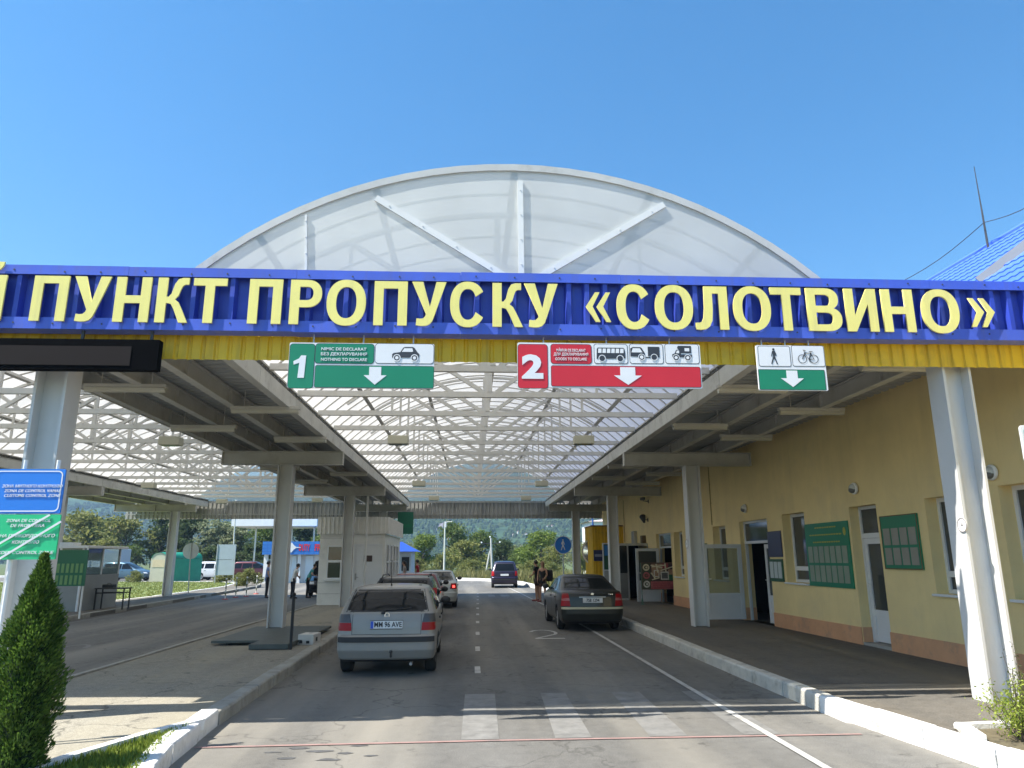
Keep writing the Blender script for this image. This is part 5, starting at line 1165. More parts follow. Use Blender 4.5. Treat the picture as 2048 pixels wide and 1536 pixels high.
vs = [(q[0]*1.0, p.y-.05, q[1]+.03) for q in top]+[(q[0]+2.3, p.y+1.8, q[1]+.03) for q in top]; n = len(top); mb.add(vs, [(i, i+1, n+i+1, n+i) for i in range(n-1)]); mb.build('roof', GR2, t, smooth=50)
mb = MB(); mb.add([(x0+wd, p.y, .1), (x0+wd+2.3, p.y+1.8, .1), (x0+wd+2.3, p.y+1.8, .1+h0), (x0+wd, p.y, .1+h0)], [(0, 1, 2, 3)]); mb.add([(x0, p.y, .1), (x0+2.3, p.y+1.8, .1), (x0+2.3, p.y+1.8, .1+h0), (x0, p.y, .1+h0)], [(0, 1, 2, 3)]); mb.build('side_wall', GR2, t)
def signpost(name, label, u, vb, z, r, vc, m, facing=True, poleu=None):
    p = G(u, vb, z); t = thing(name, label, 'sign', p); c = PY(poleu or u, vc, p.y)
    mb = MB(); mb.cyl(p, (c.x, p.y, c.z+r), .03, n=8); mb.build('pole', ALU if facing else mat('galvanised pole', (.5, .5, .45), .5), t)
    yo = p.y-.05 if facing else p.y+.03
    mb = MB(); mb.cyl((c.x, yo, c.z), (c.x, yo+.015, c.z), r, n=28); mb.build('disc', m, t); return t, c, p
signpost('round_sign', 'back of a round grey traffic sign on a pole at the lawn edge', 376, 1189, .12, .42, 1102, mat('sign back grey', (.55, .56, .56), .5, var=.05), False, 381)
t, c, p = signpost('footpath_sign', 'round blue footpath sign with a white walking figure on a pole', 1128, 1190, 0, .47, 1090, SIGNB, True, 1126)
yy = p.y-.055; mb = MB(); walker(mb, 1126, 1090, .62, yy-.004, .003, -1); mb.build('walker_pictogram', SIGNW, t)
mb = MB(); mb.lathe([(.44, -.012), (.47, -.012), (.47, -.006), (.44, -.006), (.44, -.012)], (c.x, yy+.004, c.z), 'y', 30); mb.build('border_line', SIGNW, t)
p = G(434, 1166, .1); yy = p.y; a, b = PY(436, 1089, yy), PY(467, 1150, yy)
t = thing('board_sign', 'back of a tall two-panel grey board on posts by the lawn', 'sign', p)
mb = MB(); mb.box(a.x, b.x, yy, yy+.04, b.z, (a.z+b.z)/2-.015); mb.box(a.x, b.x, yy, yy+.04, (a.z+b.z)/2+.015, a.z); mb.build('panel', mat('blue grey sheet', (.36, .42, .45), .5, var=.06), t)
for x in (a.x, b.x): MB().box(x-.035, x+.035, yy-.05, yy-.001, .1, a.z).build('post', ALU, t)
# red and white marker posts along the kerb
for i, (u, v) in enumerate(((450, 1199), (471, 1195), (492, 1193), (512, 1188))):
    p = G(u, v, 0)
    if i == 0:
        t = thing('marker_post', 'slim marker post with red and white bands, nearest of the row along the curved kerb', 'post', p, 0, 'marker posts along the kerb'); h = .95
        mb = MB(); mb.cyl((0, 0, 0), (0, 0, .04), .16, .13); mb.build('foot', mat('dull red', (.4, .06, .04), .6), t, world=False)
        mb = MB()
        for k in range(6): mb.cm = k % 2; mb.cyl((0, 0, .04+k*.15), (0, 0, .04+(k+1)*.15), .032, n=8)
        mb.build('shaft', [WHITE, mat('band grey green', (.2, .22, .14), .6)], t, world=False)
        mb = MB(); mb.sphere((0, 0, .97), .05, n=8, m=6); mb.build('cap', WHITE, t, world=False); mp_ = t
    else: dup(mp_, p, None, ('slim marker post with red and white bands, second from the near end', 'slim marker post with red and white bands, third from the near end', 'slim marker post with red and white bands, farthest of the row, beside the blue-shirted person')[i-1])
# duty free shop
yy = 62.0; xa, xb = PY(525, 1095, yy).x, -7.5; za, zb = PY(580, 1083, yy).z, PY(580, 1109, yy).z
t = thing('duty_free_shop', 'shop with a bright blue fascia carrying red letters and a white diamond', 'shop', ((xa+xb)/2, yy, 0))
mb = MB(); mb.box(xa+.5, xb, yy+.8, yy+8, 0, zb); mb.build('wall', mat('shop wall', (.70, .69, .66), .5), t)
BF = mat('bright blue tile', (.03, .17, .52), .35, var=.06, scale=3)
mb = MB(); mb.box(xa, xb, yy, yy+9, zb, za); mb.build('fascia', BF, t)
mb = MB(); x = xa+.4
while x < xb: mb.box(x, x+.02, yy-.006, yy-.001, zb, za); x += .42
for k in range(1, 4): z = zb+(za-zb)*k/4; mb.box(xa, xb, yy-.0085, yy-.0065, z-.01, z+.01)
mb.build('tile_joint', mat('blue joint', (.02, .12, .45), .5), t)
for u0, u1 in ((585, 592), (612, 626), (640, 660)):
    mb = MB(); p, q = PY(u0, 1113, yy+.75), PY(u1, 1140, yy+.75); mb.box(p.x, q.x, yy+.7, yy+.78, .1, zb-.1); mb.build('shop_window', mat('bright window', (.62, .7, .75), .2), t)
for u0, u1 in ((528, 534), (596, 600)): p, q = PY(u0, 1113, yy+.3), PY(u1, 1140, yy+.3); MB().box(p.x, q.x, yy+.3, yy+.5, 0, zb).build('pillar', WHITE, t)
RL = mat('red letters', (.62, .02, .02), .4)
txt(t, 'DUTY', 609, 1095, 12.5, 22, RL, y=yy-.03, bold=.03); txt(t, 'FREE', 641, 1095, 12.5, 23, RL, y=yy-.03, bold=.03)
mb = MB(); o = PY(583, 1095, yy-.03); r = .42; mb.prism([(o.x+r*1.0*math.cos(a)*(1 if i % 2 == 0 else .62), o.z+r*math.sin(a)*(1 if i % 2 == 0 else .62)) for i, a in enumerate([2*PI*k/8 for k in range(8)])], 'y', yy-.04, yy-.012); mb.prism([(o.x+.3, o.z-.04), (o.x+.75, o.z-.02), (o.x+.75, o.z+.02), (o.x+.3, o.z+.04)], 'y', yy-.038, yy-.012); mb.build('emblem', SIGNW, t)
# far white canopy slab behind the rear fascia
yy = 70; xa, xb = PY(463, 1045, yy).x, PY(634, 1045, yy).x; za, zb = PY(550, 1036, yy).z, PY(550, 1052, yy).z
t = thing('far_canopy', 'white edged filling station style roof seen below the rear fascia on the left', 'canopy', ((xa+xb)/2, yy, 0))
mb = MB(); mb.box(xa, xb, yy, yy+6, zb, za+.3); mb.build('roof_slab', WHITE, t)
for x in (xa+1.5, (xa+xb)/2+1, xb-.8): MB().box(x-.07, x+.07, yy+2.8, yy+2.94, 0, zb).build('pillar', ALU, t)
# lamp post with arm, concrete pylon, slim left pole
yy = 62; p = PY(888, 1140, yy); t = thing('lamp_post', 'tall slim pale lamp post with a double head in front of the trees', 'lamp post', (p.x, yy, 0)); zt = PY(889, 1044, yy).z
mb = MB(); mb.cyl((p.x, yy, 0), (p.x+.02, yy, zt), .09, .055, n=10); mb.build('pole', mat('pale post', (.62, .64, .55), .5), t)
mb = MB(); mb.bbox(p.x-.03, p.x+.14, yy-.09, yy+.09, zt-.45, zt+.02, .02); mb.tube([(p.x+.05, yy, zt), (p.x+.6, yy-.1, zt+.03)], .02, 6); mb.build('lamp_head', WHITE, t)
mb = MB(); mb.add([(p.x-.08, yy, zt-.02), (p.x-.45, yy+.1, zt-.12), (p.x-.55, yy+.15, zt-.42), (p.x-.32, yy+.05, zt-.3), (p.x-.14, yy, zt-.5)], [(0, 1, 2, 3), (0, 3, 4)]); mb.build('hanging_cloth', mat('faded cloth', (.3, .3, .36), .8), t)
yy = 75; p = PY(980, 1155, yy); q = PY(982, 1076, yy); t = thing('utility_pole', 'concrete utility pole braced by slanting struts, with a cross arm', 'utility pole', (p.x, yy, 0)); CP = mat('pale concrete', (.5, .5, .46), .8, var=.1)
mb = MB(); mb.cyl((PY(985, 1155, yy).x, yy, 0), (q.x, yy, q.z), .13, .10, n=8); mb.build('pole', CP, t)
mb = MB(); mb.cyl((PY(970, 1155, yy).x, yy+.2, 0), (q.x-.05, yy+.18, q.z-1.0), .10, .08, n=8); mb.build('strut', CP, t)
mb = MB(); mb.bar((q.x-.95, yy, q.z-.55), (q.x+.95, yy, q.z-.5), .07, .09)
mb.build('cross_arm', DKGREY, t)
for dx, dz in ((-.95, -.45), (.9, -.42), (-.1, .1)): MB().sphere((q.x+dx, yy, q.z+dz), .09, n=8, m=6).build('insulator', WHITE, t)
yy = 68; p = PY(465, 1140, yy); t = thing('slim_pole', 'slim pale pole rising behind the two-panel board', 'pole', (p.x, yy, 0)); mb = MB(); mb.cyl((p.x, yy, 0), (PY(470, 1030, yy).x, yy, PY(470, 1030, yy).z+1.2), .07, .05, n=8); mb.build('shaft', mat('pale metal', (.6, .6, .52), .5), t); mb = MB(); mb.sphere((PY(470, 1030, yy).x, yy, PY(470, 1030, yy).z+1.3), .12); mb.build('cap', ALU, t)
# white building glimpse + blue pole at right
yy = 85; a, b = PY(1179, 1043, yy), PY(1230, 1150, yy); t = thing('far_house', 'white far house wall glimpsed above the yellow kiosk', 'house', (a.x+2, yy, 0)); mb = MB(); mb.box(a.x, a.x+6, yy, yy+6, 0, a.z); mb.build('wall', WHITE, t)
mb = MB(); mb.add([(a.x-.3, yy-.3, a.z), (a.x+6.3, yy-.3, a.z), (a.x+6.3, yy+6.3, a.z), (a.x-.3, yy+6.3, a.z), (a.x+3, yy+3, a.z+.5)], [(0, 1, 4), (1, 2, 4), (2, 3, 4), (3, 0, 4)]); mb.build('roof', mat('pale pink roof', (.7, .55, .52), .6), t)
mb = MB(); mb.box(a.x+1, a.x+2, yy-.02, yy, 1, 2.2); mb.build('window', GLASSD, t)
yy = 60; p = PY(1186, 1060, yy); t = thing('blue_pole', 'dark blue pole standing just behind the yellow kiosk', 'pole', (p.x, yy, 0)); mb = MB(); mb.cyl((p.x, yy, 0), (p.x, yy, PY(1184, 1025, yy).z), .09, .07, n=8); mb.build('shaft', mat('navy paint', (.03, .09, .3), .5), t); mb = MB(); mb.sphere((p.x, yy, PY(1184, 1025, yy).z), .1); mb.build('cap', DKGREY, t)
# ------------------------------------------------------------------ vehicles
def lerp_tab(tab, z, i):
    if z <= tab[0][0]: return tab[0][i]
    for a, b in zip(tab[:-1], tab[1:]):
        if z <= b[0]: return a[i]+(b[i]-a[i])*(z-a[0])/(b[0]-a[0])
    return tab[-1][i]
class Shape:
    def __init__(s, tab, H, cr=0.20, cf=0.30, cyr=0.11, cyf=0.22):
        s.tab = tab; s.H = H; s.zt = tab[-1][0]; s.c = (cr, cf, cyr, cyf)
    def g(s, z):
        """rear y, front y, half width at height z"""
        if z > s.zt:
            k = 1-math.sqrt(max(0, 1-((z-s.zt)/(s.H-s.zt))**2)); _, r, f, w = s.tab[-1]; L = f-r
            return r+L*.30*k, f-L*.30*k, w*(1-.62*k)
        return tuple(lerp_tab(s.tab, z, i) for i in (1, 2, 3))
    def rear(s, x, z):
        r, f, w = s.g(z); we = w*.965; cr = min(s.c[0], we*.5); t = min(1, max(0, (abs(x)-(we-cr))/cr))
        return r+.045*(x/we)**2+s.c[2]*(1-math.sqrt(1-t*t))
    def front(s, x, z):
        r, f, w = s.g(z); we = w*.965; cr = min(s.c[1], we*.6); t = min(1, max(0, (abs(x)-(we-cr))/cr))
        return f-.07*(x/we)**2-s.c[3]*(1-math.sqrt(1-t*t))
    def side(s, y, z):
        r, f, w = s.g(z); m = (r+f)/2; q = min(1, abs(y-m)/((f-r)/2)); return w*(1-.035*q**2.5)
    def outline(s, z):
        r, f, w = s.g(z); we = w*.965; P = []
        def xs(c): 
            a = [we-c+c*math.sin(math.radians(t)) for t in (90, 75, 60, 42, 22, 0)]; m = we-c
            return [-q for q in a]+[m*t for t in (-.75, -.5, -.25, 0, .25, .5, .75)]+list(reversed(a))
        P += [(x, s.rear(x, z)) for x in xs(min(s.c[0], we*.5))]
        y0, y1 = P[-1][1], s.front(we, z)
        P += [(s.side(y0+(y1-y0)*i/14, z), y0+(y1-y0)*i/14) for i in range(1, 14)]
        P += [(x, s.front(x, z)) for x in reversed(xs(min(s.c[1], we*.6)))]
        y0, y1 = P[-1][1], s.rear(-we, z)
        P += [(-s.side(y0+(y1-y0)*i/14, z), y0+(y1-y0)*i/14) for i in range(1, 14)]
        return P
def grid_patch(mb, fn, nx, nz, skirt):
    """fn(i/nx, j/nz) -> (outer point, inner point)"""
    A = [[fn(i/nx, j/nz) for i in range(nx+1)] for j in range(nz+1)]; n = nx+1
    vs = [p[0] for r in A for p in r]; fs = [(j*n+i, j*n+i+1, (j+1)*n+i+1, (j+1)*n+i) for j in range(nz) for i in range(nx)]
    per = [(0, i) for i in range(n)]+[(j, nx) for j in range(1, nz+1)]+[(nz, i) for i in range(nx-1, -1, -1)]+[(j, 0) for j in range(nz-1, 0, -1)]
    b = len(vs); vs += [A[j][i][1] for j, i in per]; k = len(per)
    fs += [(per[q][0]*n+per[q][1], per[(q+1) % k][0]*n+per[(q+1) % k][1], b+(q+1) % k, b+q) for q in range(k)]
    mb.add(vs, fs)
def bil(c, a, b):
    p = [c[0][k]*(1-a)*(1-b)+c[1][k]*a*(1-b)+c[2][k]*a*b+c[3][k]*(1-a)*b for k in (0, 1)]; return p
def rpatch(mb, sh, c, off=.006, nx=12, nz=6):
    def fn(a, b): x, z = bil(c, a, b); y = sh.rear(x, z); return (x, y-off, z), (x, y+.012, z)
    grid_patch(mb, fn, nx, nz, 0)
def fpatch(mb, sh, c, off=.006, nx=12, nz=6):
    def fn(a, b): x, z = bil(c, a, b); y = sh.front(x, z); return (x, y+off, z), (x, y-.012, z)
    grid_patch(mb, fn, nx, nz, 0)
def spatch(mb, sh, c, sg, off=.006, nx=8, nz=6):
    def fn(a, b): y, z = bil(c, a, b); x = sh.side(y, z); return (sg*(x+off), y, z), (sg*(x-.012), y, z)
    grid_patch(mb, fn, nx, nz, 0)
PAINTS = {}
def paint(name, col, metal=.5, rough=.32):
    if name not in PAINTS: PAINTS[name] = mat('car paint '+name, col, rough, metal, coat=.35, var=.03, scale=1.5, dirt=tuple(c*.6+.06 for c in col), dscale=1.6, damt=.35)
    return PAINTS[name]
RIMM = mat('alloy rim', (.42, .42, .42), .35, metal=.7); TRIMM = mat('dark bumper trim', (.022, .023, .026), .55)
AMBER = mat('amber lens', (.6, .2, .02), .2, coat=.5); HEADL = mat('headlamp glass', (.62, .65, .66), .1, coat=.8); BRAKE = emat('lit brake lamp', (1.0, .05, .04), 2.2)
GLASSCAR = glassmat('car glass', (.012, .014, .015), 0.35, .02); GLASSCD = glassmat('tinted car glass', (.008, .010, .012), 0.0, .05); GLASSCD.node_tree.nodes['Principled BSDF'].inputs['Specular IOR Level'].default_value = .25
INTR = mat('car interior', (.03, .03, .032), .8)
def car(name, label, cat, loc, rz, P, group=None):
    T, L, Wd, H = P['tab'], P['L'], P['W'], P['H']; sh = Shape(T, H, *P.get('c', ())); pm = P['paint']
    root = thing(name, label, cat, loc, rz, group); B = dict(parent=root, world=False)
    zs = sorted(set([t[0] for t in T]+[T[0][0]+(sh.zt-T[0][0])*i/34 for i in range(35)]+[sh.zt+(H-sh.zt)*q for q in (.25, .5, .7, .85, .94, .985, 1.0)]))
    mb = MB(); rings = [sh.outline(z) for z in zs]; n = len(rings[0])
    vs = [(p[0], p[1], z) for r, z in zip(rings, zs) for p in r]; fs = [(i*n+j, i*n+(j+1) % n, (i+1)*n+(j+1) % n, (i+1)*n+j) for i in range(len(zs)-1) for j in range(n)]
    fs += [tuple(range(n-1, -1, -1)), tuple((len(zs)-1)*n+j for j in range(n))]
    mb.add(vs, fs); zl = P.get('sill', .27)
    for q, f in enumerate(mb.f): zc = sum(mb.v[i].z for i in f)/len(f); mb.m[q] = 1 if zc < zl else 0
    body = mb.build('body', [pm, TRIMM], smooth=35, **B)
    rt = P.get('rt', .305); wy = P['wy']
    cut = MB()
    for y in wy:
        for sg in (-1, 1): cut.cyl((sg*(Wd/2-.30), y, rt), (sg*(Wd/2+.2), y, rt), rt+.055, n=28)
    cm = cut.build('c', TRIMM); md = body.modifiers.new('b', 'BOOLEAN'); md.object = cm; md.operation = 'DIFFERENCE'; md.solver = 'EXACT'
    for m_ in [body]: m_.data.materials.append(TRIMM) if False else None
    cm.parent = root; bpy.context.view_layer.update()
    me = bpy.data.meshes.new_from_object(body.evaluated_get(bpy.context.evaluated_depsgraph_get())); body.modifiers.clear(); old = body.data; body.data = me; bpy.data.objects.remove(cm)
    for p in me.polygons:     # inside of the arches dark
        c = p.center
        for y in wy:
            d = math.hypot(c.y-y, c.z-rt)
            if d < rt+.07 and abs(c.x) > Wd/2-.33 and (abs(d-(rt+.055)) < .015 or abs(abs(c.x)-(Wd/2-.30)) < .01): p.material_index = 1
    smooth_by_angle(me, 35)
    # wheels
    for y in wy:
        for sg in (-1, 1):
            x1 = sg*(Wd/2-.035); x0 = sg*(Wd/2-.225); mb = MB()
            mb.lathe([(.18, x0), (rt-.03, x0), (rt-.005, x0+sg*.02), (rt, x0+sg*.05), (rt, x1-sg*.05), (rt-.005, x1-sg*.02), (rt-.03, x1), (rt*.66, x1-sg*.005), (rt*.64, x1-sg*.03)], (0, y, rt), 'x', 28)
            wh = mb.build('wheel', RUBBER, smooth=40, **B)
            mb = MB(); mb.lathe([(rt*.655, x1-sg*.012), (rt*.60, x1-sg*.02), (rt*.57, x1-sg*.075), (0.001, x1-sg*.08)], (0, y, rt), 'x', 28); mb.lathe([(.001, x1-sg*.005), (.05, x1-sg*.008), (.06, x1-sg*.05)], (0, y, rt), 'x', 12)
            for k in range(6):
                a = 2*PI*k/6; mb.bar((x1-sg*.028, y+.05*math.cos(a), rt+.05*math.sin(a)), (x1-sg*.02, y+rt*.62*math.cos(a), rt+rt*.62*math.sin(a)), .05, .025, up=(1, 0, 0))
            mb.build('rim', RIMM, wh, smooth=40, world=False)
    # glass
    gm = P.get('glass', GLASSCD)
    rw = P['rwin']; mb = MB(); rpatch(mb, sh, rw, .005, 14, 8); rwo = mb.build('rear_window', gm, smooth=40, **B)
    mb = MB(); c = [(rw[0][0]-.03, rw[0][1]-.025), (rw[1][0]+.03, rw[1][1]-.025), (rw[2][0]+.025, rw[2][1]+.022), (rw[3][0]-.025, rw[3][1]+.022)]; rpatch(mb, sh, c, .002, 14, 8); mb.build('window_seal', TRIMM, rwo, world=False)
    mb = MB(); fpatch(mb, sh, P['wind'], .005, 14, 8); mb.build('windscreen', gm, smooth=40, **B)
    for q in P['swin']:
        for sg in (-1, 1): mb = MB(); spatch(mb, sh, q, sg, .005); mb.build('side_window', gm, smooth=40, **B)
    # doors
    for y0, y1 in P['doors']:
        for sg in (-1, 1):
            mb = MB(); zb = T[0][0]+.10; zt = P['belt']-.01; c = [(y0, zb), (y1, zb), (y1, zt), (y0, zt)]; spatch(mb, sh, c, sg, .004, 10, 10); d = mb.build('door', pm, smooth=40, **B)
            mb = MB(); x = sg*(sh.side(y0+.16, zt-.12)+.012); mb.bbox(x-.014, x+.014, y0+.05, y0+.20, zt-.14, zt-.105, .008); mb.build('handle', pm if P.get('bodyhandle') else TRIMM, d, world=False)
            mb = MB(); yy = (y0-.004, y1+.004)
            if P.get('strip'):
                zz = P['strip']; spatch(mb, sh, [(y0+.03, zz-.03), (y1-.03, zz-.03), (y1-.03, zz+.03), (y0+.03, zz+.03)], sg, .012, 8, 1); mb.build('side_strip', TRIMM, d, world=False)
    # mirrors
    for sg in (-1, 1):
        y, z = P['mir']; x = sg*sh.side(y, z); mb = MB(); mb.sphere((x+sg*.12, y, z+.05), .10, .06, .075, 12, 8); mb.bar((x-sg*.02, y, z), (x+sg*.08, y, z+.02), .05, .03); mb.build('mirror', P.get('mirm', TRIMM), smooth=50, **B)
    # plate
    pz, px_ = P['plate'][:2]; y = sh.rear(px_, pz)-.02; mb = MB(); mb.bbox(px_-.265, px_+.265, y-.012, y+.03, pz-.062, pz+.062, .006); pl = mb.build('number_plate', [PLATE], **B)
    mb = MB(); mb.box(px_-.27, px_+.27, y-.008, y+.03, pz-.068, pz-.0625); mb.box(px_-.27, px_+.27, y-.008, y+.03, pz+.0625, pz+.068); mb.build('plate_frame', BLACK, pl, world=False)
    if P['plate'][2:]:
        body_, eu = P['plate'][2:]
        if eu: mb = MB(); mb.box(px_-.262, px_-.215, y-.0145, y-.0122, pz-.058, pz+.058); mb.build('country_band', EUBLUE, pl, world=False)
        o = text(body_, .115, (px_+(.025 if eu else 0), y-.0145, pz), INK, pl, 'plate_number', bold=.02, sx=.82, world=False)
    # rear lamps: list of (corners for the right side, material)
    for c, m_ in P['rl']:
        for sg in (-1, 1):
            cc = [(sg*x, z) for x, z in c]; mb = MB(); rpatch(mb, sh, cc, .010, 8, 6); mb.build('tail_lamp', m_ if not (isinstance(m_, tuple)) else m_[0 if sg < 0 else 1], smooth=40, **B)
    for c, m_ in P.get('rpan', []): mb = MB(); rpatch(mb, sh, c, .007, 16, 4); mb.build('rear_trim', m_, smooth=40, **B)
    for c, m_ in P.get('bump', []): mb = MB(); rpatch(mb, sh, c, .022, 22, 3); mb.build('bumper_strip', m_, smooth=40, **B)
    for c, off in P.get('lid', []):
        mb = MB()
        for a, b, z0, z1 in c: rpatch(mb, sh, [(a, z0), (b, z0), (b, z1), (a, z1)], .0025, 10, 6)
        mb.build('lid_gap', BLACK, **B)
    # front lamps and grille
    fz = P['fz']; w2 = sh.g(fz)[2]
    for sg in (-1, 1): mb = MB(); fpatch(mb, sh, [(sg*(w2-.38), fz-.07), (sg*(w2-.06), fz-.05), (sg*(w2-.08), fz+.07), (sg*(w2-.36), fz+.06)], .008, 8, 4); mb.build('headlight', HEADL, smooth=40, **B)
    mb = MB(); fpatch(mb, sh, [(-.42, fz-.06), (.42, fz-.06), (.42, fz+.05), (-.42, fz+.05)], .008, 10, 3); mb.build('grille', TRIMM, **B)
    mb = MB(); fpatch(mb, sh, [(-.27, .42), (.27, .42), (.27, .52), (-.27, .52)], .02, 4, 1); mb.build('front_plate', PLATE, **B)
    mb = MB(); fpatch(mb, sh, [(-.7, .30), (.7, .30), (.7, .38), (-.7, .38)], .006, 10, 1); mb.build('front_intake', TRIMM, **B)
    return root, sh, B
HATCH = [(.24, .14, 3.86, .77), (.30, .05, 3.95, .82), (.42, 0, 4.01, .845), (.64, 0, 4.02, .848), (.675, .04, 4.0, .848), (.78, .05, 3.93, .847), (.88, .065, 3.6, .843), (.95, .085, 3.25, .838), (1.01, .105, 2.98, .828), (1.05, .135, 2.88, .812), (1.2, .27, 2.60, .75), (1.32, .41, 2.30, .69), (1.385, .49, 2.12, .65)]
NOTCH = [(.20, .16, 4.34, .77), (.28, .05, 4.44, .83), (.44, 0, 4.50, .862), (.60, 0, 4.51, .866), (.635, .03, 4.48, .866), (.80, .045, 4.35, .862), (.90, .06, 3.95, .855), (.97, .09, 3.55, .845), (1.015, .17, 3.36, .83), (1.045, .50, 3.28, .805), (1.10, .66, 3.16, .78), (1.25, 1.02, 2.88, .70), (1.365, 1.32, 2.58, .635)]
WAGON = [(.20, .14, 4.3, .77), (.28, .05, 4.42, .83), (.44, 0, 4.48, .862), (.60, 0, 4.49, .866), (.635, .035, 4.46, .866), (.80, .05, 4.33, .862), (.90, .07, 3.9, .855), (.97, .09, 3.5, .845), (1.0, .12, 3.36, .83), (1.2, .24, 2.95, .745), (1.35, .36, 2.62, .68), (1.42, .44, 2.42, .65)]
VAN = [(.24, .12, 4.45, .82), (.32, .04, 4.55, .87), (.48, 0, 4.61, .90), (.66, 0, 4.63, .905), (.70, .03, 4.60, .905), (.92, .05, 4.3, .90), (1.02, .07, 3.9, .89), (1.09, .095, 3.62, .875), (1.30, .19, 3.18, .80), (1.50, .31, 2.78, .735), (1.62, .41, 2.5, .69)]
def swin_std(b, t, y): # bottom z, top z, list of (y0b,y1b,y1t,y0t)
    return [[(q[0], b), (q[1], b), (q[2], t), (q[3], t)] for q in y]
# 1. silver hatchback
P1 = dict(tab=HATCH, L=4.02, W=1.695, H=1.45, paint=paint('silver', (.29, .278, .255), .2, .48), wy=(.78, 3.25), belt=1.0,
          rwin=[(-.665, 1.055), (.665, 1.055), (.575, 1.36), (-.575, 1.36)], wind=[(-.68, 1.06), (.68, 1.06), (.56, 1.36), (-.56, 1.36)],
          swin=swin_std(1.04, 1.34, [(.50, 1.02, 1.05, .78), (1.08, 1.86, 1.84, 1.10), (1.93, 2.75, 2.18, 1.91)]), doors=[(1.06, 1.88), (1.90, 2.86)], mir=(2.62, 1.04), strip=.58,
          plate=(.83, 0, 'MM 96 AVE', True), fz=.76,
          rl=[([(.58, .735), (.818, .735), (.815, .86), (.59, .86)], TAILR), ([(.59, .863), (.815, .863), (.795, .995), (.625, 1.0)], TAILC)],
          bump=[([(-.80, .555), (.80, .555), (.80, .64), (-.80, .64)], TRIMM)], lid=[([(-.575, -.568, .68, 1.03), (.568, .575, .68, 1.03), (-.575, .575, .672, .678)], 0)])
golf, gsh, gB = car('hatchback_car', 'silver hatchback seen from behind, number plate MM 96 AVE, last in the queue', 'car', (-1.40, 12.78, 0), math.radians(0.6), P1)
mb = MB(); mb.tube([(-.07, gsh.rear(-.07, 1.03)-.03, 1.02), (-.03, gsh.rear(0, 1.06)-.02, 1.055), (.3, gsh.rear(.3, 1.08)-.015, 1.075), (.40, gsh.rear(.4, 1.09)-.012, 1.09)], .010, 6); mb.bbox(-.1, -.03, gsh.rear(0, 1.02)-.035, gsh.rear(0, 1.02)+.01, .995, 1.03, .008); mb.build('wiper', BLACK, **gB)
mb = MB(); mb.cyl((0, .72, 1.42), (0, .70, 1.46), .02, .014, 8); mb.tube([(0, .70, 1.45), (.0, .62, 1.88)], .006, 5); mb.build('antenna', BLACK, **gB)
y = gsh.rear(0, .975)-.008; mb = MB(); mb.lathe([(.034, 0), (.045, 0), (.045, .012), (.034, .012), (.034, 0)], (0, y, .975), 'y', 20); mb.bar((-.03, y+.003, .995), (-.008, y+.003, .945), .008, .005, up=(0, 1, 0)); mb.bar((.03, y+.003, .995), (.008, y+.003, .945), .008, .005, up=(0, 1, 0)); mb.build('badge', CHROME, **gB)
mb = MB(); rpatch(mb, gsh, [(-.30, .75), (.30, .75), (.30, .91), (-.30, .91)], .001, 4, 2); mb.build('plate_recess', paint('silver', (0, 0, 0)), **gB)
mb = MB(); mb.tube([(.1, -.02, .34), (.1, -.10, .34), (.1, -.12, .40)], .018, 8); mb.sphere((.1, -.12, .42), .028); mb.build('tow_hitch', DKGREY, **gB)
mb = MB(); mb.tube([(.42, .3, .22), (.42, .02, .21)], .025, 8); mb.build('exhaust_pipe', ALU, **gB)
mb = MB(); mb.bar((.50, .75, 1.425), (.50, .95, 1.445), .05, .01); mb.build('roof_sticker', DKGREY, **gB)
# 2. dark estate
P2 = dict(tab=WAGON, L=4.49, W=1.735, H=1.475, paint=paint('charcoal', (.05, .055, .06), .5), wy=(.90, 3.55), belt=.97, sill=.3,
          rwin=[(-.63, 1.0), (.63, 1.0), (.55, 1.38), (-.55, 1.38)], wind=[(-.68, 1.02), (.68, 1.02), (.56, 1.39), (-.56, 1.39)],
          swin=swin_std(1.0, 1.37, [(.42, 1.25, 1.27, .58), (1.32, 2.1, 2.1, 1.33), (2.17, 3.1, 2.5, 2.16)]), doors=[(1.28, 2.12), (2.14, 3.2)], mir=(2.95, 1.02), plate=(.78, 0), fz=.70,
          rl=[([(.66, .70), (.83, .70), (.80, 1.2), (.70, 1.2)], TAILR)], bump=[([(-.82, .48), (.82, .48), (.82, .55), (-.82, .55)], TRIMM)])
est, sh2, B2 = car('estate_car', 'dark estate with black roof rails, second from the back of the queue', 'car', (-1.64, 18.3, 0), math.radians(.4), P2)
for sg in (-1, 1): mb = MB(); mb.tube([(sg*.58, .75, 1.45), (sg*.58, .95, 1.50), (sg*.585, 2.2, 1.50), (sg*.56, 2.45, 1.45)], .016, 8); mb.build('roof_rail', BLACK, **B2)
mb = MB(); mb.tube([(0, .6, 1.47), (0, .5, 1.68)], .008, 5); mb.build('antenna', BLACK, **B2)
# 3. red hatchback
P3 = dict(P1); P3.update(paint=paint('red', (.15, .010, .014), .3, .3), plate=(.83, 0), rl=[([(.60, .74), (.815, .74), (.795, .99), (.63, .99)], TAILR)])
red, sh3, B3 = car('hatchback_car', 'red hatchback, third from the back of the queue between the estate and the silver sedan', 'car', (-1.78, 23.9, 0), math.radians(.3), P3)
mb = MB(); mb.tube([(0, .6, 1.42), (0, .48, 1.66)], .008, 5); mb.build('antenna', BLACK, **B3)
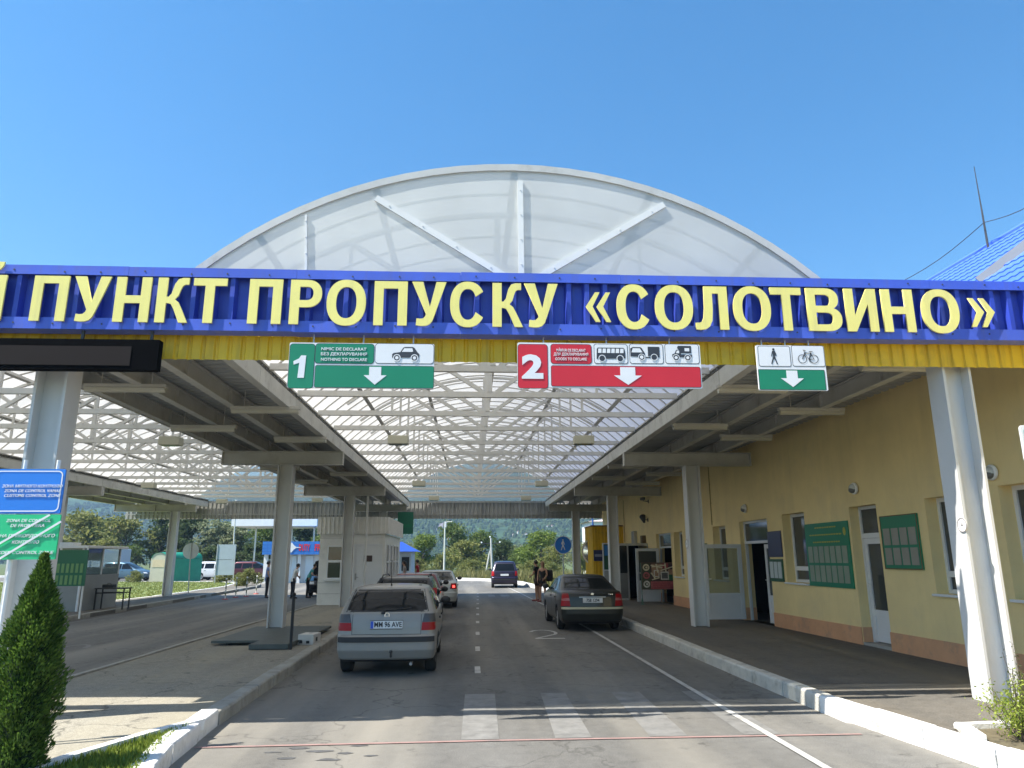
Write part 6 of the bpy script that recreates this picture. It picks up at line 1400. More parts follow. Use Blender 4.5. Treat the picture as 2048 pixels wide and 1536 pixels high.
# 4. silver sedan with brake lights
P4 = dict(tab=NOTCH, L=4.51, W=1.75, H=1.44, paint=paint('pale silver', (.48, .485, .46), .3, .35), wy=(.98, 3.6), belt=.98, glass=GLASSCAR,
          rwin=[(-.66, 1.075), (.66, 1.075), (.55, 1.35), (-.55, 1.35)], wind=[(-.68, 1.06), (.68, 1.06), (.55, 1.35), (-.55, 1.35)],
          swin=swin_std(1.02, 1.33, [(1.10, 1.98, 1.98, 1.42), (2.05, 3.02, 2.55, 2.05)]), doors=[(1.15, 2.0), (2.02, 3.1)], mir=(2.9, 1.03), plate=(.80, 0), fz=.70,
          rl=[([(.56, .74), (.84, .74), (.81, .95), (.60, .95)], TAILR), ([(.66, .79), (.76, .79), (.75, .88), (.67, .88)], BRAKE)])
sed, sh4, B4 = car('sedan_car', 'pale silver sedan at the head of the queue with its brake lights on', 'car', (-1.38, 29.6, 0), math.radians(.6), P4)
# 5. dark green-grey sedan on the right
P5 = dict(P4); P5.update(paint=paint('dark olive grey', (.030, .033, .028), .4, .35), glass=GLASSCAR, plate=(.80, 0, '7S8 1294', False), bodyhandle=True,
          rl=[([(.60, .655), (.845, .66), (.80, .985), (.645, .985)], TAILR), ([(.615, .80), (.822, .80), (.818, .862), (.625, .862)], mat('lamp pink band', (.5, .2, .18), .2, coat=.5))],
          bump=[([(-.835, .575), (.835, .575), (.835, .628), (-.835, .628)], mat('pale bumper rub strip', (.46, .44, .31), .35))], rpan=[([(-.36, .875), (.36, .875), (.36, .895), (-.36, .895)], ALU)])
octa, sh5, B5 = car('sedan_car', 'dark olive grey sedan parked at the right kerb, seen from behind', 'car', (3.25, 19.95, 0), math.radians(1.0), P5)
y = sh5.rear(0, .955)-.008; mb = MB(); mb.cyl((0, y, .955), (0, y+.01, .955), .04, n=18); mb.build('badge', CHROME, **B5)
mb = MB(); y = sh5.rear(.55, .95)-.006; [mb.box(.44+i*.045, .44+i*.045+.03, y-.002, y+.008, .935, .965) for i in range(3)]; mb.build('lettering', CHROME, **B5)
mb = MB(); mb.tube([(0, 1.55, 1.43), (0, 1.40, 1.62)], .008, 5); mb.build('antenna', BLACK, **B5)
# 6. purple-black people carrier driving off
P6 = dict(tab=VAN, L=4.63, W=1.81, H=1.73, paint=paint('dark violet', (.035, .03, .06), .5, .3), wy=(.95, 3.75), belt=1.02, rt=.32, sill=.34,
          rwin=[(-.66, 1.10), (.66, 1.10), (.575, 1.55), (-.575, 1.55)], wind=[(-.72, 1.12), (.72, 1.12), (.6, 1.6), (-.6, 1.6)],
          swin=swin_std(1.08, 1.55, [(.42, 1.15, 1.18, .55), (1.24, 2.15, 2.15, 1.26), (2.22, 3.3, 2.68, 2.22)]), doors=[(1.2, 2.18), (2.2, 3.35)], mir=(3.15, 1.1), plate=(.84, 0), fz=.74,
          rl=[([(.68, .78), (.875, .78), (.84, 1.08), (.70, 1.08)], TAILR)], bump=[([(-.86, .50), (.86, .50), (.86, .58), (-.86, .58)], TRIMM)])
van, sh6, B6 = car('people_carrier', 'dark violet people carrier driving away in the sun beyond the canopy', 'minivan', (2.22, 49.3, 0), math.radians(-1.5), P6)
# parked beyond the lawn on the left
def parked(name, label, u, vb, Y, rz, P, cat='minivan'):
    p = PY(u, vb, Y); r, s, b = car(name, label, cat, (p.x, Y, 0), rz, P); return r
P7 = dict(P6); P7.update(paint=paint('steel blue', (.09, .16, .22), .5))
parked('people_carrier', 'steel blue people carrier parked behind the grey guard kiosk', 205, 1160, 72.5, math.radians(-96), P7)
P8 = dict(P6); P8.update(paint=paint('white', (.66, .67, .68), .1))
parked('people_carrier', 'white people carrier parked between the green shelter and the board sign', 389, 1160, 73.5, math.radians(-95), P8)
P9 = dict(P6); P9.update(paint=paint('wine', (.10, .022, .03), .4))
parked('people_carrier', 'wine red people carrier parked behind the bush', 463, 1160, 73.0, math.radians(-94), P9)
P10 = dict(P2); P10.update(paint=paint('dark blue', (.02, .04, .10), .4))
parked('estate_car', 'dark blue estate half hidden behind the green shelter', 332, 1160, 77, math.radians(-93), P10, 'car')
# white camper behind the kiosk
t = thing('box_van', 'pale blue-grey box van body behind the guard kiosk', 'van', (PY(205, 1160, 78).x, 78, 0)); a, b = PY(186, 1098, 78), PY(244, 1098, 78)
mb = MB(); mb.bbox(a.x, b.x, 78, 80.2, .6, a.z, .08); mb.build('box', mat('pale box', (.48, .54, .6), .4), t); mb = MB(); mb.bbox(a.x-1.6, a.x-.02, 78, 80.1, .5, 2.0, .2); mb.build('cab', mat('pale cab', (.5, .55, .6), .35), t)
for x in (a.x-.8, b.x-.9):
    for y in (78.12, 80.0): mb = MB(); mb.cyl((x, y-.1, .36), (x, y+.1, .36), .36, n=20); mb.build('wheel', RUBBER, t)
# dark car with raised bonnet at the left lane's end, facing the viewer
P11 = dict(P4); P11.update(paint=paint('blue black', (.018, .02, .03), .5), glass=GLASSCAR, rl=P4['rl'][:0]+[([(.52, .76), (.83, .76), (.80, .94), (.56, .94)], TAILR)])
p = PY(628, 1185, 39.6); hood, sh11, B11 = car('sedan_car', 'dark car facing the viewer with its bonnet raised, beside the white booth', 'car', (p.x+.15, 39.6+4.5, 0), PI+math.radians(4), P11)
mb = MB(); n = 8
A = []
for j in range(n+1):
    q = j/n; A.append([(x*(.70-.12*q**3), 3.42+.30*q+.05*math.cos(x*2.2), 1.02+.86*q-.10*q*abs(x)**2) for x in [-1+2*i/10 for i in range(11)]])
vs = [p for r in A for p in r]+[(p[0], p[1]-.03, p[2]+.01) for r in A for p in r]; m_ = (n+1)*11
fs = [(j*11+i, j*11+i+1, (j+1)*11+i+1, (j+1)*11+i) for j in range(n) for i in range(10)]; fs += [tuple(m_+k for k in reversed(f)) for f in fs]
mb.add(vs, fs); mb.build('bonnet', mat('bonnet underside', (.012, .012, .016), .5), **B11)
mb = MB(); mb.bbox(-.55, .55, 3.45, 4.15, .88, .97, .03); mb.build('engine', mat('engine black', (.05, .05, .05), .4, var=.6, scale=18), **B11)
# ------------------------------------------------------------------ people
SKIN = mat('skin', (.48, .27, .18), .5, var=.06); HAIRD = mat('dark hair', (.02, .014, .01), .5); HAIRL = mat('fair hair', (.30, .19, .09), .5)
def skin_mesh(name, V, E, m, parent, extra=None, sub=1):
    """grow one continuous surface over a skeleton; V = {joint: (x, y, z, rx, ry)}"""
    keys = list(V); idx = {k: i for i, k in enumerate(keys)}
    me = bpy.data.meshes.new('t'); me.from_pydata([V[k][:3] for k in keys], [(idx[a], idx[b]) for a, b in E], []); me.update()
    o = bpy.data.objects.new('t', me); COL.objects.link(o)
    sm = o.modifiers.new('s', 'SKIN'); sm.use_smooth_shade = True; sb = o.modifiers.new('u', 'SUBSURF'); sb.levels = sub; sb.render_levels = sub
    for i, k in enumerate(keys): d = me.skin_vertices[0].data[i]; d.radius = (V[k][3], V[k][4]); d.use_root = (i == 0)
    bpy.context.view_layer.update(); r = bpy.data.meshes.new_from_object(o.evaluated_get(bpy.context.evaluated_depsgraph_get())); bpy.data.objects.remove(o)
    r.materials.clear()
    for x in (m if isinstance(m, list) else [m]): r.materials.append(x)
    if extra:
        bm = bmesh.new(); bm.from_mesh(r)
        vs = [bm.verts.new(p) for p in extra.v]
        for f, q in zip(extra.f, extra.m): fc = bm.faces.new([vs[i] for i in f]); fc.material_index = q; fc.smooth = True
        bm.to_mesh(r); bm.free()
    ob = bpy.data.objects.new(name, r); COL.objects.link(ob); ob.parent = parent; return ob
def person(label, loc, rz, shirt, legs, hair, h=1.72, bend=0.0, arms=(0, 0), skirt=False, long=False, shoes=(.02, .02, .02), sleeves=True, bare_legs=False, k=0, group=None):
    s = h/1.72; root = thing('person', label, 'person', loc, rz, group)
    def up(p):     # bend the upper body forward about the hips
        x, y, z = p
        if z > .93: a = bend; dz = z-.93; y, z = y+dz*math.sin(a), .93+dz*math.cos(a)
        return x*s, y*s, z*s
    J = {}
    def j(n, p, rx, ry=None, u=True): q = up(p) if u else tuple(c*s for c in p); J[n] = (*q, rx*s, (ry or rx)*s)
    j('pel', (0, 0, .95), .115, .08); j('spi', (0, .0, 1.12), .098, .066); j('che', (0, 0, 1.30), .14, .10); j('ntop', (0, -.005, 1.43), .07, .06); j('nek', (0, .01, 1.50), .05, .05); j('hd0', (0, .025, 1.575), .068, .078); j('hd1', (0, .02, 1.655), .072, .085); j('hd2', (0, .015, 1.70), .045, .05)
    for sd, sg in (('l', -1), ('r', 1)):
        a = arms[0 if sg < 0 else 1]
        j('sh'+sd, (sg*.165, 0, 1.405), .058, .055); el = (sg*.235, -.02+.10*max(0, a), 1.14+.02*max(0, a)); wr = (sg*.225-sg*.12*max(0, a), .05+.26*max(0, a), .90+.22*max(0, a))
        j('el'+sd, el, .040); j('wr'+sd, wr, .028, .026); d = Vector(wr)-Vector(el); d.normalize(); pa = Vector(wr)+d*.075; j('pa'+sd, tuple(pa), .036, .018)
        j('hip'+sd, (sg*.095, 0, .88), .088, .09, False); j('kn'+sd, (sg*.105, .015+.02*k*sg, .50), .056, .06, False); j('an'+sd, (sg*.11, -.015+.09*k*sg, .09), .036, .04, False); j('to'+sd, (sg*.125, .12+.09*k*sg, .035), .036, .026, False)
    E = [('pel', 'spi'), ('spi', 'che'), ('che', 'ntop'), ('ntop', 'nek'), ('nek', 'hd0'), ('hd0', 'hd1'), ('hd1', 'hd2')]
    for sd in 'lr': E += [('che', 'sh'+sd), ('sh'+sd, 'el'+sd), ('el'+sd, 'wr'+sd), ('wr'+sd, 'pa'+sd), ('pel', 'hip'+sd), ('hip'+sd, 'kn'+sd), ('kn'+sd, 'an'+sd), ('an'+sd, 'to'+sd)]
    ex = MB()
    for sd, sg in (('l', -1), ('r', 1)):
        w_, p_ = Vector(J['wr'+sd][:3]), Vector(J['pa'+sd][:3]); d = (p_-w_).normalized(); fwd = Vector((0, 1, 0)); sdv = d.cross(Vector((1, 0, 0))).normalized()
        for i, (o_, ln) in enumerate(((-.028, .060), (-.010, .078), (.009, .082), (.027, .072))):
            b = p_-d*.01+sdv*o_*s; c = b+d*ln*.5*s+Vector((-sg*.008, 0, 0)); e = c+(d*.8+Vector((-sg*.45, 0, 0))).normalized()*ln*.5*s; ex.tube([b, c, e], .0095*s, 6, .007*s)
        b = w_+d*.035*s-sdv*.022*s; ex.tube([b, b+(d*.6-sdv*.9+Vector((-sg*.3, 0, 0))).normalized()*.05*s, b+(d-sdv*.5+Vector((-sg*.5, 0, 0))).normalized()*.075*s], .011*s, 6, .008*s)
    hc = Vector(J['hd0'][:3])*.45+Vector(J['hd1'][:3])*.55
    f_ = Vector((0, math.cos(bend), -math.sin(bend))); u_ = Vector((0, math.sin(bend), math.cos(bend)))
    ex.cyl(hc+f_*.075*s-u_*.0*s, hc+f_*.098*s-u_*.026*s, .009*s, .016*s, 6); 
    for sg in (-1, 1): ex.sphere(hc+Vector((sg*.078*s, 0, 0))-u_*.005, .012*s, .02*s, .03*s, 6, 5)
    ex.cm = 1
    for sg in (-1, 1): ex.sphere(hc+f_*.083*s+Vector((sg*.03*s, 0, 0))+u_*.012*s, .009*s, n=6, m=4)
    ex.cm = 2; ex.sphere(hc+f_*.086*s-u_*.055*s, .022*s, .008*s, .006*s, 8, 4)
    skin_mesh('body', J, E, [SKIN, INK, mat('lips', (.35, .10, .09), .5)], root, ex)
    def sub(keys, edges, g, gz=0):
        V = {q: (J[q][0], J[q][1], J[q][2], J[q][3]*g+.006, J[q][4]*g+.008) for q in keys}; return V, edges
    V, Ed = sub(['pel', 'spi', 'che', 'ntop', 'shl', 'shr'], [('pel', 'spi'), ('spi', 'che'), ('che', 'ntop'), ('che', 'shl'), ('che', 'shr')], 1.12 if sleeves else 1.2)
    V['pel'] = (*J['pel'][:3], .15*s, .122*s); V['spi'] = (*J['spi'][:3], .128*s, .105*s); V['hem'] = (0, -.005, .85*s, .152*s, .125*s); Ed = Ed+[('pel', 'hem')]
    V['ntop'] = (*J['ntop'][:3], .075*s, .068*s)
    if sleeves:
        for sd in 'lr':
            a, b = Vector(J['sh'+sd][:3]), Vector(J['el'+sd][:3]); c = a.lerp(b, .62); V['sl'+sd] = (*c, .058*s, .058*s); Ed = Ed+[('sh'+sd, 'sl'+sd)]
    skin_mesh('shirt', V, Ed, shirt, root)
    if skirt:
        mb = MB(); prof = [(.15, 1.0), (.175, .88), (.20, .62)]; mb.lathe([(r*s, z*s) for r, z in prof], (0, 0, 0), 'z', 18)
        for v in mb.v: v.y *= .78
        mb.build('skirt', legs, root, smooth=60, world=False)
    elif bare_legs:
        V = {q: (*J[q][:3], J[q][3]*1.12+.008, J[q][4]*1.12+.01) for q in ('pel', 'hipl', 'hipr')}
        for sd in 'lr': c = Vector(J['hip'+sd][:3]).lerp(Vector(J['kn'+sd][:3]), .7); V['th'+sd] = (*c, .09*s, .09*s)
        V = {'pel': (0, 0, .95*s, .145*s, .115*s), 'wst': (*up((0, .005, 1.05)), .128*s, .098*s), **{q: r_ for q, r_ in V.items() if q != 'pel'}}
        skin_mesh('shorts', V, [('pel', 'wst'), ('pel', 'hipl'), ('pel', 'hipr'), ('hipl', 'thl'), ('hipr', 'thr')], legs, root)
    else:
        V = {q: (*J[q][:3], J[q][3]*1.12+.008, J[q][4]*1.12+.01) for q in ('pel', 'hipl', 'hipr', 'knl', 'knr')}
        for sd in 'lr': V['an'+sd] = (J['an'+sd][0], J['an'+sd][1], J['an'+sd][2]-.03, .058*s, .062*s)
        V = {'pel': (0, 0, .95*s, .145*s, .115*s), 'wst': (*up((0, .005, 1.05)), .128*s, .098*s), **{q: r_ for q, r_ in V.items() if q != 'pel'}}
        skin_mesh('trousers', V, [('pel', 'wst'), ('pel', 'hipl'), ('pel', 'hipr'), ('hipl', 'knl'), ('hipr', 'knr'), ('knl', 'anl'), ('knr', 'anr')], legs, root)
    sm_ = mat('shoe', shoes, .5)
    for sd in 'lr': x, y, z = J['to'+sd][:3]; mb = MB(); mb.bbox(x-.048*s, x+.048*s, y-.19*s, y+.085*s, 0, .075*s, .03*s); mb.build('shoe', sm_, root, smooth=60, world=False)
    mb = MB(); c = hc+u_*.022*s-f_*.014*s; mb.sphere(c, .093*s, .103*s, .105*s, 14, 10)
    cutv = hc+f_*.05*s
    keep = []
    for f in mb.f:
        q = sum((mb.v[i] for i in f), Vector())/len(f); r = q-hc
        if r.dot(f_) > .012*s and r.dot(u_) < .062*s: continue
        if r.dot(f_) > -.02*s and r.dot(u_) < -.005*s and not long: continue
        if r.dot(u_) < -.05*s and not long: continue
        keep.append(f)
    mb.f = keep; mb.m = [0]*len(keep)
    if long: mb.tube([c-f_*.05*s+u_*.02, c-f_*.10*s-u_*.10*s, c-f_*.095*s-u_*.24*s], .075*s, 8, .045*s)
    mb.build('hair', hair, root, smooth=60, world=False)
    return root
def cloth(n, c): return mat(n, c, .85, var=.12, scale=9)
BLKC = cloth('black cloth', (.012, .011, .012)); NAVY = cloth('navy cloth', (.012, .014, .022))
pw = G(1086, 1204)
person('woman in a black sleeveless top and brown shorts standing in the road beside the bicycle', pw, math.radians(150), BLKC, cloth('brown shorts', (.12, .06, .045)), HAIRL, 1.74, 0, (.5, .1), sleeves=False, long=True, bare_legs=True, shoes=(.3, .05, .05), k=.5)
person('dark-haired person in a black top and dark shorts standing behind the fair-haired woman', (pw.x-.18, pw.y+.75, 0), math.radians(60), BLKC, cloth('dark shorts', (.05, .03, .03)), HAIRD, 1.80, .08, (.7, .3), sleeves=True, bare_legs=True, shoes=(.2, .04, .04))
pp = G(532, 1196); person('person in a light blue shirt and black trousers standing left of the middle column', pp, math.radians(-70), cloth('blue shirt', (.16, .22, .42)), NAVY, HAIRD, 1.80, 0, (.2, .2))
pp = G(584, 1197); person('person in a white shirt and dark trousers leaning towards the raised bonnet', pp, math.radians(-55), cloth('white shirt', (.55, .56, .55)), NAVY, HAIRD, 1.70, .30, (.8, .6))
person('person in a teal shirt bending over the open engine bay', (pp.x+.62, pp.y+.5, 0), math.radians(-75), cloth('teal shirt', (.08, .30, .30)), BLKC, HAIRD, 1.72, .45, (.9, .9))
yy = 37.2; p = PY(811, 1120, yy); person('dark-haired person in a pale top standing at the booth window beside the queue', (p.x, yy, .14), math.radians(100), cloth('pale top', (.42, .36, .33)), NAVY, HAIRD, 1.66, .1, (.6, .2), long=True)
yy = 38.6; p = PY(836, 1120, yy); person('person in a red shirt standing at the far end of the white booth', (p.x, yy, .14), math.radians(80), cloth('red shirt', (.34, .012, .02)), NAVY, HAIRD, 1.70, .05, (.4, .4))
# backpack and bicycle by the pair
t = thing('backpack', 'black backpack on the right shoulder of the fair-haired woman', 'backpack', (pw.x+.30, pw.y+.12, 1.0)); mb = MB(); mb.bbox(pw.x+.17, pw.x+.47, pw.y+.02, pw.y+.24, .88, 1.38, .07); mb.build('sack', BLKC, t, smooth=50); mb = MB(); mb.bbox(pw.x+.21, pw.x+.43, pw.y-.04, pw.y+.03, .92, 1.12, .03); mb.build('pocket', cloth('dark pocket', (.02, .02, .022)), t, smooth=50)
mb = MB(); mb.tube([(pw.x+.22, pw.y+.05, 1.36), (pw.x+.14, pw.y-.02, 1.47), (pw.x+.10, pw.y-.1, 1.35), (pw.x+.19, pw.y-.02, 1.02)], .016, 6); mb.build('strap', BLKC, t)
bx, by = pw.x+.72, pw.y-.1
bk = thing('bicycle', 'touring bicycle with yellow-green bags standing by the two people', 'bicycle', (bx, by, 0), math.radians(6)); BF_ = mat('bike frame', (.55, .58, .5), .35); B_ = dict(world=False)
for y in (-.52, .52):
    mb = MB(); prof = [(.33+.017*math.cos(a), .017*math.sin(a)) for a in [2*PI*i/8 for i in range(9)]]; mb.lathe(prof, (0, y, .35), 'x', 28); wh = mb.build('wheel', RUBBER, bk, smooth=50, **B_)
    mb = MB()
    for k in range(14): a = 2*PI*k/14; mb.cyl((0, y, .35), (0, y+.32*math.cos(a), .35+.32*math.sin(a)), .002, n=4)
    mb.cyl((-.03, y, .35), (.03, y, .35), .02, n=8); mb.build('spokes', ALU, wh, **B_)
mb = MB()
for a, b in (((0, -.52, .35), (0, -.12, .33)), ((0, -.12, .33), (0, -.22, .88)), ((0, -.52, .35), (0, -.21, .82)), ((0, -.12, .33), (0, .36, .80)), ((0, -.21, .82), (0, .35, .88)), ((0, .34, .95), (0, .52, .35))): mb.cyl(a, b, .016, n=8)
mb.build('frame', BF_, bk, **B_)
mb = MB(); mb.tube([(-.30, .22, 1.0), (-.24, .34, 1.03), (0, .36, .98), (.24, .34, 1.03), (.30, .22, 1.0)], .013, 8); mb.build('handlebar', BLACK, bk, **B_)
mb = MB(); mb.bbox(-.08, .08, -.36, -.10, .90, .95, .02); mb.build('saddle', BLACK, bk, **B_)
mb = MB(); mb.tube([(.03, -.12, .33), (.05, -.02, .22), (.12, -.02, .22)], .01, 6); mb.tube([(-.03, -.12, .33), (-.05, -.22, .44), (-.12, -.22, .44)], .01, 6); mb.build('crank', ALU, bk, **B_)
for sg in (-1, 1): t = thing('pannier_bag', 'yellow-green pannier on the %s side of the touring bicycle' % ('road' if sg < 0 else 'kerb'), 'bag', (bx, by, .4)); mb = MB(Matrix.Translation((bx, by, 0)) @ Matrix.Rotation(math.radians(6), 4, 'Z')); mb.bbox(min(sg*.06, sg*.24), max(sg*.06, sg*.24), -.75, -.38, .42, .80, .05); mb.build('bag', cloth('yellow-green bag', (.24, .30, .06)), t, smooth=50); mb = MB(Matrix.Translation((bx, by, 0)) @ Matrix.Rotation(math.radians(6), 4, 'Z')); mb.bbox(min(sg*.05, sg*.25), max(sg*.05, sg*.25), -.77, -.36, .72, .84, .04); mb.build('flap', cloth('dark flap', (.05, .07, .03)), t, smooth=50)
# ------------------------------------------------------------------ vegetation and the hills
random.seed(21)
BARK = mat('bark', (.10, .08, .06), .9, var=.3, scale=6)
def leafquads(mb, c, n, spread, size, up=.3):
    for _ in range(n):
        p = c+Vector((random.gauss(0, 1), random.gauss(0, 1), random.gauss(0, 1)))*spread
        nrm = Vector((random.uniform(-1, 1), random.uniform(-1, 1), random.uniform(-.3, 1))).normalized(); t = nrm.orthogonal().normalized(); t.rotate(Matrix.Rotation(random.uniform(0, 2*PI), 3, nrm)); b = nrm.cross(t)
        l, w = size*random.uniform(.6, 1.3), size*random.uniform(.35, .6)
        mb.add([p-t*l, p+b*w-t*l*.1, p+t*l, p-b*w-t*l*.1], [(0, 1, 2, 3)])
def treeproto(name, seed, h, rw, c1, c2, nclump, per, leaf, trunk_h, shape='round', trans=.45):
    random.seed(seed); root = thing(name, None, 'tree', (0, 0, -200))
    mb = MB(); pts = [Vector((0, 0, -.2))]; 
    for i in range(1, 6): pts.append(Vector((random.uniform(-.1, .1)*i*.5, random.uniform(-.1, .1)*i*.5, h*.75*i/5)))
    mb.tube(pts, .028*h, 8, .008*h)
    ends = []
    for i in range(9):
        z0 = random.uniform(.22, .6)*h; a = 2*PI*i/9+random.uniform(-.3, .3); r = rw*random.uniform(.45, .8); e = Vector((math.cos(a)*r, math.sin(a)*r, z0+random.uniform(.10, .3)*h)); m = e*.5+Vector((0, 0, z0*.5)); m.z = z0+(e.z-z0)*.35
        mb.tube([Vector((0, 0, z0)), m, e], .012*h, 6, .004*h); ends.append(e)
    mb.build('trunk', BARK, root, world=False)
    cb = MB(); lobes = []
    for i in range(11):
        a = random.uniform(0, 2*PI); q = random.random()
        if shape == 'cone': z = trunk_h+(h-trunk_h)*q; r = rw*(1-q)*.75
        else: z = trunk_h+(h-trunk_h)*(.12+.76*q); r = rw*.62*math.sin(PI*min(.95, .18+.72*q))*random.uniform(.5, 1.1)
        lobes.append((Vector((r*math.cos(a), r*math.sin(a), z)), rw*random.uniform(.26, .46)))
    lobes.append((Vector((0, 0, h*.86)), rw*.34))
    for i in range(nclump):
        c, rr_ = random.choice(lobes); d = Vector((random.gauss(0, 1), random.gauss(0, 1), random.gauss(0, 1))).normalized(); p = c+Vector((d.x, d.y, d.z*.85))*rr_*random.uniform(.55, 1.08)
        if p.z < trunk_h*.6: p.z = trunk_h*random.uniform(.6, 1)
        leafquads(cb, p, per, leaf*.95, leaf)
    cb.build('crown', leafmat(name+' leaves %d' % seed, c1, c2, trans), root, world=False, fixn=False)
    return root
protos = {
 'olive': treeproto('broad_tree', 3, 8, 4.2, (.12, .135, .035), (.32, .33, .10), 430, 9, .25, 1.2),
 'green': treeproto('broad_tree', 5, 8, 4.0, (.065, .11, .025), (.20, .255, .065), 430, 9, .24, 1.0),
 'bright': treeproto('broad_tree', 8, 8, 4.4, (.09, .145, .025), (.24, .30, .065), 430, 9, .24, 1.0),
 'dark': treeproto('broad_tree', 9, 8, 4.0, (.032, .058, .02), (.115, .155, .052), 400, 9, .25, 1.0),
 'grey': treeproto('willow_tree', 12, 8, 3.6, (.14, .165, .085), (.33, .36, .20), 430, 9, .21, .8),
 'bush': treeproto('shrub', 14, 3, 2.6, (.12, .14, .035), (.29, .30, .10), 270, 9, .15, .2),
}
used = set()
def put(kind, label, u, top, wpx, Y, group='trees beyond the road', zb=0.0):
    p = PY(u, 1125, Y); ht = PY(u, top, Y).z-zb; wd = wpx*Y/1450
    P = protos[kind]; ph = {'bush': 3}.get(kind, 8); pr = {'olive': 4.2, 'green': 4.0, 'bright': 4.4, 'dark': 4.0, 'grey': 3.6, 'bush': 2.6}[kind]
    if kind not in used: used.add(kind); o = P; o.location = (p.x, Y, zb); o['label'] = label; o['group'] = group
    else: o = dup(P, (p.x, Y, zb), None, label, group)
    o.scale = (wd/2/pr*1.05, wd/2/pr*1.05, ht/ph*1.02); o.rotation_euler = (0, 0, random.uniform(0, 6.28))
    if kind == 'bush': o['category'] = 'shrub'
    return o
for a in (
 ('bright', 'yellow-green bushy tree just left of the tall lamp post', 846, 1072, 95, 96), ('green', 'tall dark-topped tree right behind the tall lamp post', 902, 1046, 78, 104), ('olive', 'pale olive tree between the lamp post and the utility pole', 925, 1086, 100, 94),
 ('green', 'rounded mid-green tree left of the utility pole', 962, 1064, 100, 102), ('dark', 'dark tree just right of the utility pole', 1002, 1082, 80, 100), ('grey', 'greyish small-crowned tree above the violet people carrier', 1030, 1092, 70, 108),
 ('bright', 'bright green broad tree left of the round footpath sign', 1082, 1066, 120, 92), ('olive', 'yellowish tree directly behind the round footpath sign', 1112, 1096, 80, 88), ('grey', 'pale willow-like tree beside the far right column', 1152, 1098, 70, 84), ('green', 'green tree between the violet people carrier and the bright broad tree', 1050, 1094, 70, 96),
 ('grey', 'grey-green tree right above the blue-roofed booth', 818, 1088, 70, 100), ('olive', 'low olive tree behind the round traffic mirror', 1180, 1090, 70, 82), ('dark', 'dark tree at the foot of the slope behind the pale olive tree', 935, 1096, 70, 112),
 ('bush', 'pale feathery shrub at the lamp post foot', 884, 1112, 60, 82), ('bush', 'low broad shrub left of the violet people carrier', 945, 1122, 90, 80), ('bush', 'shrub behind the violet people carrier', 1010, 1125, 90, 82), ('bush', 'shrub below the bright green broad tree', 1065, 1122, 80, 78), ('bush', 'shrub at the foot of the footpath sign trees', 1105, 1126, 60, 74), ('bush', 'shrub left of the silver sedan roof beside the blue-roofed booth', 835, 1118, 60, 84)):
    put(*a)
for a in (
 ('olive', 'olive-green spreading tree above the grey guard kiosk', 168, 1032, 150, 96), ('olive', 'yellow-olive tree behind the pale box van', 245, 1040, 130, 100), ('dark', 'dark tall tree behind the green shelter', 318, 1022, 120, 104), ('dark', 'dark tree with a bare trunk right of the far left column', 378, 1030, 110, 100), ('grey', 'grey-olive tree behind the white people carrier', 425, 1042, 120, 98),
 ('grey', 'grey-green tree behind the board sign', 480, 1048, 120, 98), ('green', 'mid-green tree left of the shop with red letters', 530, 1052, 110, 96), ('dark', 'dark tree above the shop with red letters', 596, 1044, 120, 104), ('green', 'green tree behind the white booth roof', 660, 1050, 120, 100), ('olive', 'olive tree behind the border control board', 70, 1036, 150, 96),
 ('green', 'small light green tree right of the guard kiosk roof', 258, 1092, 70, 90), ('dark', 'dark low tree between the shelter and the round sign', 352, 1080, 90, 92), ('dark', 'dark low tree above the wine red people carrier', 505, 1088, 100, 92), ('olive', 'olive low tree behind the steel blue people carrier', 205, 1080, 90, 92), ('dark', 'dark low tree behind the white people carrier roof', 430, 1095, 90, 92),
 ('dark', 'dark tree behind the slim pole', 455, 1050, 110, 112), ('dark', 'dark tree behind the olive spreading tree', 205, 1046, 130, 114)):
    put(*a, group='trees beyond the left car park')
put('bush', 'round green bush at the tip of the lawn beside the marker posts', 497, 1139, 62, 53, 'bushes on the lawn', .1)
put('bush', 'low weedy bush right of the steel blue people carrier', 272, 1143, 44, 64, 'bushes on the lawn', .1)
put('bush', 'low weedy bush under the board sign', 455, 1146, 60, 63, 'bushes on the lawn', .1)

# tall roadside grass as ground cover
def blades(name, spots, n, hmin, hmax, wd, m, lab):
    mb = MB()
    for _ in range(n):
        x, y, z = random.choice(spots)() ; a = random.uniform(0, PI); h = random.uniform(hmin, hmax); d = Vector((math.cos(a), math.sin(a), 0))*wd*random.uniform(.6, 1.4); l = Vector((random.gauss(0, .22), random.gauss(0, .22), 1))*h
        p = Vector((x, y, z)); mb.add([p-d, p+d, p+l*.6+d*.6, p+l, p+l*.6-d*.6], [(0, 1, 2, 3, 4)])
    o = mb.build(name, m, fixn=False); o['kind'] = 'stuff'; o['label'] = lab; o['category'] = 'grass'; return o
curve = [(4.7, 44), (4.5, 47), (3.9, 56), (1.9, 64.5), (-3, 70.3), (-15, 81), (-40, 90)]
def along(k0, k1, d0, d1):
    def f():
        k = random.randrange(k0, k1); t = random.random(); a, b = Vector(curve[k]), Vector(curve[k+1]); p = a.lerp(b, t); n = Vector((b-a)).normalized(); q = p+Vector((n.y, -n.x))*random.uniform(d0, d1); return q.x, q.y, -.04
    return f
WEED = leafmat('tall grass', (.13, .14, .04), (.30, .27, .11), .3)
blades('tall_grass', [along(0, 3, .5, 5), along(1, 4, .5, 7), along(2, 6, .5, 8)], 9000, .35, 1.15, .035, WEED, 'tall dry grass along the outer kerb of the bend')
BEDG = leafmat('bed grass', (.10, .16, .02), (.30, .36, .06), .35)
wpoly = [(p.x, p.y) for p in wedge]+[(-2.66, 6.0), (-2.93, 7.7), (-3.0, 8.2)]
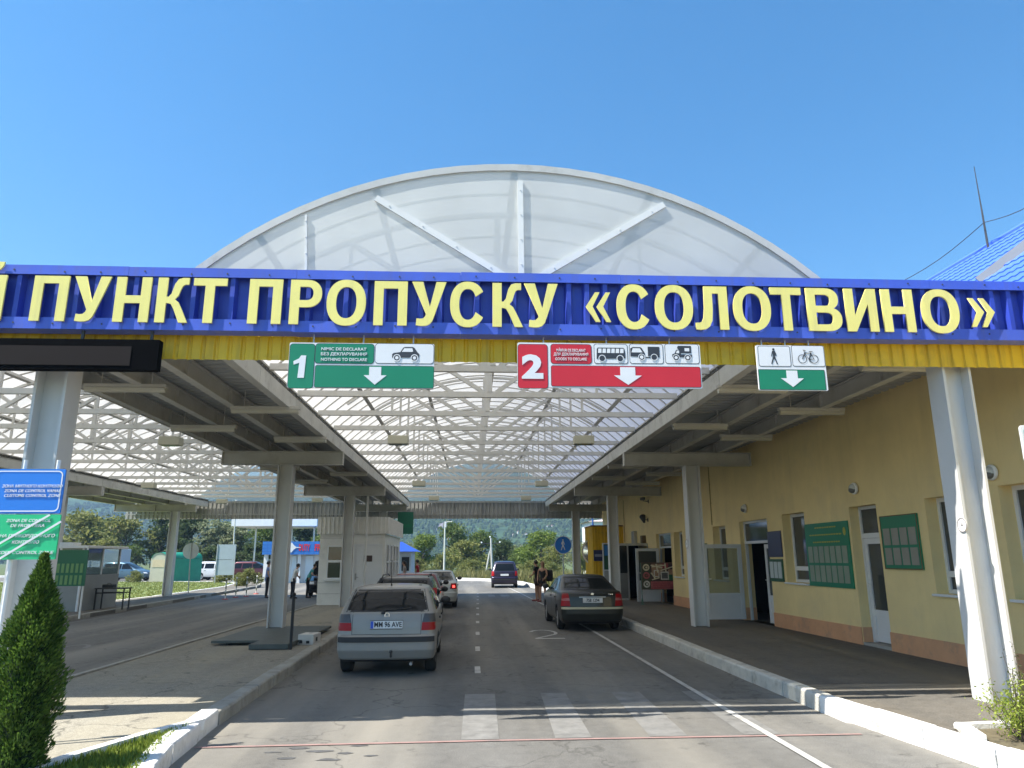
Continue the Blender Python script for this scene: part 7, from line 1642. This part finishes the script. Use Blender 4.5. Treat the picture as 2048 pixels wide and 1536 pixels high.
def inpoly():
    while True:
        x = random.uniform(-5.5, -2.6); y = random.uniform(5.6, 8.6); c = False; j = len(wpoly)-1
        for i in range(len(wpoly)):
            xi, yi = wpoly[i]; xj, yj = wpoly[j]
            if (yi > y) != (yj > y) and x < (xj-xi)*(y-yi)/(yj-yi)+xi: c = not c
            j = i
        if c: return x, y, .15
blades('ground_cover', [inpoly], 5200, .025, .085, .009, BEDG, 'short leafy ground cover in the whitewashed planting bed')
LAWNB = leafmat('lawn blades', (.16, .20, .045), (.34, .34, .11), .4)
def lawnpt():
    while True:
        x, y = random.uniform(-40, -15.6), random.uniform(28.6, 66); c = False; j = len(lawn)-1
        for i in range(len(lawn)):
            xi, yi = lawn[i]; xj, yj = lawn[j]
            if (yi > y) != (yj > y) and x < (xj-xi)*(y-yi)/(yj-yi)+xi: c = not c
            j = i
        if c: return x, y, .1
blades('lawn_grass', [lawnpt], 22000, .03, .09, .03, LAWNB, 'mown grass on the lawn beside the left lane')

# thuja at the left front
random.seed(4)
p = PY(52, 1380, 6.9); t = thing('thuja', 'dense dark green conical thuja in front of the border control board', 'conifer', (p.x, 6.9, .1)); hT = PY(58, 1110, 6.9).z-.1
mb = MB(); mb.tube([(p.x, 6.9, .0), (p.x, 6.9, hT*.9)], .04, 8, .008); mb.build('trunk', BARK, t)
mb = MB(); base = Vector((p.x, 6.9, .1))
def rad(q): return .235*(math.sin(PI*min(1, .20+.66*(q**.8)))**.75)*(1 if q < .62 else max(.03, 1-((q-.62)/.40)**1.25))
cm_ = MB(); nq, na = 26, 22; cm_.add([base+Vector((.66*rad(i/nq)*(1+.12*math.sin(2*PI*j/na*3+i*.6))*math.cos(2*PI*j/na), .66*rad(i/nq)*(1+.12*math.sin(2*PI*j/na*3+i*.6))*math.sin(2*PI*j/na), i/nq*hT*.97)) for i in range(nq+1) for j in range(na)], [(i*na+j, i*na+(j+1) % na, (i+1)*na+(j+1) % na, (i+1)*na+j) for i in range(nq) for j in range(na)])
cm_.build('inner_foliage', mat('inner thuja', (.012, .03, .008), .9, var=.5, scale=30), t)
for _ in range(34000):
    q = random.random()**.9; a = random.uniform(0, 2*PI); lump = 1+.15*math.sin(a*3+q*17)+.13*math.sin(a*5-q*29)+.08*math.sin(a*9+q*53); R = rad(q)*lump*random.uniform(.92, 1.12); r = R*(1-.38*random.random()**2); c = base+Vector((r*math.cos(a), r*math.sin(a), q*hT))
    o = Vector((math.cos(a), math.sin(a), .9+random.uniform(-.3, .7))).normalized(); sidev = Vector((-math.sin(a), math.cos(a), random.uniform(-.5, .5))).normalized(); nn = sidev*math.cos(random.uniform(-1.2, 1.2))+o.cross(sidev)*math.sin(random.uniform(-1.2, 1.2))
    l = random.uniform(.015, .036)*(1.6 if random.random() < .12 else 1); w_ = random.uniform(.005, .010)
    if random.random() < .04: l *= 1.5
    mb.add([c-o*l*.3-nn*w_*.6, c+nn*w_+o*l*.3, c+o*l, c-nn*w_+o*l*.3], [(0, 1, 2, 3)])
mb.build('foliage', leafmat('thuja leaves', (.02, .065, .012), (.15, .25, .04), .3), t, fixn=False)
# shrub at the right front
p = Vector((5.28, 7.25, .15)); t = thing('leafy_shrub', 'light green sprouting shrub on the pavement at the right edge', 'shrub', p); mb = MB(); lb = MB(); db = MB()
for k in range(34):
    a = random.uniform(0, 2*PI); r = random.uniform(.05, .46); hgt = random.uniform(.30, .62) if random.random() < .72 else random.uniform(.70, .98); e = p+Vector((r*math.cos(a), r*math.sin(a), hgt*(1.0-.25*r))); m = p.lerp(e, .5)+Vector((random.gauss(0, .03), random.gauss(0, .03), .06))
    pts = [p+Vector((.03*math.cos(a), .03*math.sin(a), 0)), m, e]; mb.tube(pts, .006, 5, .002)
    for i in range(30 if hgt < .65 else 26):
        q = random.uniform(.25, 1.0); c = pts[0].lerp(m, q*2) if q < .5 else m.lerp(e, q*2-1); tgt = lb if (hgt < .65 or q < .62) else db
        spread = .05 if tgt is lb else .016
        for _ in range(3 if tgt is lb else 1): leafquads(tgt, c, 1, spread, .017 if tgt is lb else .013)
mb.build('stem', BARK, t); lb.build('foliage', leafmat('shrub leaves', (.13, .20, .025), (.40, .46, .08), .4), t, fixn=False); db.build('young_shoots', leafmat('dark shoots', (.05, .07, .02), (.14, .15, .05), .3), t, fixn=False)
struct(sheet('planting_bed', [(4.9, 6.9), (5.9, 6.9), (5.9, 7.8), (4.95, 7.8)], .183, mat('bed soil', (.12, .10, .06), .95, var=.4, scale=12)))
kerb('kerb', [(4.82, 7.3), (5.0, 7.85), (6.0, 7.95)], .12, .15, .235, KERBW, inner=1, seg=.6)

# hills
def hh(x, y):
    q = min(1, max(0, (y-330)/1150)); b = q*q*(3-2*q)
    ridge = 150+26*math.sin(x/310+1.0)+14*math.sin(x/120+.3)+9*math.sin(x/57+y/90)
    return b*ridge*(1+.0001*x)+4*math.sin(x/33+y/41)*q+3*math.sin(x/17-y/23)*q-6*(1-q)
nx, ny = 150, 70; vs = []; random.seed(2)
for j in range(ny+1):
    y = 330+1500*(j/ny)**1.15
    for i in range(nx+1):
        x = -1500+3000*i/nx; vs.append((x, y, hh(x, y)+random.uniform(-2.2, 2.2)*min(1, j/5)))
mb = MB(); mb.add(vs, [(j*(nx+1)+i, j*(nx+1)+i+1, (j+1)*(nx+1)+i+1, (j+1)*(nx+1)+i) for j in range(ny) for i in range(nx)])
HILL = mat('wooded hill', (.040, .075, .035), .95, var=.65, scale=.045, dirt=(.09, .12, .06), dscale=.011, damt=.65, bump=1.0, bscale=.12, spec=0.1)
struct(mb.build('hills', HILL, smooth=80, fixn=False))
# the wood on the hills: crowns and hedges in one mass
fm = MB(); random.seed(31)
def dens(x, y): return math.sin(x/71+y/53)+.8*math.sin(x/29-y/37+1.3)+.6*math.sin(x/140+2)+.5*math.sin(y/61)
cnt = 0
while cnt < 34000:
    y = 345+1150*random.random()**.8; x = random.uniform(-.75, .35)*y
    if dens(x, y) < random.uniform(-1.6, .9): continue
    cnt += 1; z = hh(x, y); r = random.uniform(1.1, 2.7); h = r*random.uniform(1.0, 1.8); a0 = random.random()*6
    b = [(x+r*random.uniform(.75, 1.1)*math.cos(a0+2*PI*i/5), y+r*random.uniform(.75, 1.1)*math.sin(a0+2*PI*i/5), z+h*.30) for i in range(5)]
    t_ = [(x+r*.62*math.cos(a0+.5+2*PI*i/5), y+r*.62*math.sin(a0+.5+2*PI*i/5), z+h*.8) for i in range(5)]
    g_ = [(p[0], p[1], z-1) for p in b]
    fm.add(g_+b+t_+[(x, y, z+h)], [(i, (i+1) % 5, 5+(i+1) % 5, 5+i) for i in range(5)]+[(5+i, 5+(i+1) % 5, 10+(i+1) % 5, 10+i) for i in range(5)]+[(10+i, 10+(i+1) % 5, 15) for i in range(5)])
o = fm.build('hill_forest', leafmat('hill forest', (.02, .045, .016), (.085, .125, .04), .1, .9), fixn=False); o['kind'] = 'stuff'; o['label'] = 'wooded hillside reading as one mass in the blue haze'; o['category'] = 'forest'
HW = mat('far house wall', (.72, .70, .66), .7); HR = mat('far house roof', (.28, .14, .10), .7)
def onhill(u, v):
    d = ray(u, v); y = 345
    while y < 1700:
        p = CAM+d*(y/d.y)
        if hh(p.x, y) > p.z: return p
        y += 4
    return None
hp = None; i = 0
for (u, v, lab) in ((884, 1068, 'below the lamp head'), (872, 1060, 'upper left edge of the view'), (897, 1080, 'just right of the lamp post'), (1028, 1071, 'above the violet people carrier'), (1037, 1066, 'above and right of the violet people carrier'), (1046, 1073, 'middle of the slope over the people carrier'), (1052, 1070, 'right of the middle of the slope'), (1060, 1074, 'left of the bright green broad tree top'),
                    (1096, 1054, 'left one of a pair above the bright tree'), (1104, 1054, 'right one of a pair above the bright tree'), (1122, 1050, 'highest white spot left of the far right column'), (1128, 1050, 'highest, next to the far right column'), (1160, 1060, 'right of the far right column'), (1024, 1087, 'low on the slope by the greyish tree'), (965, 1050, 'high slope left of the utility pole')):
    p = onhill(u, v)
    if p is None: continue
    i += 1
    if hp is None:
        hp = thing('hill_house', 'tiny white house on the slope, '+lab, 'house', p, 0, 'houses on the hillside')
        mb = MB(); mb.box(-1.0, 1.0, -.9, .9, -2, 1.15); mb.build('wall', HW, hp, world=False); mb = MB(); mb.prism([(-1.15, 1.15), (1.15, 1.15), (0, 1.8)], 'y', -1.0, 1.0); mb.build('roof', HR, hp, world=False)
    else: dup(hp, p, random.uniform(-.8, .8), 'tiny white house on the slope, '+lab)
# ------------------------------------------------------------------ haze between here and the hills
hz = bpy.data.materials.new('haze'); hz.use_nodes = True; n = hz.node_tree.nodes; l = hz.node_tree.links
for q in list(n):
    if q.type == 'BSDF_PRINCIPLED': n.remove(q)
pv = n.new('ShaderNodeVolumePrincipled'); pv.inputs['Color'].default_value = (.42, .62, .86, 1); pv.inputs['Density'].default_value = HAZE; pv.inputs['Anisotropy'].default_value = .2
l.new(pv.outputs[0], n['Material Output'].inputs['Volume'])
mb = MB(); mb.box(-3300, 3300, -450, 4300, -12, 240); o = mb.build('haze', hz); o['kind'] = 'stuff'; o['label'] = 'thin blue summer haze over the valley'; o['category'] = 'haze'
